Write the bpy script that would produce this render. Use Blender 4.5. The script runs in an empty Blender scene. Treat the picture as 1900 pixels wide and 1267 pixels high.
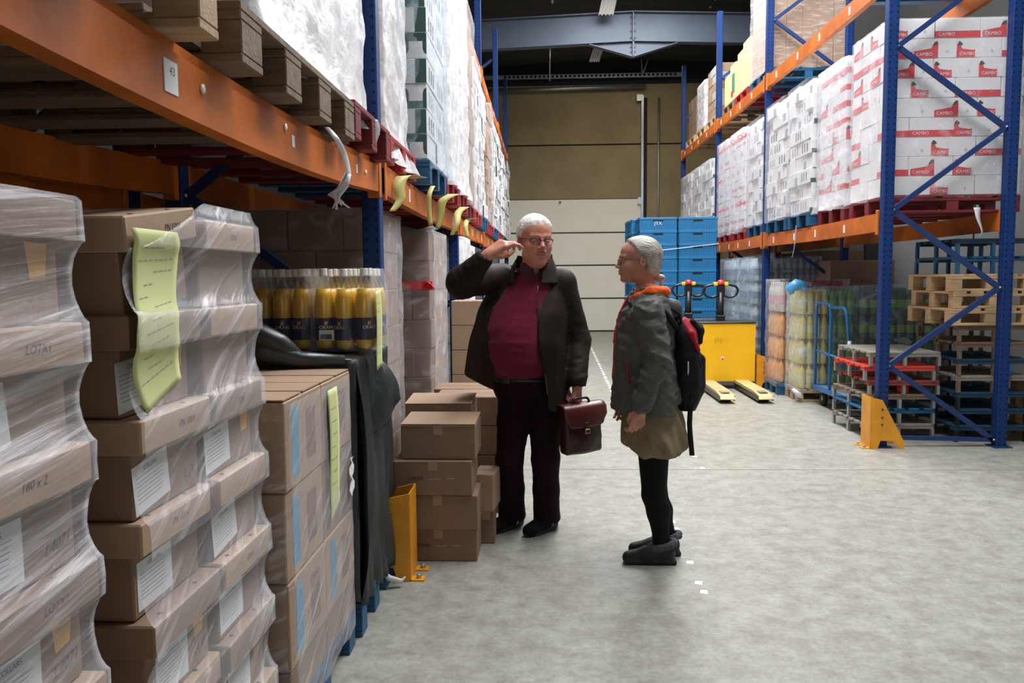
import bpy, math, random
import numpy as np
from mathutils import Vector, Matrix, Euler
random.seed(7)
SC = bpy.context.scene
COL = SC.collection
PI = math.pi

# ------------------------------------------------------------ camera
HC = 1.5
cam_data = bpy.data.cameras.new('camera')
cam_data.sensor_width = 36.0
cam_data.lens = 1500.0 / 1900.0 * 36.0
cam_data.clip_end = 200
cam = bpy.data.objects.new('camera', cam_data)
COL.objects.link(cam)
ROLL = math.radians(-0.5)
CAM_R = (Matrix.Rotation(math.radians(2.325), 3, 'Z') @ Matrix.Rotation(math.radians(90 - 4.687), 3, 'X') @ Matrix.Rotation(ROLL, 3, 'Z'))
cam.location = (0, 0, HC)
cam.rotation_euler = CAM_R.to_euler()
SC.camera = cam

# ------------------------------------------------------------ view, world, lights
SC.view_settings.view_transform = 'Standard'
SC.view_settings.look = 'None'
SC.view_settings.gamma = 1.0
SC.view_settings.use_curve_mapping = False
SC.view_settings.exposure = 0.0
SC.cycles.transparent_max_bounces = 24
SC.cycles.max_bounces = 8
SC.cycles.sample_clamp_indirect = 6.0
W = bpy.data.worlds.new('world')
SC.world = W
W.use_nodes = True
W.node_tree.nodes['Background'].inputs[0].default_value = (0.75, 0.86, 1.0, 1)
W.node_tree.nodes['Background'].inputs[1].default_value = 0.08

def area(name, loc, rot, sx, sy, power, col, spread=180):
    l = bpy.data.lights.new(name, 'AREA')
    l.shape = 'RECTANGLE'; l.size = sx; l.size_y = sy
    l.energy = power; l.color = col
    l.spread = math.radians(spread)
    o = bpy.data.objects.new(name, l)
    COL.objects.link(o)
    o.location = loc; o.rotation_euler = rot
    return o
# daylight that falls through the ridge skylights of the hall
area('under_roof_light', (1.75, 8.5, 6.75), (0, 0, 0), 2.2, 12.0, 1280, (0.98, 0.98, 1.0))
# daylight from the open loading door behind the photographer
area('doorway_daylight', (0.9, -5.6, 2.1), (math.radians(90), 0, 0), 3.4, 3.6, 42, (1.0, 0.96, 0.91))
# warm area light for the roof steel, below the closed far deck
area('under_roof_light', (2.0, 18.6, 6.55), (0, 0, 0), 2.6, 2.2, 70, (1.0, 0.90, 0.72))

def at(px, py, Y):
    """a point of the frame at depth Y (metres along the aisle)"""
    d = CAM_R @ Vector(((px - 950) / 1500.0, (633.5 - py) / 1500.0, -1.0))
    return Vector((0, 0, HC)) + d * (Y / d.y)

# ------------------------------------------------------------ materials
MATS = {}
def mat(name, col, rough=0.6, metal=0.0, var=0.0, vscale=6.0, bump=0.0, bscale=40.0, spec=0.5,
        coat=0.0, var2=None, stretch=(1, 1, 1), trans=0.0, alpha=1.0, sheen=0.0, sub=0.0):
    if name in MATS: return MATS[name]
    m = bpy.data.materials.new(name); m.use_nodes = True
    nt = m.node_tree; n = nt.nodes; L = nt.links
    b = n['Principled BSDF']
    b.inputs['Base Color'].default_value = (*col, 1)
    b.inputs['Roughness'].default_value = rough
    b.inputs['Metallic'].default_value = metal
    b.inputs['Specular IOR Level'].default_value = spec
    b.inputs['Coat Weight'].default_value = coat
    b.inputs['Transmission Weight'].default_value = trans
    b.inputs['Alpha'].default_value = alpha
    b.inputs['Sheen Weight'].default_value = sheen
    if sub:
        b.inputs['Subsurface Weight'].default_value = sub
        b.inputs['Subsurface Radius'].default_value = (0.02, 0.008, 0.004)
        b.inputs['Subsurface Scale'].default_value = 0.5
    tc = n.new('ShaderNodeTexCoord')
    mp = n.new('ShaderNodeMapping'); mp.inputs['Scale'].default_value = stretch
    L.new(tc.outputs['Object'], mp.inputs[0])
    if var:
        no = n.new('ShaderNodeTexNoise'); no.inputs['Scale'].default_value = vscale
        no.inputs['Detail'].default_value = 6; no.inputs['Roughness'].default_value = 0.65
        L.new(mp.outputs[0], no.inputs['Vector'])
        rp = n.new('ShaderNodeValToRGB')
        c2 = var2 if var2 else tuple(c * (1 - var) for c in col)
        rp.color_ramp.elements[0].position = 0.3; rp.color_ramp.elements[0].color = (*c2, 1)
        rp.color_ramp.elements[1].position = 0.65; rp.color_ramp.elements[1].color = (*col, 1)
        L.new(no.outputs['Fac'], rp.inputs[0]); L.new(rp.outputs[0], b.inputs['Base Color'])
    if bump:
        no2 = n.new('ShaderNodeTexNoise'); no2.inputs['Scale'].default_value = bscale
        no2.inputs['Detail'].default_value = 5
        L.new(mp.outputs[0], no2.inputs['Vector'])
        bp = n.new('ShaderNodeBump'); bp.inputs['Strength'].default_value = bump
        bp.inputs['Distance'].default_value = 0.01
        L.new(no2.outputs['Fac'], bp.inputs['Height']); L.new(bp.outputs[0], b.inputs['Normal'])
    MATS[name] = m
    return m

def film_mat(name, base=0.10, streak=0.45, scale=(1, 1, 1), rot=0.0, dist=0.4, col=(0.95, 0.95, 1.0), sc=7.0, rough=0.16, lo=0.5, hi=0.72):
    """stretch film: mostly clear, with milky streaks where it lies in several layers"""
    if name in MATS: return MATS[name]
    m = bpy.data.materials.new(name); m.use_nodes = True
    nt = m.node_tree; n = nt.nodes; L = nt.links
    for x in list(n): n.remove(x)
    out = n.new('ShaderNodeOutputMaterial')
    tr = n.new('ShaderNodeBsdfTransparent'); tr.inputs[0].default_value = (0.97, 0.97, 0.97, 1)
    gl = n.new('ShaderNodeBsdfPrincipled')
    gl.inputs['Base Color'].default_value = (*col, 1); gl.inputs['Roughness'].default_value = rough
    gl.inputs['Specular IOR Level'].default_value = 0.9
    tc = n.new('ShaderNodeTexCoord'); mp = n.new('ShaderNodeMapping'); mp.inputs['Scale'].default_value = scale
    m0 = n.new('ShaderNodeMapping'); m0.inputs['Rotation'].default_value = (rot, 0, 0)
    L.new(tc.outputs['Object'], m0.inputs[0]); L.new(m0.outputs[0], mp.inputs[0])
    no = n.new('ShaderNodeTexNoise'); no.inputs['Scale'].default_value = sc; no.inputs['Detail'].default_value = 8
    no.inputs['Roughness'].default_value = 0.6; no.inputs['Distortion'].default_value = dist
    L.new(mp.outputs[0], no.inputs['Vector'])
    mr = n.new('ShaderNodeMapRange'); mr.inputs['From Min'].default_value = lo; mr.inputs['From Max'].default_value = hi
    mr.inputs['To Min'].default_value = base; mr.inputs['To Max'].default_value = base + streak
    L.new(no.outputs['Fac'], mr.inputs['Value'])
    lw = n.new('ShaderNodeLayerWeight'); lw.inputs['Blend'].default_value = 0.35
    ad = n.new('ShaderNodeMath'); ad.operation = 'MULTIPLY_ADD'
    L.new(lw.outputs['Facing'], ad.inputs[0]); ad.inputs[1].default_value = 0.35
    L.new(mr.outputs[0], ad.inputs[2]); ad.use_clamp = True
    bp = n.new('ShaderNodeBump'); bp.inputs['Strength'].default_value = 0.8; bp.inputs['Distance'].default_value = 0.012
    L.new(no.outputs['Fac'], bp.inputs['Height']); L.new(bp.outputs[0], gl.inputs['Normal'])
    mx = n.new('ShaderNodeMixShader')
    L.new(ad.outputs[0], mx.inputs[0]); L.new(tr.outputs[0], mx.inputs[1]); L.new(gl.outputs[0], mx.inputs[2])
    L.new(mx.outputs[0], out.inputs[0])
    MATS[name] = m
    return m

CARD = mat('cardboard', (0.25, 0.155, 0.097), 0.78, var=0.16, vscale=3.5, bump=0.12, bscale=60)
CARD2 = mat('cardboard_pale', (0.38, 0.25, 0.16), 0.75, var=0.12, vscale=3.0, bump=0.1, bscale=60)
CARD3 = mat('cardboard_red_brown', (0.27, 0.165, 0.11), 0.78, var=0.15, vscale=4, bump=0.1, bscale=60)
CARDIN = mat('cardboard_edge', (0.2, 0.12, 0.07), 0.9)
WHITEC = mat('white_carton', (0.74, 0.74, 0.75), 0.55, var=0.1, vscale=3, bump=0.05, bscale=50)
GREENC = mat('dark_green_print', (0.02, 0.07, 0.065), 0.5)
REDP = mat('red_print', (0.62, 0.025, 0.035), 0.5)
INK = mat('black_ink', (0.015, 0.015, 0.02), 0.7)
GREYINK = mat('grey_ink', (0.3, 0.3, 0.33), 0.7)
PAPER = mat('white_paper', (0.72, 0.75, 0.78), 0.7, var=0.06, vscale=8)
YPAPER = mat('yellow_green_paper', (0.60, 0.63, 0.28), 0.7, var=0.08, vscale=6)
YTAPE = mat('yellow_strip', (0.60, 0.56, 0.18), 0.5, var=0.15, vscale=9)
WOOD = mat('pallet_wood', (0.50, 0.34, 0.19), 0.8, var=0.4, vscale=3, bump=0.3, bscale=14, stretch=(1.5, 9, 9))
WOODY = mat('pallet_wood_along', (0.52, 0.36, 0.2), 0.8, var=0.4, vscale=3, bump=0.3, bscale=14, stretch=(9, 1.5, 9))
WOODD = mat('pallet_wood_old', (0.21, 0.15, 0.10), 0.85, var=0.45, vscale=3, bump=0.3, bscale=14, stretch=(2, 8, 8))
WOODL = mat('pallet_wood_new', (0.62, 0.42, 0.23), 0.75, var=0.25, vscale=3, bump=0.2, bscale=14, stretch=(2, 8, 8))
WOODG = mat('pallet_wood_grey', (0.3, 0.27, 0.23), 0.85, var=0.4, vscale=4, bump=0.3, bscale=14, stretch=(2, 8, 8))
BLUEP = mat('blue_pallet_paint', (0.012, 0.10, 0.22), 0.5, var=0.35, vscale=7, bump=0.1)
REDPAL = mat('red_pallet_paint', (0.42, 0.025, 0.03), 0.45, var=0.35, vscale=7)
REDDARK = mat('dark_red_pallet', (0.2, 0.018, 0.025), 0.5, var=0.3, vscale=7)
ORANGE = mat('orange_beam_paint', (0.64, 0.165, 0.018), 0.5, var=0.5, vscale=2.6, bump=0.06, bscale=30, var2=(0.34, 0.085, 0.014), spec=.25)
STEELG = mat('galvanised_steel', (0.42, 0.45, 0.48), 0.4, metal=0.8, var=0.2, vscale=9)
YGUARD = mat('yellow_guard_paint', (0.85, 0.36, 0.012), 0.4, var=0.3, vscale=4, var2=(0.62, 0.25, 0.02))
YTRUCK = mat('yellow_truck_paint', (0.88, 0.50, 0.01), 0.35, var=0.25, vscale=2.5, var2=(0.8, 0.42, 0.01))
BLKPL = mat('black_plastic', (0.012, 0.012, 0.014), 0.35)
RUBBER = mat('black_rubber', (0.015, 0.015, 0.016), 0.7)
FILM = film_mat('stretch_film', 0.04, 0.28, (1, 1, 1.6), lo=.52, hi=.75)
FILMR = film_mat('stretch_film_half_milky', 0.12, 0.35, (1, 1.2, 2.0), sc=4, lo=.45, hi=.7)
FILMH = film_mat('stretch_film_banded', 0.03, 0.42, (2.0, 0.5, 13.0), sc=3.4, rot=-0.12, dist=0.15, lo=.5, hi=.74)
FILMD = film_mat('stretch_film_diagonal', 0.03, 0.40, (2.0, 0.9, 8.0), sc=3.4, rot=-0.5, dist=0.3, lo=.52, hi=.76)
FILMW = film_mat('stretch_film_milky', 0.32, 0.5, (1, 1.2, 2.2), col=(0.97, 0.97, 1.0), sc=4.5, rough=0.22, lo=0.42, hi=0.66)
FILMB = film_mat('stretch_film_bluish', 0.12, 0.4, (1, 1, 1.5), col=(0.7, 0.85, 0.95), sc=6)
FILMK = mat('black_plastic_sheet', (0.032, 0.038, 0.038), 0.34, bump=0.6, bscale=9, spec=0.5)
FILMS = mat('twisted_film', (0.75, 0.75, 0.78), 0.25, spec=0.8, bump=0.5, bscale=30, alpha=0.75)

def upright_paint():
    """blue paint with the punched slots of a rack upright"""
    m = mat('blue_upright_paint', (0.006, 0.034, 0.155), 0.5, var=0.2, vscale=5, spec=.25)
    nt = m.node_tree; n = nt.nodes; L = nt.links; b = n['Principled BSDF']
    tc = n.new('ShaderNodeTexCoord'); sp = n.new('ShaderNodeSeparateXYZ'); L.new(tc.outputs['Object'], sp.inputs[0])
    def M(op, a, v=None):
        q = n.new('ShaderNodeMath'); q.operation = op
        L.new(a, q.inputs[0]) if hasattr(a, 'links') else None
        if v is not None:
            if hasattr(v, 'links'): L.new(v, q.inputs[1])
            else: q.inputs[1].default_value = v
        return q.outputs[0]
    z = M('SUBTRACT', M('FRACT', M('DIVIDE', sp.outputs['Z'], 0.05)), 0.5)
    z = M('MULTIPLY', z, 0.05)
    ax = M('SUBTRACT', M('ABSOLUTE', sp.outputs['X']), 0.026)
    ay = M('SUBTRACT', M('ABSOLUTE', sp.outputs['Y']), 0.026)
    # distance in the two possible face planes
    dx = M('SQRT', M('ADD', M('MULTIPLY', ax, ax), M('MULTIPLY', z, z)))
    dy = M('SQRT', M('ADD', M('MULTIPLY', ay, ay), M('MULTIPLY', z, z)))
    d = M('MINIMUM', dx, dy)
    hole = M('LESS_THAN', d, 0.0075)
    mx = n.new('ShaderNodeMix'); mx.data_type = 'RGBA'
    src = b.inputs['Base Color'].links[0].from_socket
    L.new(hole, mx.inputs[0]); L.new(src, mx.inputs[6]); mx.inputs[7].default_value = (0.002, 0.004, 0.012, 1)
    L.new(mx.outputs[2], b.inputs['Base Color'])
    return m
BLUEU = upright_paint()
BLUEB = mat('blue_brace_paint', (0.008, 0.036, 0.15), 0.45, var=0.25, vscale=5)
BLUET = mat('blue_trolley_paint', (0.015, 0.15, 0.42), 0.35)

# ------------------------------------------------------------ object helpers
def tag(o, label=None, cat=None, group=None, kind=None):
    if label: o['label'] = label
    if cat: o['category'] = cat
    if group: o['group'] = group
    if kind: o['kind'] = kind
    return o
def empty(name, loc=(0, 0, 0), rz=0.0):
    o = bpy.data.objects.new(name, None); COL.objects.link(o)
    o.location = loc; o.rotation_euler = (0, 0, rz); o.empty_display_size = 0.05
    return o
def link(name, me, parent=None, loc=(0, 0, 0), rot=(0, 0, 0)):
    o = bpy.data.objects.new(name, me); COL.objects.link(o)
    o.location = loc; o.rotation_euler = rot
    if parent: o.parent = parent
    return o
def copy_tree(o, parent=None):
    c = o.copy(); COL.objects.link(c)
    if parent: c.parent = parent
    for ch in [x for x in o.children]:
        copy_tree(ch, c)
    return c
TEXTS = {}
def text_geo(s, size, shear=0.0):
    k = (s, size, shear)
    if k in TEXTS: return TEXTS[k]
    cu = bpy.data.curves.new('t', 'FONT'); cu.body = s; cu.size = size; cu.shear = shear
    cu.align_x = 'CENTER'; cu.align_y = 'CENTER'; cu.resolution_u = 2
    o = bpy.data.objects.new('t', cu); COL.objects.link(o)
    dg = bpy.context.evaluated_depsgraph_get()
    me = bpy.data.meshes.new_from_object(o.evaluated_get(dg))
    v = [tuple(x.co) for x in me.vertices]; f = [tuple(p.vertices) for p in me.polygons]
    bpy.data.objects.remove(o); bpy.data.meshes.remove(me); bpy.data.curves.remove(cu)
    TEXTS[k] = (v, f)
    return v, f

class MB:
    """collects shapes into one mesh with several materials"""
    def __init__(s):
        s.v = []; s.f = []; s.m = []; s.sm = []; s.mats = []
    def mi(s, m):
        if m not in s.mats: s.mats.append(m)
        return s.mats.index(m)
    def add(s, v, f, m, smooth=False, M=None):
        b = len(s.v); k = s.mi(m)
        if M is not None: v = [tuple(M @ Vector(p)) for p in v]
        s.v += [tuple(p) for p in v]
        for q in f:
            s.f.append(tuple(i + b for i in q)); s.m.append(k); s.sm.append(smooth)
        return s
    def box(s, x0, y0, z0, x1, y1, z1, m, c=0.0, M=None):
        if c <= 0:
            v = [(x0, y0, z0), (x1, y0, z0), (x1, y1, z0), (x0, y1, z0), (x0, y0, z1), (x1, y0, z1), (x1, y1, z1), (x0, y1, z1)]
            f = [(3, 2, 1, 0), (4, 5, 6, 7), (0, 1, 5, 4), (1, 2, 6, 5), (2, 3, 7, 6), (3, 0, 4, 7)]
            return s.add(v, f, m, False, M)
        v = []; idx = {}
        X = (x0, x1); Y = (y0, y1); Z = (z0, z1)
        for i in (0, 1):
            for j in (0, 1):
                for k in (0, 1):
                    sx, sy, sz = (c if i == 0 else -c), (c if j == 0 else -c), (c if k == 0 else -c)
                    idx[i, j, k, 0] = len(v); v.append((X[i], Y[j] + sy, Z[k] + sz))
                    idx[i, j, k, 1] = len(v); v.append((X[i] + sx, Y[j], Z[k] + sz))
                    idx[i, j, k, 2] = len(v); v.append((X[i] + sx, Y[j] + sy, Z[k]))
        f = []
        I = lambda *a: idx[a]
        f.append((I(0,0,0,0), I(0,0,1,0), I(0,1,1,0), I(0,1,0,0)))
        f.append((I(1,0,0,0), I(1,1,0,0), I(1,1,1,0), I(1,0,1,0)))
        f.append((I(0,0,0,1), I(1,0,0,1), I(1,0,1,1), I(0,0,1,1)))
        f.append((I(0,1,0,1), I(0,1,1,1), I(1,1,1,1), I(1,1,0,1)))
        f.append((I(0,0,0,2), I(0,1,0,2), I(1,1,0,2), I(1,0,0,2)))
        f.append((I(0,0,1,2), I(1,0,1,2), I(1,1,1,2), I(0,1,1,2)))
        for a in (0, 1):
            for b_ in (0, 1):
                f.append((I(a,b_,0,0), I(a,b_,1,0), I(a,b_,1,1), I(a,b_,0,1)))
                f.append((I(0,a,b_,1), I(1,a,b_,1), I(1,a,b_,2), I(0,a,b_,2)))
                f.append((I(a,0,b_,2), I(a,1,b_,2), I(a,1,b_,0), I(a,0,b_,0)))
                for c_ in (0, 1):
                    f.append((I(a,b_,c_,0), I(a,b_,c_,1), I(a,b_,c_,2)))
        # make faces point outwards
        cx, cy, cz = (x0+x1)/2, (y0+y1)/2, (z0+z1)/2
        g = []
        for q in f:
            p = [Vector(v[i]) for i in q]
            nn = (p[1]-p[0]).cross(p[2]-p[0]); ce = sum(p, Vector()) / len(p) - Vector((cx, cy, cz))
            g.append(q if nn.dot(ce) >= 0 else tuple(reversed(q)))
        return s.add(v, g, m, False, M)
    def prism(s, poly, axis, a, b, m, M=None):
        """poly: 2D points; axis 'x','y','z' is the extrusion axis from a to b"""
        def P(p, t):
            if axis == 'x': return (t, p[0], p[1])
            if axis == 'y': return (p[0], t, p[1])
            return (p[0], p[1], t)
        n = len(poly)
        v = [P(p, a) for p in poly] + [P(p, b) for p in poly]
        f = [tuple(range(n))[::-1], tuple(range(n, 2*n))] + [(i, (i+1) % n, n + (i+1) % n, n + i) for i in range(n)]
        ar = sum(poly[i][0]*poly[(i+1) % n][1]-poly[(i+1) % n][0]*poly[i][1] for i in range(n))
        flip = (ar < 0) ^ (b < a) ^ (axis == 'y')
        if flip: f = [tuple(reversed(q)) for q in f]
        return s.add(v, f, m, False, M)
    def bar(s, p, q, w, h, m, up=(0, 0, 1)):
        """rectangular bar from p to q"""
        p = Vector(p); q = Vector(q); d = (q-p); L = d.length; d.normalize()
        u = Vector(up); u = (u - d*u.dot(d))
        if u.length < 1e-4: u = Vector((1, 0, 0))
        u.normalize(); r = d.cross(u)
        v = []
        for t in (p, q):
            for a, b in ((-1, -1), (1, -1), (1, 1), (-1, 1)):
                v.append(t + r*a*w/2 + u*b*h/2)
        f = [(0, 1, 2, 3), (7, 6, 5, 4), (0, 4, 5, 1), (1, 5, 6, 2), (2, 6, 7, 3), (3, 7, 4, 0)]
        return s.add(v, f, m)
    def tube(s, pts, r, m, n=10, closed=False, caps=True):
        pts = [Vector(p) for p in pts]; N = len(pts)
        rs = r if isinstance(r, (list, tuple)) else [r]*N
        v = []; f = []
        prev = None
        for i, p in enumerate(pts):
            a = pts[(i-1) % N] if (closed or i) else p
            b = pts[(i+1) % N] if (closed or i < N-1) else p
            d = (b-a)
            if d.length < 1e-9: d = Vector((0, 0, 1))
            d.normalize()
            if prev is None:
                u = Vector((0, 0, 1)) if abs(d.z) < 0.9 else Vector((1, 0, 0))
            else: u = prev
            u = (u-d*u.dot(d)); u.normalize(); prev = u; w = d.cross(u)
            for k in range(n):
                t = 2*PI*k/n
                v.append(p + (u*math.cos(t)+w*math.sin(t))*rs[i])
        R = N if closed else N-1
        for i in range(R):
            j = (i+1) % N
            for k in range(n):
                l = (k+1) % n
                f.append((i*n+k, i*n+l, j*n+l, j*n+k))
        if caps and not closed:
            f.append(tuple(range(n))[::-1]); f.append(tuple((N-1)*n+k for k in range(n)))
        return s.add(v, f, m, True)
    def lathe(s, prof, m, n=16, o=(0, 0, 0), M=None, smooth=True, caps=True):
        v = []; f = []
        for (r, z) in prof:
            for k in range(n):
                t = 2*PI*k/n; v.append((o[0]+r*math.cos(t), o[1]+r*math.sin(t), o[2]+z))
        for i in range(len(prof)-1):
            for k in range(n):
                l = (k+1) % n
                f.append((i*n+k, i*n+l, (i+1)*n+l, (i+1)*n+k))
        if caps:
            f.append(tuple(range(n))[::-1]); f.append(tuple((len(prof)-1)*n+k for k in range(n)))
        return s.add(v, f, m, smooth, M)
    def text(s, t, size, M, m, shear=0.0):
        v, f = text_geo(t, size, shear)
        return s.add(v, f, m, False, M)
    def grid(s, P, nu, nv, m, smooth=True, closed_u=False):
        v = [tuple(P(i, j)) for j in range(nv) for i in range(nu)]
        f = []
        for j in range(nv-1):
            for i in range(nu if closed_u else nu-1):
                k = (i+1) % nu
                f.append((j*nu+i, j*nu+k, (j+1)*nu+k, (j+1)*nu+i))
        return s.add(v, f, m, smooth)
    def mesh(s, name):
        me = bpy.data.meshes.new(name)
        me.from_pydata(s.v, [], s.f)
        for m in s.mats: me.materials.append(m)
        me.polygons.foreach_set('material_index', s.m)
        me.polygons.foreach_set('use_smooth', s.sm)
        me.update()
        return me
    def build(s, name, parent=None, loc=(0, 0, 0), rot=(0, 0, 0)):
        return link(name, s.mesh(name), parent, loc, rot)
# face frames for decals: local x to the right as seen, y up
def face_M(face, cx, cy, cz):
    if face == '-y': R = Matrix(((1, 0, 0), (0, 0, -1), (0, 1, 0)))      # seen from -y
    elif face == '+x': R = Matrix(((0, 0, 1), (1, 0, 0), (0, 1, 0)))     # seen from +x, right = +y
    elif face == '-x': R = Matrix(((0, 0, -1), (-1, 0, 0), (0, 1, 0)))   # seen from -x, right = -y
    elif face == '+z': R = Matrix(((1, 0, 0), (0, 1, 0), (0, 0, 1)))
    return Matrix.Translation((cx, cy, cz)) @ R.to_4x4()
ORD = ['top', 'second', 'third', 'fourth', 'fifth', 'sixth', 'seventh', 'eighth', 'ninth', 'tenth', 'eleventh', 'twelfth', 'thirteenth']
NTH = ['first', 'second', 'third', 'fourth', 'fifth', 'sixth', 'seventh', 'eighth']
def vnoise(x, y, s=0):
    return (math.sin(x*1.7+s)*math.cos(y*2.3+s*1.3)+math.sin(x*3.9+y*1.9+s*2.1)*0.5+math.sin(x*0.8-y*4.7+s*.7)*0.4)/1.9
# ------------------------------------------------------------ the hall
def struct(name, mb, **k):
    o = mb.build(name, **k); o['kind'] = 'structure'; return o
FLOORM = mat('concrete_floor', (0.345, 0.347, 0.318), 0.42, var=0.3, vscale=0.9, bump=0.04, bscale=12, spec=0.35, var2=(0.30, 0.30, 0.27))
def floor_detail():
    nt = FLOORM.node_tree; n = nt.nodes; L = nt.links; b = n['Principled BSDF']
    tc = n.new('ShaderNodeTexCoord')
    f = n.new('ShaderNodeTexNoise'); f.inputs['Scale'].default_value = 7.5; f.inputs['Detail'].default_value = 9; f.inputs['Roughness'].default_value = 0.75
    L.new(tc.outputs['Object'], f.inputs['Vector'])
    r = n.new('ShaderNodeValToRGB'); r.color_ramp.elements[0].position = 0.32; r.color_ramp.elements[0].color = (0.62, 0.60, 0.56, 1)
    r.color_ramp.elements[1].position = 0.62; r.color_ramp.elements[1].color = (1.08, 1.08, 1.06, 1)
    L.new(f.outputs['Fac'], r.inputs[0])
    mx = n.new('ShaderNodeMix'); mx.data_type = 'RGBA'; mx.blend_type = 'MULTIPLY'; mx.inputs[0].default_value = 1
    src = b.inputs['Base Color'].links[0].from_socket
    L.new(src, mx.inputs[6]); L.new(r.outputs[0], mx.inputs[7])
    # dark scuffs and spots
    v = n.new('ShaderNodeTexNoise'); v.inputs['Scale'].default_value = 2.4; v.inputs['Detail'].default_value = 12; v.inputs['Roughness'].default_value = 0.8
    v.inputs['Distortion'].default_value = 1.5; L.new(tc.outputs['Object'], v.inputs['Vector'])
    r2 = n.new('ShaderNodeValToRGB'); r2.color_ramp.elements[0].position = 0.30; r2.color_ramp.elements[0].color = (0.55, 0.55, 0.54, 1)
    r2.color_ramp.elements[1].position = 0.38; r2.color_ramp.elements[1].color = (1, 1, 1, 1)
    L.new(v.outputs['Fac'], r2.inputs[0])
    m2 = n.new('ShaderNodeMix'); m2.data_type = 'RGBA'; m2.blend_type = 'MULTIPLY'; m2.inputs[0].default_value = 1
    L.new(mx.outputs[2], m2.inputs[6]); L.new(r2.outputs[0], m2.inputs[7]); 
    g = n.new('ShaderNodeTexNoise'); g.inputs['Scale'].default_value = 34; g.inputs['Detail'].default_value = 6; g.inputs['Roughness'].default_value = 0.8
    L.new(tc.outputs['Object'], g.inputs['Vector'])
    r3 = n.new('ShaderNodeValToRGB'); r3.color_ramp.elements[0].position = 0.36; r3.color_ramp.elements[0].color = (0.84, 0.83, 0.81, 1)
    r3.color_ramp.elements[1].position = 0.56; r3.color_ramp.elements[1].color = (1.04, 1.04, 1.03, 1)
    L.new(g.outputs['Fac'], r3.inputs[0])
    m3 = n.new('ShaderNodeMix'); m3.data_type = 'RGBA'; m3.blend_type = 'MULTIPLY'; m3.inputs[0].default_value = 1
    L.new(m2.outputs[2], m3.inputs[6]); L.new(r3.outputs[0], m3.inputs[7]); L.new(m3.outputs[2], b.inputs['Base Color'])
floor_detail()
struct('floor', MB().box(-5.4, -6, -0.2, 4.75, 21.5, 0, FLOORM))
JOINT = mat('floor_joint', (0.2, 0.2, 0.19), 0.8)
mb = MB()
for y in (6.15, -0.5, 12.6):
    mb.box(-5.4, y, 0, 4.75, y+0.012, 0.001, JOINT)
struct('trim_1', mb)
# worn dashed marking tape on the floor
LINEW = mat('white_marking_tape', (0.8, 0.82, 0.82), 0.5, var=0.1)
mb = MB()
rr = random.Random(3)
y = 16.5
p0 = at(1098, 651, 1); 
while y > 3.6:
    x = 0.945 + (y-16)*0.0145 if y > 8.8 else 0.84 + (y-8.8)*0.0145
    L_ = rr.uniform(0.10, 0.2) if y > 9 else rr.uniform(0.04, 0.09)
    if y > 8.9:
        w = 0.022
        mb.prism([(x-w, y), (x+w*0.8, y+0.01), (x+w, y+L_), (x-w*0.8, y+L_*0.9)], 'z', 0.0, 0.0012, LINEW)
    y -= L_ + rr.uniform(0.05, 0.13)
for (px, py) in ((1289, 847), (1303, 868), (1160, 765), (1248, 968), (1254, 981), (1280, 1043), (1296, 1081), (1306, 1098)):
    d = at(px, py, 1.0) - Vector((0, 0, HC)); q = d*(-HC/d.z)
    mb.prism([(q.x-.022, q.y-.02), (q.x+.014, q.y-.03), (q.x+.02, q.y+.018), (q.x-.012, q.y+.022)], 'z', 0.0, 0.0012, LINEW)
struct('trim_2', mb)

WALLM = mat('concrete_wall_panel', (0.30, 0.235, 0.125), 0.8, var=0.25, vscale=1.4, bump=0.05, bscale=20)
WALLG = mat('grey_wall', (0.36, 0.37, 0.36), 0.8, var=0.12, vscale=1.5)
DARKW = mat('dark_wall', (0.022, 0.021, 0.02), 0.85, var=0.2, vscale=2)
YW = 21.3
mb = MB()
mb.box(-5.4, YW, 0, -1.55, YW+0.2, 4.82, WALLM).box(2.56, YW, 0, 4.75, YW+0.2, 4.82, WALLM)
mb.box(-1.55, YW, 3.46, 2.56, YW+0.2, 4.82, WALLM)
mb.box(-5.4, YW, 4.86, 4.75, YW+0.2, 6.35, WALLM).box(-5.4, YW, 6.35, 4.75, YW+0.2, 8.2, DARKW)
mb.box(-5.4, YW+0.03, 4.8, 4.75, YW+0.2, 4.88, DARKW)
struct('wall_far', mb)
struct('wall_left', MB().box(-5.5, -6, 0, -5.3, 21.5, 7.2, DARKW))
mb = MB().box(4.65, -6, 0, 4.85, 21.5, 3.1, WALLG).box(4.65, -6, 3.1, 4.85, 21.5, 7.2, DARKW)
for y in range(-6, 21, 3): mb.box(4.642, y, 0, 4.652, y+0.02, 3.1, DARKW)
struct('wall_right', mb)
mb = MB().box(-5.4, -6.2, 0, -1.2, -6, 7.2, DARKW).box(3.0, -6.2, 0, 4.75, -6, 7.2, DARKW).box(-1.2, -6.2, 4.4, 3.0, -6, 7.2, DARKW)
struct('wall_back', mb)
# sectional door in the far wall
DOORW = mat('door_panel_white', (0.80, 0.77, 0.66), 0.55, var=0.05, vscale=3)
dr = empty('door_1', (0, YW, 0)); dr['kind'] = 'structure'
zs = [0.02, 0.875, 1.74, 2.585, 3.46]
for a, b in zip(zs[:-1], zs[1:]):
    m = MB().box(-1.55, -0.02, a+0.018, 2.52, 0.03, b-0.018, DOORW, 0.006)
    o = m.build('door_panel', dr)
    o = MB().box(-1.55, 0.0, a-0.018, 2.52, 0.025, a+0.018, BLKPL).build('panel_joint', dr)
MB().tube([(0.42, -0.05, 3.36), (0.42, -0.05, 3.40)], 0.03, STEELG).build('hinge', dr)
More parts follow.
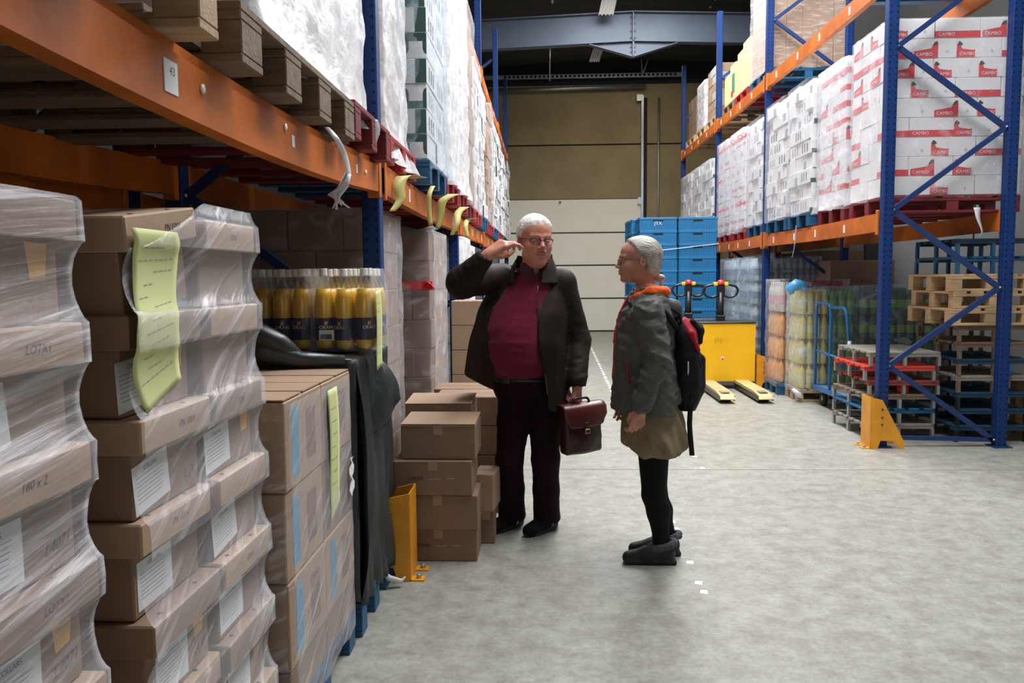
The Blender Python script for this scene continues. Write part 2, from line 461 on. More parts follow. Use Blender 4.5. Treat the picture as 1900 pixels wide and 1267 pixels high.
# door track, shaft and conduits on the far wall
mb = MB().box(2.5, YW-0.12, 0.05, 2.56, YW-0.02, 6.05, STEELG).box(2.42, YW-0.1, 3.3, 2.5, YW-0.03, 3.48, STEELG).box(2.38, YW-.16, 5.9, 2.52, YW-.04, 6.06, STEELG)
struct('trim_3', mb)
mb = MB().tube([(-1.8, YW-0.2, 6.2), (2.6, YW-0.2, 6.25)], 0.05, STEELG)
mb.box(-1.8, YW-0.3, 6.46, 3.5, YW-0.22, 6.56, STEELG)
for i in range(40): mb.box(-1.0+i*0.11, YW-0.31, 6.48, -0.94+i*0.11, YW-0.3, 6.54, DARKW)
mb.tube([(2.95, YW-0.05, 0.8), (2.95, YW-0.05, 6.0)], 0.022, STEELG)
mb.tube([(2.5, YW-.3, 6.5), (2.45, YW-.3, 7.2)], 0.02, STEELG, 6).tube([(2.5, YW-.3, 6.5), (2.75, YW-.3, 7.2)], 0.02, STEELG, 6)
struct('trim_4', mb)
# grey dock door frame line
struct('trim_5', MB().box(2.56, YW-0.02, 0, 2.66, YW, 6.0, DARKW))

# corrugated roof deck with the ridge roof lights
DECK = mat('dark_roof_deck', (0.035, 0.035, 0.032), 0.7, var=0.3, vscale=3)
def roofz(x): return 7.0 - abs(x-1.72)*0.045
mb = MB()
def deck(x0, x1, y0, y1):
    n = max(2, int((x1-x0)/0.12)); pts = []
    for i in range(n+1):
        x = x0+(x1-x0)*i/n
        pts.append((x, roofz(x) - (0.05 if i % 2 else 0.0)))
    P = lambda i, j: (pts[i][0] + (0.02 if i % 2 else -.02), y0 if j == 0 else y1, pts[i][1])
    mb.grid(P, n+1, 2, DECK, smooth=False)
def decky(x0, x1, y0, y1):
    """deck with ribs running across the hall"""
    n = int((y1-y0)/0.125)
    P = lambda i, j: ((x0, x1)[i], y0+(y1-y0)*j/n, roofz((x0, x1)[i]) - (0.0 if (j//2) % 2 else 0.06))
    mb.grid(P, 2, n+1, DECK, smooth=False)
decky(-5.4, 0.2, -6, 21.4); decky(3.4, 4.75, -6, 21.4); decky(0.2, 1.72, 15.8, 21.4); decky(1.72, 3.4, 15.8, 21.4)
decky(0.2, 1.72, -6, 2.2); decky(1.72, 3.4, -6, 2.2); decky(0.2, 1.72, 14.55, 14.8); decky(1.72, 3.4, 14.55, 14.8)
struct('ceiling', mb)
# roof light kerbs (raised box above the deck) and glazing bars
KERB = mat('rooflight_kerb', (0.5, 0.5, 0.5), 0.5)
mb = MB()
for (y0, y1) in ((2.2, 14.6), (14.8, 15.8)):
    mb.box(0.16, y0, 6.88, 0.2, y1, 7.5, KERB); mb.box(3.4, y0, 6.88, 3.44, y1, 7.5, KERB)
mb.box(0.16, 2.16, 6.9, 3.44, 2.2, 7.5, KERB)
mb.box(0.16, 15.8, 6.9, 3.44, 15.84, 7.5, DECK)
mb.box(0.16, 14.76, 6.9, 3.44, 14.8, 7.5, DECK)
mb.box(0.2, 15.55, 6.735, 3.4, 15.62, 6.765, KERB).box(0.16, 15.4, 6.62, 0.2, 15.8, 7.0, KERB).box(3.4, 15.4, 6.62, 3.44, 15.8, 7.0, KERB).box(0.2, 15.3, 6.80, 3.4, 15.34, 6.84, DECK)
struct('trim_6', mb)
GLAZE = bpy.data.materials.new('rooflight_glazing'); GLAZE.use_nodes = True
_b = GLAZE.node_tree.nodes['Principled BSDF']; _b.inputs['Base Color'].default_value = (0.8, 0.85, 0.9, 1)
_b.inputs['Emission Color'].default_value = (0.9, 0.96, 1, 1); _b.inputs['Emission Strength'].default_value = 1.4
mb = MB().box(0.16, 2.2, 7.5, 3.44, 15.84, 7.54, GLAZE)
struct('window_1', mb)

# steel rafter
STEELB = mat('blue_grey_steel', (0.085, 0.11, 0.15), 0.45, metal=0.2, var=0.2, vscale=1.2)
def rafter(y, zb=5.95):
    root = empty('roof_beam', (0, y, 0)); 
    for s in (-1, 1):
        xe = 1.72 + s*(7.0 if s < 0 else 2.9)
        def z(x, o): return zb + o - abs(x-1.72)*0.035
        m = MB()
        m.prism([(1.72, z(1.72, 0)), (xe, z(xe, 0)), (xe, z(xe, 0.52)), (1.72, z(1.72, 0.52))], 'y', -0.008, 0.008, STEELB)
        m.build('web', root)
        m = MB()
        m.prism([(1.72, z(1.72, 0)), (xe, z(xe, 0)), (xe, z(xe, -0.02)), (1.72, z(1.72, -0.02))], 'y', -0.1, 0.1, STEELB)
        m.build('flange', root)
        m = MB().prism([(1.72, z(1.72, 0.52)), (xe, z(xe, 0.52)), (xe, z(xe, 0.54)), (1.72, z(1.72, 0.54))], 'y', -0.1, 0.1, STEELB)
        m.build('flange', root)
        x2 = 1.72+s*0.84
        m = MB().prism([(1.72, zb-0.02), (x2, z(x2, -0.02)), (1.72, zb-0.29)], 'y', -0.008, 0.008, STEELB)
        m.prism([(1.72, zb-0.29), (x2, z(x2, -0.02)), (x2, z(x2, -0.035)), (1.72, zb-0.31)], 'y', -0.08, 0.08, STEELB)
        m.build('haunch', root)
    MB().box(1.705, -0.1, zb-0.29, 1.735, 0.1, zb+0.53, STEELB).build('end_plate', root)
    k = 0
    for zz in (0.44, 0.33, 0.19, 0.06, -0.11, -0.2):
        for dx in (-0.04, 0.04):
            MB().lathe([(0.0, 0), (0.018, 0), (0.018, 0.02), (0, 0.02)], STEELG, 6, M=Matrix.Translation((1.72+dx, -0.012, zb+zz)) @ Matrix.Rotation(PI/2, 4, 'X')).build('bolt', root)
    tag(root, 'blue-grey steel roof beam bolted at the ridge with a triangular haunch', 'roof beam', kind='thing')
    return root
rafter(16.0)
# corrugated strips hanging at the roof light
mb = MB()
def strip(px0, py0, px1, py1, Y, w, name, label):
    a = at(px0, py0, Y); b = at(px1, py1, Y+0.05)
    n = 9
    P = lambda i, j: (a + (b-a)*(j/3.0)) + Vector(((i/(n-1)-0.5)*w, 0.03*(i % 2), 0.04*(i % 2 if j == 3 else 0)))
    m = MB().grid(P, n, 4, mat('translucent_sheet', (0.45, 0.43, 0.40), 0.4), smooth=False)
    o = m.build(name)
    s = o.modifiers.new('solid', 'SOLIDIFY'); s.thickness = 0.006
    tag(o, label, 'roof sheet')
strip(1133, -12, 1124, 29, 15.55, 0.28, 'corrugated_sheet', 'pale corrugated sheet resting over the roof beam left of its ridge joint')
strip(1112, 85, 1102, 116, 16.4, 0.2, 'corrugated_sheet', 'short torn corrugated sheet hanging just below the roof beam')
# conduit drop
tag(MB().tube([at(1020, 50, 18), at(1020, 150, 18)], 0.015, STEELG, 6).build('cable_conduit'), 'thin vertical conduit hanging under the roof left of centre', 'conduit')

# ------------------------------------------------------------ pallet racks
ZB1, ZB2 = 2.0, 4.0
def cap(m, x, y):
    pass
def upright(x, y, root, h=5.75):
    m = MB()
    # sigma shaped upright: face plate with returned flanges
    m.box(-0.043, -0.045, 0.0, 0.043, 0.045, h, BLUEU, 0.006)
    return m.build('upright', root, (x, y, 0))
def frame(name_side, x_front, x_back, y, label, h=5.75):
    left = name_side != 'right'
    root = empty('pallet_rack', (0, y, 0))
    upright(x_front, 0, root, h); upright(x_back, 0, root, h)
    for x in (x_front, x_back):
        MB().box(-0.075, -0.08, 0, 0.075, 0.08, 0.008, BLUEB).build('foot_plate', root, (x, 0, 0.0))
    s = 1 if x_back > x_front else -1
    xa = x_front + s*0.05; xb = x_back - s*0.05
    z = 0.06; side = 1; k = 0
    MB().bar((xa, 0, 0.08), (xb, 0, 0.06), 0.03, 0.035, BLUEB).build('brace', root)
    pts = [0.06, 0.70, 1.36, 2.02, 2.69, 3.36, 4.03, 4.70, 5.36]
    if left: pts = [0.06] + [v-.12 for v in pts[1:]]
    for i in range(len(pts)-1):
        p = (xb if (i+left) % 2 == 0 else xa, -0.004*(i % 2), pts[i]); q = (xa if (i+left) % 2 == 0 else xb, -0.004*(i % 2), pts[i+1])
        MB().bar(p, q, 0.03, 0.042, BLUEB).build('brace', root)
        MB().tube([(p[0], -0.03, p[2]), (p[0], 0.03, p[2])], 0.01, STEELG, 6).build('bolt', root)
    tag(root, label, 'pallet rack', kind='thing')
    return root
def beam(x, y0, y1, z, label, h=0.14, sag=0.0, m=ORANGE, aisle=1, group=None):
    """load beam between two frames; z = top at the ends"""
    root = empty('rack_beam', (x, (y0+y1)/2, z))
    L = y1-y0; n = 13
    prof = [(-0.025, -h), (0.025, -h), (0.025, -0.03), (0.012, -0.03), (0.012, 0.0), (-0.025, 0.0)]
    if aisle < 0: prof = [(-a, b) for a, b in prof][::-1]
    b = MB()
    k = len(prof)
    v = []; f = []
    for i in range(n):
        t = i/(n-1); yy = -L/2 + L*t; s = sag*4*t*(1-t)
        for (a, c) in prof: v.append((a, yy, c - s))
    for i in range(n-1):
        for j in range(k):
            l = (j+1) % k
            f.append((i*k+l, i*k+j, (i+1)*k+j, (i+1)*k+l))
    f.append(tuple(range(k))); f.append(tuple((n-1)*k+j for j in range(k))[::-1])
    b.add(v, f, m)
    b.build('beam_profile', root)
    for s in (-1, 1):
        e = MB().box(-0.03, -0.02, -h-0.03, 0.031, 0.025, 0.025, m, 0.004)
        ep = e.build('end_plate', root, (0.0, s*(L/2-0.02), 0))
    tag(root, label, 'rack beam', group, 'thing')
    return root
XL, XLB = -0.835, -1.80
YL = [0.38, 3.95, 7.5, 10.6, 14.4, 18.0]
nm = ['beside the nearest wrapped cartons', 'beside the bottles of orange drink', 'behind the red-taped carton stack',
      'near the man’s raised hand', 'closest to the far door', 'last before the far wall']
nm = ['standing nearest the camera and out of view', 'standing beside the orange drink bottles', 'second visible, behind the green and white cartons',
      'third visible, deep in the aisle', 'fourth visible, its post ending in dark roof', 'last before the far wall']
for i, y in enumerate(YL):
    if i == 0: continue
    frame('left', XL, XLB, y, 'blue perforated frame of the left rack, ' + nm[i])
XR, XRB = 2.885, 3.885
YR = [7.0, 10.7, 13.7, 17.1]
nm2 = ['nearest, with the whole zigzag bracing showing', 'second along, beside the wrapped drink pallets', 'third along, post ending below the roof beam', 'last along, by the far wall']
for i, y in enumerate(YR):
    frame('right', XR, XRB, y, 'blue perforated frame of the right rack, ' + nm2[i])
def bays(ys, x, xb, side, aisle):
    for i in range(len(ys)-1):
        y0, y1 = ys[i]+0.05, ys[i+1]-0.05
        w = ['first', 'second', 'third', 'fourth', 'fifth'][i]
        for z, lv in ((ZB1 if side == 'right' else 2.06, 'lower'), (ZB2 if side == 'right' else 4.13, 'upper')):
            h = 0.155
            sag = 0.055 if (side == 'left' and i == 0 and lv == 'lower') else 0.012
            if side == 'left' and lv == 'upper' and i == 0: continue
            nlab = f'orange {lv} front beam of the {side} rack, {w} bay from the camera'
            b = beam(x + aisle*0.025, y0, y1, z, nlab, h, sag, aisle=aisle)
            b2 = beam(xb - aisle*0.0, y0, y1, z, f'orange {lv} rear beam of the {side} rack, {w} bay from the camera', h, sag, aisle=-aisle)
            # small shelf labels on the aisle face
            if side == 'right' or i > 0:
                for t in (0.3, 0.62, 0.9, 1.22):
                    lb = MB().box(-0.0015, -0.02, -0.045, 0.0015, 0.02, 0.03, PAPER)
                    lb.build('location_label', b, (aisle*0.027, -(y1-y0)/2 + (y1-y0)*t/1.4, -h*0.55))
bays(YL, XL, XLB, 'left', 1)
bays(YR, XR, XRB, 'right', -1)
# rack standing back to back behind the left rack
beam(-2.05, 0.4, 3.9, 1.93, 'orange beam of the rear rack seen under the nearest left bay', 0.13, 0.02, aisle=1)
beam(-2.05, 4.0, 7.4, 1.93, 'orange beam of the rear rack behind the second left bay', 0.13, 0.02, aisle=1)
beam(-3.0, 0.4, 3.9, 1.93, 'orange far beam deep behind the nearest left bay', 0.13, 0.02, aisle=-1)
frame('rear', -2.05, -3.0, 3.95, 'blue frame of the rear rack behind the orange drink bottles')

# the marked near beam: 43 label, buttons, small plates
near = [o for o in bpy.data.objects if o.get('label', '').startswith('orange lower front beam of the left rack, first bay')][0]
ny0 = near.location.y; nz0 = near.location.z; nx0 = near.location.x
def sagz(y):
    t = (y - (0.43))/(3.9-0.43); return 0.055*4*t*(1-t)
def on_beam(px, py):
    d = at(px, py, 1.0) - Vector((0, 0, HC)); t = (nx0+0.026)/d.x
    return Vector((nx0+0.026, d.y*t, HC + d.z*t))
q = on_beam(317, 143)
m = MB().box(-0.001, -0.031, -0.034, 0.001, 0.031, 0.034, PAPER)
lb = m.build('location_label', near, tuple(q-near.location)); lb['label'] = 'white paper label reading 43'
MB().text('43', 0.026, face_M('+x', 0.0012, 0.006, 0.012), INK).build('number', lb)
for (px, py) in ((375, 165), (529, 236), (678, 320)):
    q = on_beam(px, py)
    mm = MB().lathe([(0, 0), (0.011, 0), (0.011, 0.004), (0, 0.006)], mat('white_button', (0.8, 0.78, 0.72), 0.4), 16, M=face_M('+x', 0, 0, 0))
    mm.build('button', near, tuple(q-near.location))
for (px, py) in ((544, 262), (662, 313)):
    q = on_beam(px, py)
    mm = MB().box(-0.001, -0.014, -0.018, 0.001, 0.014, 0.018, PAPER)
    o = mm.build('location_label', near, tuple(q-near.location))

# yellow column guards
def guard(x, y, label, aisle):
    """U shaped foot guard on the aisle side of an upright; aisle = -1 when the aisle is towards -x"""
    root = empty('column_guard', (x, y, 0))
    s = aisle
    g = MB().box(min(s*0.12, s*0.126), -0.1, 0, max(s*0.12, s*0.126), 0.1, 0.44, YGUARD)
    g.build('front_plate', root)
    for yy in (-0.1, 0.1):
        poly = [(s*0.12, 0.0), (s*0.12, 0.44), (s*0.03, 0.42), (-s*0.16, 0.06), (-s*0.16, 0.0), (-s*0.12, 0.0), (-s*0.08, 0.07), (s*0.04, 0.07), (s*0.06, 0.0)]
        w = MB().prism(poly, 'y', yy-0.004, yy+0.004, YGUARD)
        wo = w.build('side_plate', root)
        for zz in (0.38, 0.31, 0.25):
            MB().lathe([(0, 0), (0.008, 0), (0.008, 0.006), (0, 0.006)], BLKPL, 8, M=Matrix.Translation((s*0.03, yy-0.004, zz-.04)) @ Matrix.Rotation(PI/2, 4, 'X')).build('bolt', wo)
    for yy in (-0.07, 0.07):
        f = MB().box(min(s*0.12, s*0.19), yy-0.03, 0, max(s*0.12, s*0.19), yy+0.03, 0.008, YGUARD)
        f.lathe([(0, 0), (0.012, 0), (0.012, 0.02), (0, 0.02)], STEELG, 6, o=(s*0.16, yy, 0.008))
        f.build('foot', root)
    tag(root, label, 'column guard')
guard(XR, 7.0, 'orange-yellow column guard at the foot of the nearest right frame', -1)
guard(XR, 10.7, 'orange-yellow column guard beside the yellow pallet truck', -1)
guard(XL+.045, 3.95, 'orange-yellow column guard beside the loose cartons on the floor', 1)
guard(XL, 7.5, 'orange-yellow column guard hidden behind the tan cartons', 1)
# ------------------------------------------------------------ pallets
def pallet(x0, x1, y0, y1, z0, label, kind='wood', detail=True, h=0.144, cat='pallet', group=None, face='x', mt=None, nb=3):
    """blocks in nb columns; deck boards run along x when face == 'x' (block ends towards the aisle)"""
    sx, sy = x1-x0, y1-y0
    root = empty('pallet', ((x0+x1)/2, (y0+y1)/2, z0))
    m = mt or {'wood': WOOD, 'old': WOODD, 'new': WOODL, 'grey': WOODG, 'blue': BLUEP, 'red': REDPAL, 'darkred': REDDARK}[kind]
    X0, X1, Y0, Y1 = -sx/2, sx/2, -sy/2, sy/2
    bh = h-0.022*3
    bw = 0.1 if sx > .7 else .07; bd = 0.145 if sy > 0.9 else 0.1
    parts = []
    for j in range(nb):
        yy = Y0 + (sy-bd)*j/(nb-1)
        parts.append(('runner', (X0, yy, 0, X1, yy+bd, 0.022)))
        for i in range(3):
            xx = X0+(sx-bw)*i/2
            parts.append(('block', (xx, yy+.003, 0.022, xx+bw, yy+bd-.003, 0.022+bh)))
        parts.append(('stringer_board', (X0, yy, 0.022+bh, X1, yy+bd, 0.044+bh)))
    nd = 5
    for i in range(nd):
        w = sx/nd*0.8
        xx = X0+(sx-w)*i/(nd-1)
        parts.append(('deck_board', (xx, Y0, 0.044+bh, xx+w, Y1, h)))
    if detail:
        for n, b in parts: MB().box(*b, m, 0.003).build(n, root)
    else:
        mb = MB()
        for n, b in parts: mb.box(*b, m)
        nme = 'pallet'
        bpy.data.objects.remove(root)
        root = mb.build('pallet', None, ((x0+x1)/2, (y0+y1)/2, z0))
    return tag(root, label, cat, group)

# ------------------------------------------------------------ cartons
CM = {}
def carton_mesh(style, sx, sy, sz, variant=0):
    k = (style, round(sx, 3), round(sy, 3), round(sz, 3), variant)
    if k in CM: return CM[k]
    b = MB()
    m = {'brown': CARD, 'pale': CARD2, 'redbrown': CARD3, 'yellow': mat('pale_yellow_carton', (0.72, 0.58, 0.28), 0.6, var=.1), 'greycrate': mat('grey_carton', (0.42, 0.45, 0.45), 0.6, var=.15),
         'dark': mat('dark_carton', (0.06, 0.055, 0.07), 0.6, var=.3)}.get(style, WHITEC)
    b.box(-sx/2, -sy/2, 0.001, sx/2, sy/2, sz-0.001, m, min(0.004, sz*0.03))
    e = 0.0008
    def quad(face, u0, v0, u1, v1, mm):   # u,v fractions of the face
        if face in ('-x', '+x'): w = sy; nx = (-1 if face == '-x' else 1); M = face_M(face, nx*(sx/2+e), 0, 0)
        else: w = sx; M = face_M('-y', 0, -(sy/2+e), 0)
        a0, a1 = (u0-.5)*w, (u1-.5)*w
        b.add([(a0, v0*sz, 0), (a1, v0*sz, 0), (a1, v1*sz, 0), (a0, v1*sz, 0)], [(0, 1, 2, 3)], mm, False, M)
        return w, M
    def poly(face, pts, mm, dz=0.0):
        if face in ('-x', '+x'): w = sy; nx = (-1 if face == '-x' else 1); M = face_M(face, nx*(sx/2+e), 0, 0)
        else: w = sx; M = face_M('-y', 0, -(sy/2+e), 0)
        b.add([((u-.5)*w, v*sz, dz) for u, v in pts], [tuple(range(len(pts)))], mm, False, M)
        return w, M
    for face in ('-y', '-x', '+x'):
        w = sy if face != '-y' else sx
        if style == 'redwhite':
            if w > 0.25:
                if variant == 0:
                    poly(face, [(0, 0.02), (0.40, 0.02), (0.40, 0.42), (0.36, 0.38), (0.12, 0.46), (0.04, 0.75), (0, 0.72)], REDP)
                    poly(face, [(0.02, 0.62), (0.10, 0.62), (0.13, 0.7), (0.06, 0.84), (0.02, 0.8)], INK, e)
                    tx = 0.24
                elif variant == 1:
                    poly(face, [(0.04, 0.02), (0.58, 0.02), (0.58, 0.8), (0.52, 0.78), (0.42, 0.5), (0.04, 0.36)], REDP)
                    poly(face, [(0.44, 0.6), (0.55, 0.66), (0.57, 0.86), (0.5, 0.82)], INK, e); tx = 0.27
                elif variant == 2:
                    poly(face, [(0, 0.02), (1, 0.02), (1, 0.36), (0, 0.36)], REDP); tx = 0.25
                else: tx = None
                if tx is not None:
                    _, M = poly(face, [(0, 0), (0.001, 0), (0, 0.001)], WHITEC)
                    b.text('CAMBO', sz*0.24, M @ Matrix.Translation(((tx-.5)*w, 0.2*sz, 2*e)), WHITEC)
                _, M = poly(face, [(0, 0), (0.001, 0), (0, 0.001)], WHITEC)
                b.text('o', sz*0.3, M @ Matrix.Translation(((0.78-.5)*w, 0.34*sz, e)), GREYINK)
            elif variant < 3:
                quad(face, 0, 0.02, 1, 0.34, REDP)
        if style == 'green':
            v = variant
            if face == '-y' and w > 0.28:
                if v == 0: quad(face, 0.865, 0.02, 0.995, 0.98, GREENC); quad(face, 0.02, 0.0, 0.2, 0.3, GREENC)
                elif v == 1:
                    poly(face, [(0.745, 0.02), (0.995, 0.02), (0.995, 0.85), (0.965, 0.78), (0.95, 0.62), (0.95, 0.32), (0.79, 0.32), (0.79, 0.62), (0.775, 0.78), (0.745, 0.85)], GREENC)
                    quad(face, 0.02, 0.02, 0.36, 0.3, GREENC)
                elif v == 2:
                    poly(face, [(0.745, 0.98), (0.995, 0.98), (0.995, 0.15), (0.965, 0.22), (0.95, 0.38), (0.95, 0.68), (0.79, 0.68), (0.79, 0.38), (0.775, 0.22), (0.745, 0.15)][::-1], GREENC)
            elif face != '-y' and w > 0.2:
                if v in (0, 1): 
                    for a0 in (0.2, 0.42, 0.64): quad(face, a0, 0.2, a0+0.09, 0.78, GREENC if v == 0 else GREYINK)
                if v == 3: quad(face, 0.7, 0.05, 0.95, 0.6, GREYINK)
        if style == 'champ' and w > 0.2:
            _, M = poly(face, [(0, 0), (0.001, 0), (0, 0.001)], WHITEC)
            b.text(['Champagne', 'Champagne', 'Le', 'Brut'][variant % 4], sz*(0.34 if variant < 2 else .4), M @ Matrix.Translation((0, 0.5*sz, e)), REDP)
            if variant == 0: quad(face, 0.1, 0.08, 0.9, 0.13, REDP)
        if style == 'brown' and variant == 1 and face != '+x':
            _, M = poly(face, [(0, 0), (0.001, 0), (0, 0.001)], CARD)
            b.text('CARMA', 0.026, M @ Matrix.Translation((-w*0.22, 0.5*sz, e)), INK)
            quad(face, 0.46, 0.47, 0.6, 0.5, GREYINK); quad(face, 0.68, 0.48, 0.78, 0.52, GREYINK)
        if style == 'bluetape' and face == '+x':
            quad(face, 0.16, 0.12, 0.34, 0.9, mat('blue_label_strip', (0.06, 0.33, 0.55), 0.5, var=.4, vscale=14)); quad(face, 0.55, 0.2, 0.8, 0.8, mat('brown_print', (0.18, 0.1, 0.06), 0.7))
    # tape seam and flap gap on the top
    if style not in ('greycrate',):
        z = sz-0.001+e
        b.add([(-sx/2, -0.004, z), (sx/2, -0.004, z), (sx/2, 0.004, z), (-sx/2, 0.004, z)], [(0, 1, 2, 3)], CARDIN if m in (CARD, CARD2, CARD3) else GREYINK)
    me = b.mesh('carton_' + style)
    CM[k] = me
    return me
CARDSTYLE_FIX = {'bluetape': CARD2}
ALLC = []
def stack(desc, cat, group, x0, x1, y0, y1, z0, rows, h, nx, ny, style, aisle, variants=(0,), jit=0.004, brick=True, rnd=1, deep=False, name='carton', byrow=False):
    """a palletised stack of cartons; only those one can see from the aisle side, the near end or above"""
    r = random.Random(rnd)
    sx, sy = x1-x0, y1-y0
    for k in range(rows):
        alt = brick and (k % 2)
        if isinstance(nx, int): wx = [sx/nx]*nx
        if alt and nx > 1: wx = [sx/nx/2] + [sx/nx]*(nx-1) + [sx/nx/2]
        wy = [sy/ny]*ny
        if alt and ny > 1: wy = [sy/ny/2] + [sy/ny]*(ny-1) + [sy/ny/2]
        X = x0
        for i, wi in enumerate(wx):
            Y = y0
            fromaisle = i if aisle < 0 else len(wx)-1-i
            for j, wj in enumerate(wy):
                vis = (j == 0) or fromaisle == 0 or (k == rows-1 and deep)
                if vis:
                    st = style[r.randrange(len(style))] if isinstance(style, (list, tuple)) else style
                    me = carton_mesh(st, wi-0.003, wj-0.003, h, variants[(k % len(variants)) if byrow else r.randrange(len(variants))])
                    o = link(name, me, None, (X+wi/2+r.uniform(-jit, jit), Y+wj/2+r.uniform(-jit, jit)*.5, z0+k*h), (0, 0, r.uniform(-jit, jit)*1.5))
                    rf = rows-1-k
                    lab = f'{desc}, {ORD[rf]} row' + (' down' if rf else '')
                    if fromaisle == 0 and j == 0: lab += ', near aisle corner' if (len(wx) > 1 or len(wy) > 1) else ''
                    elif fromaisle == 0: lab += f', aisle side, {NTH[j]} back'
                    else: lab += f', {NTH[fromaisle]} from aisle'
                    tag(o, lab, cat, group); ALLC.append(o)
                Y += wj
            X += wi

def film_wrap(x0, x1, y0, y1, z0, z1, label, m=FILMW, amp=0.012, prof=None, flare=0.0, top=True, nz=None, seed=0, name='stretch_film', ns=0.06):
    """film tube round a load, with wrinkles"""
    r = 0.02
    pts = []
    def seg(ax, ay, bx, by):
        L = math.hypot(bx-ax, by-ay); n = max(2, int(L/ns))
        for i in range(n): pts.append((ax+(bx-ax)*i/n, ay+(by-ay)*i/n))
    seg(x0+r, y0, x1-r, y0); seg(x1, y0+r, x1, y1-r); seg(x1-r, y1, x0+r, y1); seg(x0, y1-r, x0, y0+r)
    cx, cy = (x0+x1)/2, (y0+y1)/2
    nz = nz or max(6, int((z1-z0)/0.05))
    N = len(pts)
    def P(i, j):
        x, y = pts[i]; t = j/(nz-1); z = z0+(z1-z0)*t
        nx_ = (x-cx)/((x1-x0)/2); ny_ = (y-cy)/((y1-y0)/2)
        if abs(nx_) > abs(ny_): n = (math.copysign(1, nx_), 0)
        else: n = (0, math.copysign(1, ny_))
        d = 0.004 + amp*(0.5+0.5*vnoise(i*0.9+seed, z*9, seed))
        if prof: d += prof(z)
        if flare and n[0]: d += flare*max(0, 1-t*8)**1.5*(0.6+0.4*math.sin(i*1.9+seed))
        return (x+n[0]*d, y+n[1]*d, z + 0.01*math.sin(i*0.7+seed)*(1 if j in (0,) else 0))
    b = MB().grid(P, N, nz, m, True, True)
    if top:
        base = (nz-1)*N; c = len(b.v); 
        b.v.append((cx, cy, z1+0.012))
        k = b.mi(m)
        for i in range(N):
            b.f.append((base+i, base+(i+1) % N, c)); b.m.append(k); b.sm.append(True)
    o = b.build(name)
    return tag(o, label, 'stretch film')

ZL = 2.06; ZR = 2.0
# ============ right rack, lower shelf
pallet(2.92, 4.04, 7.1, 7.95, ZR, 'dark red pallet under the nearest red and white cartons', 'darkred')
stack('white carton, nearest red-banded stack', 'carton', 'red and white cartons of the nearest shelf stack', 2.92, 4.04, 7.12, 7.92, ZR+.15, 9, .163, 3, 2, 'redwhite', -1, (0, 1, 2, 3, 0, 1), rnd=11)
film_wrap(2.91, 4.05, 7.11, 7.93, ZR+.13, ZR+.15+9*.163, 'clear film round the nearest red and white carton stack', film_mat('stretch_film_light', 0.04, 0.3, (1.5, 1.5, 1), sc=3.2, lo=.52, hi=.68), 0.012, seed=3, flare=0.05)
pallet(2.90, 3.95, 8.02, 8.78, ZR, 'dark red pallet under the second red and white stack', 'darkred')
stack('white carton, second red-banded stack', 'carton', 'red and white cartons of the second shelf stack', 2.90, 3.9, 8.02, 8.76, ZR+.15, 9, .156, 2, 2, 'redwhite', -1, (0, 1, 2, 3, 2), rnd=12)
film_wrap(2.88, 3.92, 8.01, 8.78, ZR+.12, ZR+.15+9*.156, 'milky film round the second red and white carton stack', FILMR, 0.014, seed=5, flare=0.06)
rowsG = [(2.80, 8.82, 9.58, 'third', 21), (2.80, 9.64, 10.5, 'fourth', 22), (2.84, 10.84, 11.62, 'fifth', 23)]
for (xf, a, b, w, sd) in rowsG:
    pallet(xf+.02, 3.8, a, b, ZR, f'blue pallet under the {w} stack on the right shelf', 'blue', nb=3)
    stack(f'white and green carton, {w} right shelf stack', 'carton', f'white and green cartons of the {w} shelf stack', xf+.03, 3.75, a+.02, b-.02, ZR+.15, 9, .155, 2, 2, 'green', -1, (0, 1, 2, 3, 3), jit=0.022, rnd=sd)
    film_wrap(xf, 3.8, a+.01, b-.01, ZR+.13, ZR+.15+9*.155+.01, f'thin film round the {w} stack on the right shelf', FILM, 0.01, seed=sd, top=False)
for (a, b, w, sd) in ((11.72, 12.58, 'sixth', 31), (12.66, 13.5, 'seventh', 32)):
    pallet(2.86, 3.8, a, b, ZR, f'red pallet under the {w} stack on the right shelf', 'red', False)
    stack(f'white carton with red script, {w} shelf stack', 'carton', f'red-lettered white cartons of the {w} shelf stack', 2.85, 3.8, a, b, ZR+.15, 6, .235, 2, 2, 'champ', -1, (0, 1, 2, 3), rnd=sd)
    film_wrap(2.83, 3.82, a-.01, b+.01, ZR+.08, ZR+.15+6*.235, f'milky film round the {w} stack on the right shelf', FILM, 0.01, seed=sd, flare=0.05)
for (a, b, w, sd) in ((13.9, 14.8, 'eighth', 41), (14.9, 15.8, 'ninth', 42), (15.9, 16.9, 'tenth', 43)):
    pallet(2.84, 3.8, a, b, ZR, f'wooden pallet under the {w} stack on the right shelf', 'wood', False)
    stack(f'white and green carton, {w} right shelf stack', 'carton', f'white and green cartons of the {w} shelf stack', 2.84, 3.8, a, b, ZR+.15, 8, .16, 2, 2, 'green', -1, (0, 1, 2, 3), jit=.02, rnd=sd)
    film_wrap(2.81, 3.83, a-.01, b+.01, ZR+.1, ZR+.15+8*.16, f'thin film round the {w} stack on the right shelf', FILM, 0.01, seed=sd)
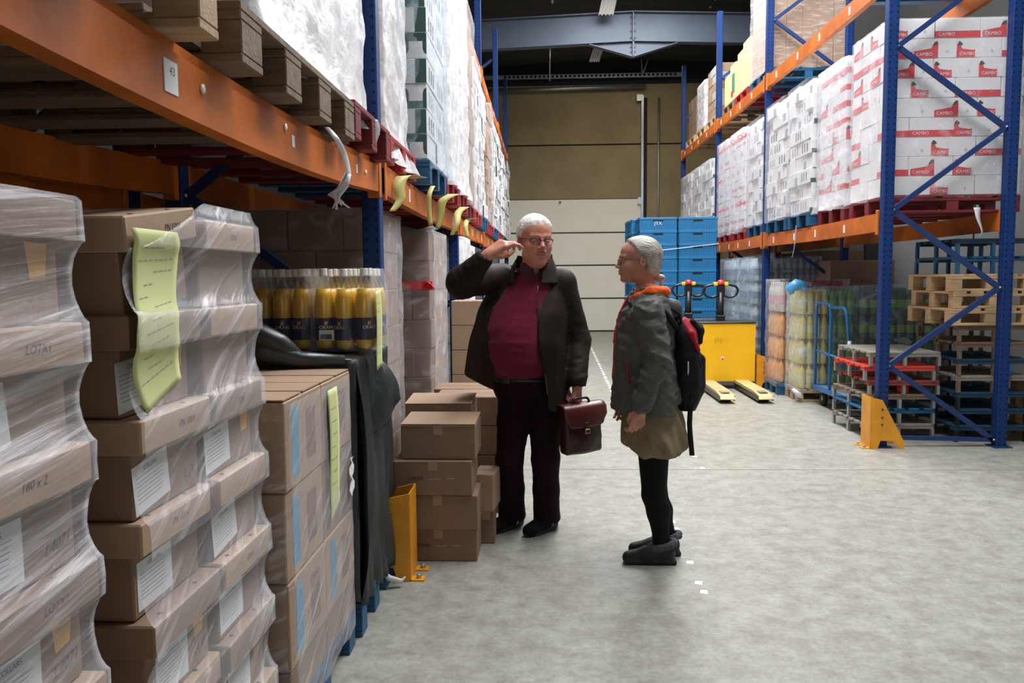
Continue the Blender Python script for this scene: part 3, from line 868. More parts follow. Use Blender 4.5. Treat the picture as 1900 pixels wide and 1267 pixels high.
# ============ right rack, upper shelf
ZU = 4.0
pallet(2.9, 3.95, 10.82, 11.75, ZU, 'blue pallet under the tall brown load', 'blue', False)
stack('tall brown carton of the high load', 'carton', 'tall brown cartons above the second right frame', 2.93, 3.93, 10.83, 11.73, ZU+.15, 2, .95, 5, 4, 'pale', -1, (0,), rnd=51, brick=False)
film_wrap(2.9, 3.95, 10.81, 11.75, ZU+.12, ZU+.15+1.9, 'film round the tall brown load on the upper shelf', FILMH, 0.012, seed=9)
pallet(2.9, 3.8, 11.85, 12.65, ZU, 'red pallet on the upper shelf beside the tall brown load', 'red', False)
pallet(2.9, 3.8, 12.72, 13.5, ZU, 'brown wooden pallet under the yellow carton further back', 'old', False)
ylw = 'yellow carton on the upper shelf'
for (a, b, z1, l) in ((11.9, 12.28, 4.85, 'tall pale yellow carton right behind the high brown load'), (12.3, 12.62, 4.78, 'second pale yellow carton from the high brown load'),
                      (12.75, 13.1, 4.72, 'pale yellow carton with a green picture and red badge'), (13.12, 13.48, 4.62, 'small pale yellow carton nearest the blue post')):
    me = carton_mesh('yellow', 0.8, b-a, z1-ZU-.15, 0)
    o = link('carton', me, None, (3.33, (a+b)/2, ZU+.15)); tag(o, l, 'carton', 'pale yellow cartons on the upper shelf')
    if 'picture' in l:
        MB().box(-0.002, -0.13, 0.12, 0, 0.05, 0.42, mat('green_picture', (0.08, 0.28, 0.16), 0.5, var=.5, vscale=20)).build('picture_label', o, (-0.4, 0, 0))
        MB().box(-0.003, -0.02, 0.08, 0, 0.1, 0.17, REDP).build('badge', o, (-0.4, 0, 0))
pallet(2.88, 3.8, 13.85, 14.75, ZU, 'pale new wooden pallet under the grey cartons', 'new', False)
stack('flat grey carton on the upper shelf', 'carton', 'flat grey cartons on the upper shelf', 2.9, 3.7, 13.88, 14.7, ZU+.15, 6, .14, 2, 2, ['greycrate', 'pale'], -1, (0,), rnd=61)
pallet(2.88, 3.8, 14.85, 15.7, ZU, 'new wooden pallet under the first far brown load', 'new', False)
stack('brown carton on upper shelf near far end', 'carton', 'brown cartons near the far end of the upper shelf', 2.92, 3.7, 14.9, 15.65, ZU+.15, 3, .27, 2, 2, 'brown', -1, (0,), rnd=62)
film_wrap(2.9, 3.72, 14.88, 15.67, ZU+.12, ZU+.15+.81, 'milky film round the far brown cartons on the upper shelf', FILMW, 0.02, seed=12)
pallet(2.88, 3.8, 15.85, 16.8, ZU, 'new wooden pallet under the last brown load', 'new', False)
stack('brown carton on last upper shelf pallet', 'carton', 'brown cartons on the last upper shelf pallet', 2.92, 3.7, 15.9, 16.7, ZU+.15, 3, .25, 2, 2, 'brown', -1, (0,), rnd=63)
pallet(2.92, 3.95, 7.12, 7.97, ZU, 'blue-green pallet overhead at the top edge, nearest right bay', 'blue')
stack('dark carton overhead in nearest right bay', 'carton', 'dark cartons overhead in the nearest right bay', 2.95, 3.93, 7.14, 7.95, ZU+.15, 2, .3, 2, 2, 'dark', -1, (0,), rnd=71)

# ============ left rack, lower shelf, bay by bay
def szl(y): return ZL - sagz(y) if 0.43 < y < 3.9 else ZL
pallet(-1.82, -0.70, 0.95, 1.77, szl(1.5)-.004, 'pale wooden pallet overhanging the orange beam above the 43 label', 'wood')
pallet(-1.82, -0.71, 1.93, 3.07, szl(2.3)+.002, 'weathered wooden pallet under the white load over the near beam', 'old', nb=4)
pallet(-1.80, -0.72, 3.13, 3.84, szl(3.3)+.004, 'dark red pallet over the near beam beside the first blue post', 'darkred')
stack('brown carton over the 43 label', 'carton', 'brown cartons on the pallet above the 43 label', -1.75, -0.78, 0.98, 1.75, szl(1.5)+.145, 3, .28, 2, 2, 'pale', 1, (0,), rnd=70)
stack('white carton overhead in bright film', 'carton', 'white cartons overhead in the nearest left bay', -1.77, -0.845, 2.36, 3.05, szl(2.3)+.15, 6, .24, 2, 2, 'redwhite', 1, (3, 3, 3, 0), rnd=71)
stack('white carton overhead beside first blue post', 'carton', 'white cartons overhead beside the first blue post', -1.77, -0.845, 3.14, 3.82, szl(3.3)+.15, 6, .24, 2, 2, 'redwhite', 1, (3, 3, 1), rnd=72)
def prof_bulge(z): return 0.0
film_wrap(-1.79, -0.835, 2.32, 3.84, 2.12, 3.64, 'bright milky film round the white load over the near beam', FILMW, 0.025, seed=2, flare=0.09)
pallet(-1.80, -0.76, 4.06, 4.86, ZL, 'bright red pallet just past the first blue post, left shelf', 'red')
stack('brown carton, load past first blue post', 'carton', 'brown cartons past the first blue post', -1.77, -0.84, 4.08, 4.84, ZL+.15, 7, .25, 2, 2, 'brown', 1, (0,), jit=.012, rnd=73)
film_wrap(-1.79, -0.81, 4.06, 4.86, ZL+.02, ZL+1.92, 'milky film round the brown load past the first blue post', FILMW, 0.02, seed=22, flare=0.07)
for (a, b, k_, w, sd) in ((4.95, 5.78, 'blue', 'second', 74), (5.84, 6.62, 'red', 'third', 75), (6.68, 7.38, 'red', 'fourth', 76)):
    pallet(-1.75, -0.69, a, b, ZL, f'{k_} pallet under the {w} left shelf load past the first post', k_)
    stack(f'white and green carton, {w} left shelf load', 'carton', f'white and green cartons of the {w} left shelf load', -1.75, -0.70, a+.01, b-.01, ZL+.15, 12, .149, 2, 2, 'green', 1, (2, 0, 1, 0) if sd == 74 else (0, 3, 3), jit=.006, rnd=sd, brick=False, byrow=(sd == 74))
    film_wrap(-1.77, -0.68, a+.02 if sd == 74 else a, b, ZL+.1, ZL+.16+12*.149, f'thin film round the {w} left shelf load', FILMB if sd == 74 else FILMW, 0.02, seed=sd, flare=.03)
pallet(-1.75, -0.72, 7.6, 8.42, ZL, 'dark red pallet under the brown load past the second post', 'darkred', False)
stack('brown carton, load past second left post', 'carton', 'brown cartons past the second left post', -1.75, -0.72, 7.62, 8.4, ZL+.15, 6, .3, 2, 2, 'redbrown', 1, (0,), jit=.01, rnd=81)
film_wrap(-1.77, -0.70, 7.6, 8.42, ZL+.1, ZL+.16+1.8, 'thin film round the brown load past the second left post', FILM, 0.01, seed=82)
for (a, b, w, n, st, sd) in ((8.5, 9.4, 'sixth', 9, 'green', 83), (9.5, 10.45, 'seventh', 9, 'green', 84), (10.75, 11.6, 'eighth', 9, 'pale', 85), (11.7, 12.9, 'ninth', 9, 'green', 86), (13.0, 14.25, 'tenth', 9, 'green', 87), (14.6, 16.0, 'eleventh', 9, 'champ', 88), (16.1, 17.8, 'twelfth', 9, 'green', 89)):
    pallet(-1.75, -0.72, a, b, ZL, f'pallet under the {w} load along the left shelf', 'red' if sd % 2 else 'blue', False)
    stack(f'{"pale brown" if st == "pale" else "white"} carton, {w} left shelf load', 'carton', f'cartons of the {w} left shelf load', -1.75, -0.74, a+.01, b-.01, ZL+.15, n, .17, 1, 2, st, 1, (0, 3, 1), jit=.02, rnd=sd)
    if sd in (83, 85): film_wrap(-1.77, -0.71, a, b, ZL+.1, ZL+.16+n*.17, f'thin film round the {w} left shelf load', FILM, 0.01, seed=sd)

# yellow strips and film ends hanging off the left beam
def ribbon(pts, w, m, name, label, cat, wdir=(0.25, 1, 0), twist=0.0):
    pts = [Vector(p) for p in pts]
    # smooth through the points
    q = []
    for i in range(len(pts)-1):
        p0 = pts[max(0, i-1)]; p1 = pts[i]; p2 = pts[i+1]; p3 = pts[min(len(pts)-1, i+2)]
        for t in (0, .25, .5, .75):
            q.append(0.5*((2*p1)+(-p0+p2)*t+(2*p0-5*p1+4*p2-p3)*t*t+(-p0+3*p1-3*p2+p3)*t**3))
    q.append(pts[-1]); n = len(q)
    wd = Vector(wdir).normalized()
    def P(i, j):
        a = twist*j/n; ww = w if not isinstance(w, (list, tuple)) else w[0]+(w[1]-w[0])*j/(n-1)
        d = Matrix.Rotation(a, 3, 'Z') @ wd
        return q[j] + d*(i/2-0.5)*ww
    o = MB().grid(P, 3, n, m).build(name)
    s = o.modifiers.new('solid', 'SOLIDIFY'); s.thickness = 0.0012; s.offset = 0
    return tag(o, label, cat)
Yb = 4.1
ribbon([at(778, 331, 4.35), at(750, 326, 4.25), at(740, 345, 4.2), at(743, 370, 4.2), at(728, 392, 4.15)], (0.09, 0.045), YTAPE, 'yellow_strip', 'wide yellow strip curling off the beam nearest the first post', 'strip', (1, 0.3, .1), 0.6)
ribbon([at(803, 345, 5.0), at(797, 360, 4.95), at(796, 385, 4.95), at(799, 418, 4.95)], (0.03, 0.028), YTAPE, 'yellow_strip', 'straight narrow yellow strip, second along the left beam', 'strip', (1, 0.2, 0))
ribbon([at(842, 360, 5.4), at(822, 372, 5.35), at(818, 395, 5.35), at(812, 424, 5.35)], (0.08, 0.03), YTAPE, 'yellow_strip', 'flared yellow strip, third along the left beam', 'strip', (1, 0.2, 0), .3)
ribbon([at(862, 384, 6.1), at(850, 395, 6.05), at(848, 415, 6.0), at(838, 436, 6.0)], (0.07, 0.03), YTAPE, 'yellow_strip', 'curved yellow strip, fourth along the left beam', 'strip', (1, 0.2, 0), .3)
ribbon([at(882, 405, 6.9), at(868, 408, 6.9), at(864, 420, 6.85), at(868, 440, 6.85)], (0.06, 0.03), YTAPE, 'yellow_strip', 'small yellow strip, farthest along the left beam', 'strip', (1, 0.2, 0), .3)
ribbon([at(606, 236, 2.86), at(625, 258, 2.85), at(640, 290, 2.88), at(648, 325, 2.9)], (0.018, 0.03), FILMS, 'film_tail', 'white twisted film tail hanging over the near orange beam', 'film', (1, .2, 0), 1.2)
tail = [o for o in bpy.data.objects if o.name == 'film_tail'][0]
rr = random.Random(5)
for k in range(7):
    m = MB(); a = at(646, 322, 2.9)
    pts = [a, at(642-k*2, 345+k, 2.9), at(630-k*3+rr.uniform(-3, 3), 360, 2.9), at(616+k*5+rr.uniform(-3, 3), 378+rr.uniform(-6, 12), 2.9)]
    m.tube(pts, [0.012, 0.010, 0.008, 0.002], FILMS, 6); m.build('strand', tail)
ribbon([at(694, 222, 3.5), at(700, 240, 3.5), at(696, 262, 3.5), at(688, 280, 3.5)], (0.03, 0.02), FILMS, 'film_tail', 'short torn film tail under the dark red pallet', 'film', (1, .2, 0), 1.5)
ribbon([at(1813, 385, 7.0), at(1815, 405, 6.98), at(1822, 428, 6.97), at(1818, 440, 6.96)], (0.06, 0.02), FILMS, 'film_tail', 'film tail hanging below the nearest right pallet', 'film', (1, .1, 0), 1)
ribbon([at(1478, 418, 9.3), at(1476, 440, 9.3), at(1474, 458, 9.3), at(1470, 478, 9.3)], (0.02, 0.015), FILMS, 'film_tail', 'thin knotted film tail hanging off the right orange beam', 'film', (1, .1, 0), 1)
# ------------------------------------------------------------ left side, floor level
# lidded cartons on the two nearest pallets: each is a body with an overhanging lid
HB = 0.213; LIDH = 0.072; INS = 0.030
SCRIPT = ['LOTX1', '180 x 2', 'L4071', 'PN 0204', 'L4072', 'L0204', 'T4 02']
def lid_carton(y0, y1, x0, x1, z, label, group, k, tilt=0.0, marks=('180 x 2', 'L4071'), sheet=True):
    root = empty('lidded_carton', ((x0+x1)/2, (y0+y1)/2, z))
    if tilt: root.rotation_euler = (tilt, 0, 0.02)
    sx, sy = x1-x0, y1-y0
    b = MB(); b.box(-sx/2+INS, -sy/2+INS*.6, 0.001, sx/2-INS, sy/2-INS*.6, HB-0.004, CARD, 0.004)
    b.build('body', root)
    b = MB(); b.box(-sx/2, -sy/2+0.002, HB-LIDH, sx/2, sy/2-0.002, HB-0.001, CARD2 if k % 3 else CARD, 0.004)
    b.box(-0.02, -sy/2+0.01, HB-0.0012, 0.02, sy/2-0.01, HB-0.0006, CARDIN)
    for (u, v) in ((0.2, 0.0), (0.7, 0.0)):
        b.lathe([(0, 0), (0.006, 0), (0.006, 0.001), (0, 0.001)], INK, 8, M=Matrix.Translation((sx/2-0.02, -sy/2+sy*u, HB-0.0008)))
    lid = b.build('lid', root)
    if marks[0]:
        MB().text(marks[0], 0.022, face_M('+x', sx/2+0.0006, sy*(0.12 if k % 2 else 0.02), HB-LIDH*0.52), INK, 0.25).build('handwriting', lid)
    if sheet:
        r = random.Random(k*7+1)
        cx = -sy*0.22 + r.uniform(-.02, .04)
        m = MB(); M = face_M('+x', sx/2-INS+0.0008, cx, 0.068) @ Matrix.Rotation(r.uniform(-.05, .12), 4, 'Z')
        w, h = 0.155, 0.105
        m.add([(-w/2, -h/2, 0), (w/2, -h/2, 0.0), (w/2, h/2, 0.0), (-w/2, h/2, 0)], [(0, 1, 2, 3)], PAPER, False, M)
        for q in range(7):
            yy = h*0.22 - q*h*0.085
            m.add([(-w*.42, yy, .0004), (w*(.2+.2*r.random()), yy, .0004), (w*(.3), yy+.0018, .0004), (-w*.42, yy+.0018, .0004)], [(0, 1, 2, 3)], GREYINK, False, M)
        m.text('COLLARS', 0.014, M @ Matrix.Translation((0, h*.36, .0005)), INK)
        m.build('printed_sheet', root)
        if marks[1]:
            MB().text(marks[1], 0.030, face_M('+x', sx/2-INS+0.0006, sy*0.30, 0.045) @ Matrix.Rotation(0.12, 4, 'Z'), INK, 0.35).build('handwriting', root)
        if k % 3 == 0:
            MB().add([(-.02, -.03, 0), (.022, -.025, 0), (.03, .03, 0), (-.03, .032, 0)], [(0, 1, 2, 3)], mat('orange_tape', (0.75, 0.38, 0.1), 0.4), False, face_M('+x', sx/2-INS+0.0008, sy*0.28, 0.105)).build('orange_sticker', root)
    tag(root, label, 'carton', group)
    ALLC.append(root)
    return root
ZP = 0.15
LEAN = [0.0, 0.003, 0.006, 0.010, 0.013, 0.016, 0.018, 0.02]
rowlab = lambda r: 'top' if r == 0 else ORD[r] + ' from the top'
pallet(-1.72, -0.81, 0.62, 1.42, 0, 'blue pallet under the nearest left stack of lidded cartons', 'blue')
for k in range(7):
    lid_carton(1.05, 1.40, -1.27, -0.80-LEAN[k], ZP+k*HB-.003, 'lidded carton at the left photo edge, %s' % rowlab(6-k), 'lidded cartons of the nearest left stack', k,
               marks=(['', '180 x 2', 'LOTX1', 'LOTX1', '180 x 2', 'LOTX1', ''][k], ['L4071', 'L4071', 'L4071', 'L4071', 'L4071', '', ''][k]))
    lid_carton(0.68, 1.04, -1.27, -0.80-LEAN[k], ZP+k*HB-.003, 'lidded carton beyond the left photo edge, %s' % rowlab(6-k), 'lidded cartons out of view beside the camera', k+3)
pallet(-1.74, -0.80, 1.50, 2.28, 0, 'blue pallet under the second stack of lidded cartons', 'blue')
mk = [('', ''), ('T4 02', ''), ('', 'L4 01'), ('PN 0204', ''), ('PN 0204', 'L JX'), ('', ''), ('PN 0204', '')]
for k in range(7):
    xx = -0.795-LEAN[k]*1.3
    top = (k == 6)
    lid_carton(1.57, 1.915, -1.25, xx - (0.012 if k % 2 else 0), ZP+k*HB+(0.005 if top else 0), ('tilted top lidded carton marked PN 0204, nearer of two' if top else 'lidded carton in the second stack, near column, %s' % rowlab(6-k)), 'lidded cartons of the second left stack', k+1, tilt=0.13 if top else 0, marks=mk[k], sheet=not top)
    lid_carton(1.93, 2.26, -1.25, xx + 0.004, ZP+k*HB, 'lidded carton in the second stack, far column, %s' % rowlab(6-k), 'lidded cartons of the second left stack', k+2, marks=('0204' if k % 2 == 0 else '', ''), sheet=k < 5)
    lid_carton(1.57, 2.2, -1.72, -1.27, ZP+k*HB, 'lidded carton in the second stack, behind both, %s' % rowlab(6-k), 'lidded cartons at the back of the second stack', k+5, marks=('', ''), sheet=False)
def lidprof(zp, dpt=0.027, top=1.66):
    def f(z):
        t = ((z-zp) % HB)/HB
        lf = 1-LIDH/HB
        if t > lf-.004: return 0.002
        u = t/lf
        return 0.002 - dpt*math.sin(PI*u)**0.6
    return f
def film_side(x0, xf, y0, y1, z0, z1, prof, zph, label, m, lean=0.016, amp=0.002, seed=0, topcut=None, ny=18):
    """film along the near end and the aisle side, following lids and bodies"""
    path = []
    n1 = 0
    for i in range(ny+1): path.append((xf, y0+(y1-y0)*i/ny, (1, 0)))
    for i in range(1, 7): path.append((xf-(xf-x0)*i/8, y1, (0, 1)))
    zl = [z0]
    k0 = int((z0-zph)/HB)
    for k in range(k0, k0+9):
        b_ = zph+k*HB
        for t in (0.004, .03, .09, .18, .3, .42, .52, .6, .645, 1-LIDH/HB-.001, 1-LIDH/HB+.004, .82, .995):
            z = b_+t*HB
            if z0 < z < z1: zl.append(z)
    zl.append(z1); nz = len(zl)
    def P(i, j):
        x, y, n = path[i]; z = zl[j]
        if topcut: z = min(z, topcut(x, y))
        d = prof(z) + amp*vnoise(i*0.8+seed, z*22, seed) + 0.0025
        if n[1]: d = max(d, 0.004) if n[1] > 0 else d*.7
        if n == (1, 0) and (i == n1 or i == n1+ny): d = d*1.0
        return (x+n[0]*d-lean*(z/1.6), y+n[1]*max(d, 0.003), z)
    o = MB().grid(P, len(path), nz, m).build('stretch_film')
    return tag(o, label, 'stretch film')
film_side(-1.27, -0.799, 1.035, 1.405, 0.1, 1.645, lidprof(ZP-.003), ZP-.003, 'clear film round the lidded cartons at the left photo edge', FILMH, seed=1)
film_side(-1.27, -0.791, 1.562, 2.265, 0.1, 1.68, lidprof(ZP), ZP, 'clear film round the second stack of lidded cartons', FILMD, seed=4, topcut=lambda x, y: 1.56+max(0, (y-1.6))*0.35)
# yellow papers under the film
def paper(fn, nu, nv, name, label, lines=True, m=YPAPER, cat='paper'):
    b = MB().grid(fn, nu, nv, m)
    o = b.build(name); s = o.modifiers.new('solid', 'SOLIDIFY'); s.thickness = 0.0008; s.offset = 0
    tag(o, label, cat)
    if lines:
        l = MB(); r = random.Random(4)
        for q in range(3, nv-3, 2):
            k = r.randrange(1, nu//2)
            for i in range(k, min(nu-2, k+r.randrange(2, nu-2))):
                a = Vector(fn(i, q)); b_ = Vector(fn(i+0.7, q)); c = Vector(fn(i, q+0.16)); d = Vector(fn(i+0.7, q+.16))
                off = Vector((0.0014, -0.0004, 0))
                l.add([a+off, b_+off, d+off, c+off], [(0, 1, 2, 3)], GREYINK)
        l.build('handwriting', o)
    return o
lp = lidprof(ZP)
def yp1(i, j):
    u = i/9; v = j/29
    ytop = 1.56+0.20*u; ybot = 1.585+0.18*u
    z = 1.60-v*0.375 + 0.05*u*(1 if v > .8 else v)
    y = ytop+(ybot-ytop)*v + 0.02*math.sin(v*7)
    return (-0.797 + lp(z)*0.6+0.0035 - 0.013*(z/1.6), y, z)
paper(yp1, 10, 30, 'yellow_paper', 'yellow-green delivery paper under film on the second carton stack')

# third stack: tall cartons with blue strips
pallet(-1.62, -0.78, 2.33, 3.17, 0, 'blue pallet under the brown cartons with blue label strips', 'blue')
rr = random.Random(8)
hs = [0.14, 0.28, 0.28, 0.28]; z = ZP
for k, h in enumerate(hs):
    for j in range(2):
        ya = 2.35+j*0.41
        for i in range(2):
            xa = -1.60+i*0.41
            me = carton_mesh('bluetape' if i == 1 and k != 0 and not (k == 2 and j == 1) else 'brown', 0.405, 0.405, h-0.002, 0)
            if me.name.startswith('carton_bluetape') and me.materials: me.materials[0] = CARD2
            o = link('carton', me, None, (xa+0.205 + (.004 if k % 2 else 0), ya+0.205, z), (0, 0, rr.uniform(-.008, .008)))
            tag(o, 'brown carton with blue strips stack, %s row, %s from the camera%s' % (ORD[3-k], 'nearer' if j == 0 else 'farther', '' if i == 1 else ', back'), 'carton', 'brown cartons of the third left stack'); ALLC.append(o)
            if k == 3 and i == 1:
                # lifted top flap edge
                MB().box(-0.2, -0.2, 0, 0.2, -0.02, 0.004, CARD2).build('flap', o, (0, 0, h+0.001))
                MB().box(-0.2, 0.0, 0, 0.2, 0.2, 0.004, CARD2).build('flap', o, (0, 0, h+0.001))
    z += h
film_wrap(-1.62, -0.775, 2.34, 3.185, 0.1, 1.12, 'clear film round the brown cartons with blue strips', FILMD, 0.006, seed=6, top=False, ns=.035, nz=60)
def yp2(i, j):
    u = i/5; v = j/19
    return (-0.765+0.004*math.sin(v*5), 2.79+0.13*u+0.02*v, 1.10-0.44*v-(.05*(1-u) if v > .9 else 0))
paper(yp2, 6, 20, 'yellow_paper', 'long yellow-green paper under film on the blue-striped cartons')
MB_ = MB().grid(lambda i, j: (-0.757+0.006*math.sin(j*2+i), 3.06+0.05*i/3+.006*math.sin(j*1.7), 0.80-0.15*j/7), 4, 8, PAPER)
tag(MB_.build('paper_slip'), 'crumpled white slip at the far edge of the blue-striped cartons', 'paper')

# fourth load: bottles of orange drink over a black draped load
pallet(-1.62, -0.765, 3.23, 3.84, 0, 'blue pallet under the black sheeted load', 'blue')
for k in range(4):
    for j in range(2):
        for i in range(2):
            me = carton_mesh('brown', 0.40, 0.285, 0.248, 0)
            o = link('carton', me, None, (-1.43+i*0.42, 3.40+j*0.29, ZP+k*0.25))
            tag(o, 'carton hidden under the black sheet, %s row, %s' % (ORD[3-k], ['back left', 'back right', 'front left', 'front right'][j+2*i]), 'carton', 'cartons under the black plastic sheet'); ALLC.append(o)
# black sheet: top, aisle side, near end, loose flap
def drape():
    b = MB()
    nu, nv = 34, 44
    def P(i, j):
        # i along the aisle (y), j from inside the load over the edge and down
        y = 3.205+0.69*i/(nu-1); v = j/(nv-1)
        f = vnoise(i*0.55, v*3, 2)
        if v < 0.25:
            t = v/0.25; x = -1.55+0.785*t; z = 1.172+0.008*f
        else:
            t = (v-0.25)/0.75; z = 1.172-1.03*t - 0.06*(i/(nu-1))*t
            fold = 0.018*math.sin(i*0.9+2.5*math.sin(t*3))*(0.35+t) + 0.02*f
            x = -0.765 + fold*.8 + 0.03*math.sin(PI*t)*(1-i/(nu-1))
        return (x, y + 0.02*math.sin(v*9+i*0.4)*(v > .25), z)
    b.grid(P, nu, nv, FILMK)
    def N(i, j):   # near end
        x = -1.55+0.79*i/23; t = j/23
        return (x, 3.205+0.012*vnoise(i*.8, t*6, 5)-0.006*t, 1.165-1.0*t)
    b.grid(N, 24, 24, FILMK)
    o = b.build('black_plastic_sheet')
    # loose flap standing off towards the aisle
    A = at(660, 668, 3.5); B = at(700, 662, 3.6); C = at(746, 745, 3.55); D = at(662, 842, 3.4)
    fl = MB()
    def F(i, j):
        u = i/11; t = j/13
        top = A.lerp(B, u); low = D.lerp(C, u)
        p = top.lerp(low, t)
        return p + Vector((0.0+0.035*math.sin(PI*t)+0.014*math.sin(u*9+t*3), 0.02*math.sin(u*5+t*4), 0.014*math.sin(u*7)))
    fl.grid(F, 12, 14, FILMK)
    f = fl.build('loose_flap', o)
    for q in (o, f):
        s = q.modifiers.new('solid', 'SOLIDIFY'); s.thickness = 0.0015; s.offset = 0
    # gathered twist of the sheet on top
    m = MB(); 
    m.tube([at(447, 600, 3.12), at(480, 622, 3.14), at(520, 640, 3.16), at(548, 658, 3.18), at(560, 668, 3.2)], [0.03, 0.05, 0.045, 0.03, 0.02], FILMK, 12)
    m.tube([at(440, 640, 3.12), at(500, 652, 3.15), at(560, 668, 3.18), at(640, 668, 3.2)], [0.06, 0.05, 0.035, 0.02], FILMK, 12)
    g = m.build('gathered_fold', o)
    tag(o, 'black plastic sheet draped down the load below the orange drink', 'plastic sheet')
drape()
tag(MB().tube([at(700, 1058, 3.75), at(722, 1072, 3.76), at(745, 1078, 3.78), at(752, 1070, 3.78)], [0.02, 0.015, 0.012, 0.004], FILMS, 7).build('film_scrap'), 'scrap of film on the floor by the left column guard', 'film')

# bottles
CLEAR = bpy.data.materials.new('clear_plastic'); CLEAR.use_nodes = True
def _clear(m, tint=(0.93, 0.95, 0.97), fac=0.05, blend=0.35):
    nt = m.node_tree; n = nt.nodes; L = nt.links
    for x in list(n): n.remove(x)
    out = n.new('ShaderNodeOutputMaterial'); tr = n.new('ShaderNodeBsdfTransparent'); tr.inputs[0].default_value = (*tint, 1)
    gl = n.new('ShaderNodeBsdfGlossy'); gl.inputs['Roughness'].default_value = 0.08; gl.inputs[0].default_value = (.95, .97, 1, 1)
    lw = n.new('ShaderNodeLayerWeight'); lw.inputs['Blend'].default_value = blend
    mr = n.new('ShaderNodeMapRange'); mr.inputs['To Min'].default_value = fac; mr.inputs['To Max'].default_value = 0.45
    L.new(lw.outputs['Facing'], mr.inputs['Value'])
    mx = n.new('ShaderNodeMixShader'); L.new(mr.outputs[0], mx.inputs[0]); L.new(tr.outputs[0], mx.inputs[1]); L.new(gl.outputs[0], mx.inputs[2]); L.new(mx.outputs[0], out.inputs[0])
_clear(CLEAR)
JUICE = mat('orange_drink', (1.0, 0.56, 0.012), 0.35, sub=0.0)
NAVY = mat('navy_label', (0.02, 0.02, 0.09), 0.4, var=0.3, vscale=30)
CAPM = mat('clear_white_cap', (0.75, 0.74, 0.70), 0.35)
bm_ = MB().lathe([(0.0, 0.004), (0.022, 0.0), (0.036, 0.008), (0.0405, 0.03), (0.0395, 0.055), (0.0395, 0.13), (0.0415, 0.15), (0.0425, 0.19), (0.040, 0.225), (0.030, 0.262), (0.018, 0.29), (0.0145, 0.305), (0.0145, 0.315)], CLEAR, 20, caps=False)
jm_ = MB().lathe([(0.0, 0.008), (0.021, 0.006), (0.034, 0.012), (0.0388, 0.032), (0.0378, 0.056), (0.0378, 0.13), (0.0398, 0.15), (0.0408, 0.19), (0.0384, 0.224), (0.0290, 0.26), (0.0, 0.26)], JUICE, 20, caps=False)
lm_ = MB().lathe([(0.0402, 0.045), (0.0402, 0.138)], NAVY, 20, caps=False)
lm_.text('ORAN', 0.02, face_M('-y', 0, -0.0415, 0.098), CAPM)
lm_.add([(-.006, .108, 0), (.006, .108, 0), (.009, .126, 0), (0, .121, 0), (-.005, .127, 0)], [(0, 1, 2, 3, 4)], mat('label_orange', (0.85, 0.35, 0.02), 0.4), False, face_M('-y', 0, -0.0412, 0))
cm_ = MB().lathe([(0.0, 0.345), (0.0155, 0.345), (0.0165, 0.342), (0.0165, 0.322), (0.0185, 0.318), (0.0185, 0.312), (0.0, 0.312)], CAPM, 16, caps=False)
bme, jme, lme, cme = bm_.mesh('bottle_body'), jm_.mesh('orange_drink'), lm_.mesh('bottle_label'), cm_.mesh('bottle_cap')
rr = random.Random(2)
side_n = ['right end', 'second from right end', 'third from right end', 'fourth from right end', 'fifth from right end', 'sixth from right end', 'seventh from right end', 'eighth from right end']
row_n = ['front row', 'second row', 'third row', 'fourth row', 'fifth row', 'rear row']
for j in range(4):
    for i in range(8):
        x = -0.762 - i*0.0865 - (0.012 if i >= 3 else 0) - (.012 if i >= 6 else 0); y = 3.40+j*0.0865 + (0.014 if i >= 3 else 0)
        root = empty('drink_bottle', (x, y, 1.187+(.003*rr.random())), rr.uniform(-.5, .7))
        link('bottle_body', bme, root); link('drink', jme, root); link('bottle_label', lme, root); link('cap', cme, root)
        tag(root, 'bottle of orange drink, %s, %s' % (row_n[j], side_n[i]), 'bottle', 'bottles of orange drink')
# shrink film over each pack of bottles
for (xa, xb, w) in ((-0.982, -0.717, 'right'), (-1.252, -0.989, 'middle'), (-1.42, -1.259, 'left')):
    def P(i, j, xa=xa, xb=xb):
        # i round the pack, j up
        n = 40
        per = []
        t = i/n; 
        y0 = 3.353; y1 = 3.71
        L = 2*((xb-xa)+(y1-y0)); s_ = t*L
        if s_ < xb-xa: x, y, nx_, ny_, q = xa+s_, y0, 0, -1, s_
        elif s_ < xb-xa+y1-y0: x, y, nx_, ny_, q = xb, y0+s_-(xb-xa), 1, 0, s_-(xb-xa)
        elif s_ < 2*(xb-xa)+y1-y0: q = s_-(xb-xa)-(y1-y0); x, y, nx_, ny_ = xb-q, y1, 0, 1
        else: q = s_-2*(xb-xa)-(y1-y0); x, y, nx_, ny_ = xa, y1-q, -1, 0
        z = [1.186, 1.21, 1.26, 1.31, 1.36, 1.40, 1.44, 1.49, 1.53, 1.536][j]
        ins = [0, 0, 0, 0, 0, 0, .004, 0.012, 0.018, 0.022][j] + 0.003*math.cos(q/0.0865*2*PI)
        return (x-nx_*ins, y-ny_*ins, z+0.002*math.sin(i*1.3))
    b = MB().grid(P, 40, 10, film_mat('shrink_film', 0.03, 0.2, (1, 1, .6), sc=9, rough=.1, lo=.55), True, True)
    tag(b.build('shrink_film'), f'clear shrink film round the {w} pack of orange drink bottles', 'shrink film')
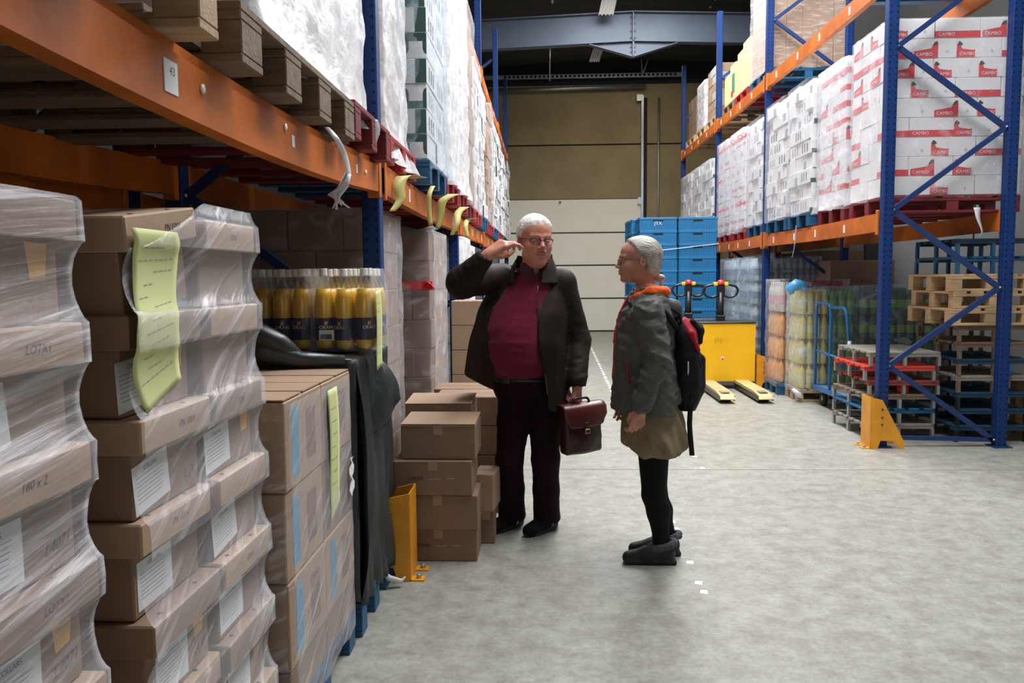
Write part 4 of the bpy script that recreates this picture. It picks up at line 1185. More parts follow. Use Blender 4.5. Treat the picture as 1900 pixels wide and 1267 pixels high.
# barcode sheet and yellow note on the bottles
m = MB().add([(-.032, -.022, 0), (.032, -.022, 0), (.032, .022, 0), (-.032, .022, 0)], [(0, 1, 2, 3)], PAPER, False, face_M('-y', 0, 0, 0))
for k in range(16):
    w = rr.choice((.0008, .0014, .002)); m.box(-.025+k*.003, -.0012, -.016, -.025+k*.003+w, -.0004, .004, INK)
p = at(606, 622, 3.345)
tag(m.build('barcode_label', None, tuple(p)), 'white barcode label on the pack of orange drink', 'label')
def yp3(i, j):
    u = i/4; t = j/19
    return at(679+26*u+6*t, 546+150*t, 3.30) + Vector((0.0+0.004*math.sin(t*6), 0.0, 0))
a_ = at(679, 546, 3.3)
def yp3(i, j):
    u = i/4; t = j/19
    return (-0.708+0.003*math.sin(t*5)+.004*t, 3.36+0.115*u, 1.435-0.33*t+.012*u)
paper(yp3, 5, 20, 'yellow_paper', 'narrow yellow-green note hanging on the orange drink bottles')
def yp4(i, j):
    u = i/4; t = j/9
    return (-0.690+0.01*math.sin(t*5), 3.70+0.1*u, 1.12-0.1*t)

# second bay, floor level: brown wall of cartons, red-taped stack, loose cartons
pallet(-1.76, -0.88, 4.13, 4.93, 0, 'wooden pallet under the dark brown cartons behind the orange drink', 'wood')
stack('dark brown carton behind the orange drink', 'carton', 'brown cartons behind the orange drink', -1.75, -0.89, 4.14, 4.92, ZP, 8, .212, 3, 2, 'brown', 1, (0,), rnd=91)
film_wrap(-1.77, -0.865, 4.12, 4.94, 0.1, 1.85, 'clear film round the cartons just past the first blue post', FILM, 0.012, seed=15)
pallet(-1.6, -0.82, 5.7, 6.62, 0, 'wooden pallet under the stack with red tape', 'wood')
stack('brown carton in the red-taped stack', 'carton', 'brown cartons of the red-taped stack', -1.58, -0.81, 5.72, 6.60, ZP, 8, .208, 3, 2, 'redbrown', 1, (0,), rnd=92, jit=.006)
film_wrap(-1.6, -0.795, 5.70, 6.62, 0.1, ZP+8*.208+.01, 'pale film round the red-taped carton stack', film_mat('stretch_film_aisle', 0.08, 0.4, (1, 1, 2.0), sc=4, lo=.48), 0.01, seed=17)
RT = mat('red_tape', (0.75, 0.02, 0.02), 0.3)
m = MB().box(-1.605, 5.694, 1.405, -0.79, 5.699, 1.462, RT)
m.tube([(-0.84, 5.69, 1.44), (-0.82, 5.685, 1.455), (-0.80, 5.688, 1.44), (-0.79, 5.69, 1.42), (-0.775, 5.69, 1.41)], 0.008, RT, 6)
tag(m.build('red_tape'), 'red tape knotted round the film-wrapped carton stack', 'tape')
tag(MB().grid(lambda i, j: (-1.05+.27*i/9, 5.67+0.3*j/5, 1.835+.012*math.sin(i*.9)+.008*math.sin(j*2.1)), 10, 6, FILMW).build('stretch_film'), 'crumpled white film lying over the red-taped stack', 'stretch film')
# loose cartons on the floor
def loose(x, y, z, sx, sy, sz, label, style='brown', var=0, rz=0.0, grp='loose cartons stacked on the floor', flaps=False):
    me = carton_mesh(style, sx, sy, sz, var)
    o = link('carton', me, None, (x, y, z), (0, 0, rz)); tag(o, label, 'carton', grp); ALLC.append(o)
    # tape down the near face
    MB().box(-0.024, -sy/2-0.0012, sz*.72, 0.024, -sy/2-0.0004, sz-.001, mat('brown_tape', (0.36, 0.23, 0.14), 0.35)).build('tape', o)
    if flaps:
        MB().bar((-sx/2+.003, -sy/2, sz-.001), (sx/2-.003, -sy/2, sz-.001), .004, .004, style and CARD2).build('flap_edge', o)
        f = MB().prism([(-sx/2, -sy/2+.01), (sx/2, -sy/2+.01), (sx/2, sy/2), (-sx/2, sy/2)], 'z', sz, sz+.004, CARD2)
        f.build('flap', o, (0, 0, .012), (0.05, 0, 0))
    return o
loose(-0.565, 4.30, 0, 0.41, 0.33, 0.172, 'bottom printed carton of the loose floor stack by the yellow guard', var=1)
loose(-0.565, 4.28, 0.173, 0.42, 0.33, 0.186, 'plain carton, second from the floor, by the yellow guard', rz=.01)
loose(-0.585, 4.27, 0.36, 0.41, 0.33, 0.184, 'printed carton, third from the floor, by the yellow guard', var=1, rz=.0)
loose(-0.555, 4.29, 0.545, 0.39, 0.31, 0.178, 'top loose carton with a dented left corner by the yellow guard', rz=-.02, flaps=True)
loose(-0.60, 4.66, 0.0, 0.38, 0.32, 0.40, 'tall loose carton standing behind the printed cartons', 'brown', 0)
loose(-0.60, 4.65, 0.402, 0.38, 0.32, 0.375, 'open-topped loose carton just behind the dented top carton', 'pale', 0, flaps=True)
loose(-0.335, 4.50, 0.0, 0.10, 0.16, 0.19, 'narrow carton at the floor right of the loose stack', 'brown', 0, 0)
loose(-0.335, 4.50, 0.192, 0.12, 0.22, 0.21, 'small carton poking out right of the loose stack', 'pale', 0, -.12)
for k in range(4):
    loose(-0.495, 5.18, k*.186, 0.40, 0.34, 0.184, 'carton in the low stack left of the man, %s' % rowlab(3-k), 'redbrown', 0, .004*k, 'cartons of the low stack left of the man')
    loose(-0.565, 5.535, k*.186, 0.36, 0.32, 0.184, 'carton in the low stack behind his, %s' % rowlab(3-k), 'brown', 0, -.006*k, 'cartons of the low stack further back')
for k in range(6):
    loose(-0.60, 7.15, k*.214, 0.42, 0.36, 0.212, 'tan carton behind the raised elbow, %s' % rowlab(5-k), 'pale', 0, .003*k, 'tan cartons behind the raised elbow')
MB().box(-.0005, -.03, -.03, .0005, .03, .03, PAPER)
pallet(-1.7, -0.8, 7.65, 8.5, 0, 'wooden pallet under the white wrapped load below the left beam', 'wood', False)
stack('white carton below the left beam end', 'carton', 'white cartons below the left beam', -1.68, -0.8, 7.66, 8.48, ZP, 8, .212, 2, 2, 'green', 1, (3,), rnd=95)
film_wrap(-1.7, -0.78, 7.64, 8.5, 0.1, 1.87, 'milky film round the white load below the left beam', FILMW, 0.02, seed=19)
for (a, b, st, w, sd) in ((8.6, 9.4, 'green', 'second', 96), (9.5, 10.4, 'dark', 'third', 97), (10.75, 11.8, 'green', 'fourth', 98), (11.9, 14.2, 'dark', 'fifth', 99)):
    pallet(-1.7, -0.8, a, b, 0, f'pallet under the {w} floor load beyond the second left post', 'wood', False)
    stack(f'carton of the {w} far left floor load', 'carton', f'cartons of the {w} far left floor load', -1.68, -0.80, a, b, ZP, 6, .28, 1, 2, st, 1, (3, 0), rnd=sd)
# ------------------------------------------------------------ right side, floor level
half = [('new', 'wood')]
# short stack of half pallets with metal feet
def half_pallet(x, y, z, label, m, h=0.145, foot=STEELG, group=None, rz=0.0):
    sx, sy = 0.62, 0.80
    root = empty('half_pallet', (x, y, z), rz)
    th = 0.022
    if m in (REDPAL, BLUEP):
        for i in range(5):
            xx = -sx/2 + (sx-.09)*i/4
            MB().box(xx, -sy/2, h-th, xx+.09, sy/2, h, m, .004).build('deck_board', root)
    else:
        for i in range(6):
            yy = -sy/2 + (sy-.1)*i/5
            MB().box(-sx/2, yy, h-th, sx/2, yy+.1, h, m, .003).build('deck_board', root)
    for yy in (-sy/2, -0.05, sy/2-0.1):
        MB().box(-sx/2+.001, yy+.001, h-th-.022, sx/2-.001, yy+.099, h-th-.001, m).build('cross_board', root)
    for xx in (-sx/2+0.012, 0, sx/2-0.012):
        for yy in (-sy/2+0.012, 0, sy/2-0.012):
            MB().box(xx-.012, yy-.02, 0.0, xx+.012, yy+.02, h-th-.022, foot).build('foot', root)
    return tag(root, label, 'pallet', group)
A = [('old', WOODG, 'bottom half pallet of the short stack'), ('b', BLUEP, 'blue half pallet second from the floor, short stack'), ('w', WOODD, 'dark wooden half pallet in the middle of the short stack'),
     ('r', mat('dull_red_paint', (0.3, 0.05, 0.04), .5, var=.4), 'dull red half pallet below the bright red one'), ('r', mat('bright_red_paint', (0.62, 0.05, 0.03), .45, var=.2), 'bright red half pallet, second from the top of the short stack'),
     ('w', WOODG, 'grey slatted top pallet of the short stack')]
z = 0.0
rr = random.Random(12)
for i, (k, m, l) in enumerate(A):
    hh = [0.135, .14, .125, .125, .13, .125][i]
    half_pallet(3.20+(.02 if i % 2 else -.02) - (.04 if i == 1 else 0), 7.72, z, l, m, hh, group='short stack of half pallets', rz=rr.uniform(-.02, .02))
    z += hh + .001
tag(MB().lathe([(0, 0), (.05, 0), (.05, .09), (0, .09)], mat('red_plastic', (.6, .02, .02), .4), 18, o=(3.24, 7.40, 0.395)).build('red_pallet_block'), 'red round block between pallets behind the nearest right post', 'block')
# tall stack: half pallets with a few pale new ones
z = 0
lab = []
for i in range(12):
    if i in (7, 8, 9): m, l = WOODL, 'pale new wooden pallet, %s of three in the tall stack' % ['lowest', 'middle', 'topmost'][i-7]
    elif i in (0, 1, 2, 4): m, l = mat('dark_blue_wood', (.01, .055, .11), .6, var=.4, vscale=6), 'dark blue half pallet in the tall stack, %s from the floor' % NTH[i]
    elif i == 3: m, l = WOODG, 'grey half pallet in the tall stack, fourth from the floor'
    elif i in (5, 6): m, l = WOODD, 'old brown half pallet in the tall stack, %s from the floor' % NTH[i]
    elif i == 10: m, l = BLUEP, 'blue half pallet just above the pale new pallets'
    else: m, l = mat('black_blue_pallet', (0.01, 0.03, 0.05), .5), 'black-blue half pallet on top of the tall stack'
    if m is WOODL:
        h = .148
        pallet(3.515+(.03 if i == 8 else 0), 4.23, 7.16, 7.98, z, l, 'new', True, h, face='x')
    else:
        h = 0.146 if i < 7 else .152
        half_pallet(3.90-(.02 if i > 9 else -.02), 7.58, z, l, m, h, foot=(BLUEP if i > 9 else BLKPL if i in (0, 1, 2) else WOODD), group='tall stack of pallets', rz=rr.uniform(-.015, .015))
    z += h+.001
tag(MB().lathe([(0, 0), (.045, 0), (.045, .085), (0, .085)], mat('blue_plastic', (.01, .15, .45), .4), 18, o=(4.02, 7.17, 0.60)).build('blue_pallet_block'), 'bright blue round block in the tall pallet stack', 'block')
tag(MB().grid(lambda i, j: (3.94+.03*i+.01*math.sin(j), 7.16+.02*j, 1.03+.018*abs(math.sin(i*1.4+j))), 5, 3, PAPER).build('crumpled_paper'), 'crumpled white scrap stuck in the tall pallet stack', 'paper')
# pallet leaning out of the frame at the far right
pallet(4.36, 4.62, 6.9, 7.7, 0, 'wooden pallet at the right photo edge by the wall', 'wood', False, .5)

# platform trolley
tr = empty('platform_trolley', (3.35, 8.78, 0))
tw, tl = 0.52, 1.12
MB().box(-tw/2, -tl/2, 0.20, tw/2, tl/2, 0.215, mat('grey_ply', (.25, .25, .24), .6)).build('deck', tr)
m = MB()
for (a, b) in (((-tw/2, -tl/2, .2), (-tw/2, tl/2, .2)), ((tw/2, -tl/2, .2), (tw/2, tl/2, .2)), ((-tw/2, -tl/2, .2), (tw/2, -tl/2, .2)), ((-tw/2, tl/2, .2), (tw/2, tl/2, .2))):
    m.bar(a, b, .035, .05, BLUET)
m.build('frame', tr)
for (xx, yy) in ((-.2, -.42), (.2, -.42), (-.2, .42), (.2, .42)):
    w = MB().tube([(-.02, 0, 0), (.02, 0, 0)], 0.085, RUBBER, 20).tube([(-.022, 0, 0), (.022, 0, 0)], .03, STEELG, 12)
    wo = w.build('wheel', tr, (xx, yy, .0855))
    MB().box(-.03, -.03, .06, -.022, .03, .115, STEELG).box(.022, -.03, .06, .03, .03, .115, STEELG).build('caster_fork', wo)
def bend(pts, r=0.12, n=5):
    out = [Vector(pts[0])]
    for a, b, c in zip(pts, pts[1:], pts[2:]):
        a, b, c = Vector(a), Vector(b), Vector(c)
        p = b+(a-b).normalized()*r; q = b+(c-b).normalized()*r
        for i in range(n+1):
            t = i/n; out.append((1-t)**2*p+2*t*(1-t)*b+t*t*q)
    out.append(Vector(pts[-1])); return out
hm = MB().tube(bend([(-tw/2, .54, .2), (-tw/2, .54, 1.16), (-tw/2, .07, 1.16), (-tw/2, .07, .2)]), .017, BLUET, 10)
hm.build('push_handle', tr)
MB().tube(bend([(-tw/2, .07, 1.12), (-tw/2, -.36, 1.14), (-tw/2+.02, -.42, .78)], .1), .017, BLUET, 10).build('push_handle', tr)
MB().tube([(-tw/2+.02, -.42, .80), (-tw/2+.02, -.425, .70)], .018, mat('bare_tube', (.6, .7, .75), .3), 10).build('tube_end', tr)
MB().tube([(-tw/2, .54, .62), (-tw/2, -.2, .60)], .013, BLUET, 8).build('cross_tube', tr)
tag(tr, 'blue tubular platform trolley parked behind the short pallet stack', 'trolley')

# wrapped pallets of drinks
def bottle_pack_stack(x0, x1, y0, y1, z0, rows, h, nx, ny, m, capm, cat, desc, group, d=0.075):
    for k in range(rows):
        for i in range(nx):
            for j in range(ny):
                if not (j == 0 or i == 0 or k == rows-1): continue
                key = ('pack', m.name, round((x1-x0)/nx, 3), round((y1-y0)/ny, 3), h)
                if key not in CM:
                    b = MB(); wx, wy = (x1-x0)/nx, (y1-y0)/ny
                    ax, ay = max(2, round(wx/.09)), max(2, round(wy/.09))
                    for p in range(ax):
                        for q in range(ay):
                            rx = wx/ax/2*.96
                            b.lathe([(0, 0), (rx*.9, 0), (rx, .02), (rx, h*.62), (rx*.75, h*.78), (rx*.36, h*.92), (rx*.36, h*.985), (0, h*.985)], m, 8, o=(-wx/2+wx*(p+.5)/ax, -wy/2+wy*(q+.5)/ay, 0), caps=False)
                            b.lathe([(rx*1.02, h*.25), (rx*1.02, h*.55)], capm, 8, o=(-wx/2+wx*(p+.5)/ax, -wy/2+wy*(q+.5)/ay, 0), caps=False)
                    CM[key] = b.mesh('bottle_pack')
                o = link('bottle_pack', CM[key], None, (x0+(x1-x0)*(i+.5)/nx, y0+(y1-y0)*(j+.5)/ny, z0+k*h))
                tag(o, f'{desc}, {ORD[rows-1-k]} layer, {NTH[i]} from aisle, {NTH[j]} back', cat, group)
WATER = mat('pale_bottle_plastic', (0.38, 0.44, 0.50), 0.12, spec=.8, alpha=.85)
WBAND = mat('slate_label', (0.16, 0.22, 0.33), 0.4, var=.4, vscale=20)
GREENB = mat('green_bottle', (0.08, 0.30, 0.05), 0.15, spec=.7)
GBAND = mat('green_label', (0.25, 0.5, 0.08), 0.4, var=.4, vscale=25)
DGB = mat('dark_green_bottle', (0.03, 0.10, 0.045), 0.2, spec=.6)
YBOT = mat('yellow_drink', (0.75, 0.62, 0.16), 0.3, var=.2, vscale=8)
OBOT = mat('peach_drink', (0.75, 0.36, 0.12), 0.35, var=.2, vscale=8)
REDB = mat('crimson_cans', (0.45, 0.03, 0.09), 0.35, var=.3, vscale=12)
ZP = .15
# yellow and green load beside the trolley
pallet(2.94, 3.6, 9.46, 9.96, 0, 'small wooden pallet under the yellow and green drinks', 'wood')
bottle_pack_stack(2.96, 3.28, 9.47, 9.94, ZP, 4, .29, 1, 2, YBOT, mat('pale_yellow_label', (.7, .66, .35), .5), 'bottle pack', 'pack of yellow drink near the trolley', 'packs of yellow drink')
bottle_pack_stack(3.29, 3.58, 9.47, 9.94, ZP, 4, .29, 1, 1, GREENB, GBAND, 'bottle pack', 'pack of green bottles beside the yellow drink', 'packs of green bottles')
film_wrap(2.945, 3.6, 9.455, 9.96, 0.1, 1.33, 'film tied over the yellow and green drinks', FILMB, 0.02, seed=31, ns=.04)
tag(MB().tube([at(1470, 545, 9.5), at(1465, 536, 9.5), at(1478, 528, 9.5), at(1490, 530, 9.5), at(1497, 540, 9.5)], [.03, .06, .07, .06, .02], mat('blue_film', (.1, .4, .75), .25, bump=.6, bscale=25, alpha=.8), 10).build('film_knot'), 'blue film knot on top of the yellow and green drinks', 'stretch film')
tag(MB().tube([at(1470, 722, 9.42), at(1482, 732, 9.40), at(1490, 738, 9.4)], [.02, .035, .01], FILMS, 8).build('film_scrap'), 'torn white film at the foot of the yellow drinks pallet', 'film')
# peach and red load by the blue post
pallet(2.86, 3.7, 10.0, 10.6, 0, 'blue pallet under the peach and red drinks', 'blue')
bottle_pack_stack(2.88, 3.3, 10.02, 10.58, ZP, 3, .29, 1, 2, OBOT, OBOT, 'bottle pack', 'pack of peach drink by the second right post', 'packs of peach drink')
bottle_pack_stack(2.88, 3.3, 10.02, 10.58, ZP+.87, 1, .37, 1, 2, mat('milky_bottles', (.55, .52, .5), .3), mat('pink_label', (.6, .35, .38), .4), 'bottle pack', 'pack of clear bottles over the peach drink', 'packs of clear bottles')
bottle_pack_stack(3.31, 3.68, 10.02, 10.58, ZP, 5, .25, 1, 1, REDB, REDB, 'can pack', 'pack of crimson cans behind the peach drink', 'packs of crimson cans')
film_wrap(2.865, 3.7, 10.0, 10.6, 0.1, 1.42, 'clear film round the peach and red drinks', FILMW if False else FILM, 0.015, seed=33, ns=.05)
# dark green wrapped load behind the trolley
pallet(3.63, 4.5, 9.46, 10.4, 0, 'pallet under the green bottles behind the trolley', 'old', False)
bottle_pack_stack(3.64, 4.48, 9.48, 10.3, ZP, 4, .29, 4, 2, DGB, GBAND, 'bottle pack', 'pack of dark green bottles behind the trolley', 'packs of dark green bottles')
film_wrap(3.62, 4.5, 9.45, 10.32, 0.1, 1.34, 'bluish film round the dark green bottles behind the trolley', FILMB, 0.012, seed=35)
stack('flat crimson carton on the green bottles', 'carton', 'crimson cartons on the green bottles', 3.64, 4.45, 10.5, 11.2, ZP, 6, .25, 2, 1, 'redbrown', -1, (0,), rnd=101)
# pale water bottles past the blue post
for (a, b, w) in ((11.0, 11.9, 'first'), (12.05, 13.0, 'second')):
    pallet(2.80, 3.7, a, b, 0, f'pallet under the {w} load of water bottles', 'wood', False)
    bottle_pack_stack(2.82, 3.66, a+.02, b-.02, ZP, 5, .31, 2, 2, WATER, WBAND, 'bottle pack', f'pack of water, {w} load past second post', f'water packs of the {w} load')
    film_wrap(2.79, 3.7, a, b, 0.1, 1.72, f'thin film round the {w} load of water bottles', FILMB, 0.012, seed=37, top=False)
stack('brown carton beyond the water bottles', 'carton', 'brown cartons beyond the water bottles', 2.9, 3.8, 14.0, 15.0, 0, 6, .28, 2, 2, 'brown', -1, (0,), rnd=102)
stack('dark brown carton by the right wall', 'carton', 'brown cartons by the right wall', 3.75, 4.55, 11.3, 13.2, 0.0, 6, .30, 1, 2, 'brown', -1, (0,), rnd=103)
for k in range(3):
    m = MB().bar(at(1322+k*8, 470+k*24, 11.9), at(1334+k*3, 520+k*28, 11.9), .05, .12, CARD)
# dark partition and posts seen in the depth of the nearest right bay
tag(MB().box(4.35, 11.2, 0, 4.60, 11.25, 3.0, mat('dark_panel', (.03, .028, .028), .7)).build('dark_panel'), 'dark upright panel against the right wall', 'panel')

# ------------------------------------------------------------ blue folding crates
CRATE = mat('blue_crate_plastic', (0.01, 0.16, 0.36), 0.42, var=.15, vscale=5)
CRATED = mat('blue_crate_recess', (0.006, 0.08, 0.2), 0.55)
def crate_mesh():
    b = MB(); sx, sy, h = 0.595, 0.395, 0.208
    t = 0.012
    b.box(-sx/2+.008, -sy/2+.008, 0, sx/2-.008, sy/2-.008, 0.012, CRATE)
    for s in (-1, 1):
        y = s*(sy/2-.008)
        b.box(-sx/2+.008, min(y, y-s*t), 0.012, sx/2-.008, max(y, y-s*t), h-.03, CRATE)
        x = s*(sx/2-.008)
        b.box(min(x, x-s*t), -sy/2+.008, 0.012, max(x, x-s*t), sy/2-.008, h-.03, CRATE)
    # rim
    b.box(-sx/2, -sy/2, h-.035, sx/2, -sy/2+.02, h, CRATE, .003).box(-sx/2, sy/2-.02, h-.035, sx/2, sy/2, h, CRATE, .003)
    b.box(-sx/2, -sy/2, h-.035, -sx/2+.02, sy/2, h, CRATE, .003).box(sx/2-.02, -sy/2, h-.035, sx/2, sy/2, h, CRATE, .003)
    # ribs and ventilation slots on the near side
    yf = -sy/2+.008
    for i in range(9):
        x = -sx/2+.02+i*(sx-.04)/8
        b.box(x-.004, yf-.006, 0.012, x+.004, yf, h-.035, CRATE)
    for r in range(3):
        for i in range(14):
            if 4 < i < 9 and r == 2: continue
            x = -sx/2+.05+i*(sx-.1)/13
            b.box(x-.009, yf-.0015, .045+r*.036, x+.009, yf+.0005, .065+r*.036, CRATED)
    b.box(-.075, yf-.008, h-.062, .075, yf+.001, h-.038, BLKPL)
    # end side
    xf = -sx/2+.008
    for i in range(7):
        y = -sy/2+.02+i*(sy-.04)/6
        b.box(xf-.006, y-.004, 0.012, xf, y+.004, h-.035, CRATE)
    return b.mesh('folding_crate')
cme = crate_mesh()
rr = random.Random(9)
for k in range(11):
    for i in range(2):
        for j in range(3):
            o = link('folding_crate', cme, None, (1.44+0.30+i*0.602 - 0.02*(j == 2) -(0.07 if j else 0), 12.72+j*0.40, 0.15+k*0.2), (0, 0, rr.uniform(-.006, .006)))
            tag(o, 'blue folding crate, %s layer, %s column, %s' % (ORD[10-k], ['left', 'right'][i], ['nearest row', 'second row', 'third row'][j]), 'crate', 'stacked blue folding crates')
            if k == 10 and i == 0 and j == 0:
                MB().text('JTX', .075, face_M('-y', 0.0, -.1975, .12), CAPM).build('white_lettering', o)
tag(MB().tube([(1.40, 12.5, 1.86), (1.8, 12.505, 1.86), (2.66, 12.505, 1.95)], .006, PAPER, 5).build('white_cord'), 'white cord stretched across the front of the blue crates', 'cord')

# ------------------------------------------------------------ electric pallet trucks
def pallet_truck(x, y, label, rz=0.0):
    root = empty('pallet_truck', (x, y, 0), rz)
    w = 0.80
    b = MB().prism([(-w/2+.01, 0.05), (w/2-.01, .05), (w/2, .1), (w/2, .83), (w/2-.02, .85), (-w/2+.02, .85), (-w/2, .83), (-w/2, .1)], 'y', 0, 0.42, YTRUCK)
    body = b.build('body', root)
    MB().box(-w/2-.01, -.02, .85, w/2+.01, .46, .878, BLKPL, .012).build('top_cover', root)
    MB().box(-w/2+.004, -.003, .05, w/2-.004, .0, .1, mat('scuffed_steel', (.12, .11, .09), .6, var=.5)).build('scuff_plate', root)
    e = MB()
    for k in range(9): e.box(-.12+.022*k+(.01 if k > 4 else 0), -.004, .60+.012*(k % 3), -.108+.022*k, -.001, .66+.012*(k % 2), mat('worn_lettering', (.55, .3, .01), .5))
    e.build('worn_lettering', root)
    MB().lathe([(0, 0), (.022, 0), (.022, .003), (0, .003)], PAPER, 14, M=face_M('-y', -.02, -.001, .40)).lathe([(0, .003), (.012, .003), (.012, .005), (0, .005)], REDP, 12, M=face_M('-y', -.02, -.001, .40)).build('round_sticker', root)
    for s in (-1, 1):
        f = MB(); xx = s*.22
        prof = [(-1.25, .055), (-1.15, .10), (-.9, .115), (0.0, .12), (0.0, .07), (-1.2, .04)]
        f.prism(prof, 'x', xx-.085, xx+.085, mat('worn_yellow_fork', (.62, .48, .16), .5, var=.45, vscale=5, var2=(.28, .26, .2)))
        f.box(xx-.088, -1.2, .03, xx-.078, 0, .085, BLKPL).box(xx+.078, -1.2, .03, xx+.088, 0, .085, BLKPL)
        fo = f.build('fork', root)
        r = MB().tube([(xx-.06, -1.08, .042), (xx+.06, -1.08, .042)], .041, RUBBER, 14).build('fork_roller', fo)
        MB().box(xx-.05, -1.12, .113, xx+.05, -.98, .118, STEELG).build('fork_plate', fo)
    MB().tube([(-.05, .24, .11), (.05, .24, .11)], .11, RUBBER, 18).build('drive_wheel', root)
    t = MB().tube([(0, .25, .85), (0, .25, 1.25)], .045, BLKPL, 12)
    t.box(-.055, .20, .84, .055, .30, .95, BLKPL, .01)
    til = t.build('tiller', root)
    h = MB()
    for s in (-1, 1):
        loop = [(s*.03, .25, 1.22), (s*.10, .25, 1.18), (s*.19, .25, 1.20), (s*.235, .25, 1.27), (s*.20, .25, 1.33), (s*.10, .25, 1.355), (s*.03, .25, 1.34)]
        h.tube(bend(loop, .03, 3), .016, BLKPL, 8)
    h.box(-.05, .21, 1.20, .05, .29, 1.35, BLKPL, .012)
    h.build('tiller_handle', til)
    y_ = MB().box(-.095, .205, 1.335, -.045, .29, 1.385, mat('signal_yellow', (.85, .6, .02), .4), .01).box(.045, .205, 1.335, .095, .29, 1.385, mat('signal_yellow', (.85, .6, .02), .4), .01)
    y_.build('thumb_switch', til)
    MB().lathe([(0, 0), (.05, 0), (.055, .02), (.048, .045), (.025, .062), (0, .065)], mat('red_button', (.75, .03, .025), .35), 16, o=(0, .25, 1.35)).build('red_button', til)
    tag(root, label, 'pallet truck')
pallet_truck(2.325, 10.55, 'yellow electric pallet truck, the nearer one with forks towards the camera')
pallet_truck(2.02, 11.72, 'yellow electric pallet truck standing behind the nearer one, under the blue crates', PI)
pallet(1.36, 2.66, 12.5, 13.7, 0, 'wooden pallet under the stack of blue crates', 'wood', False)
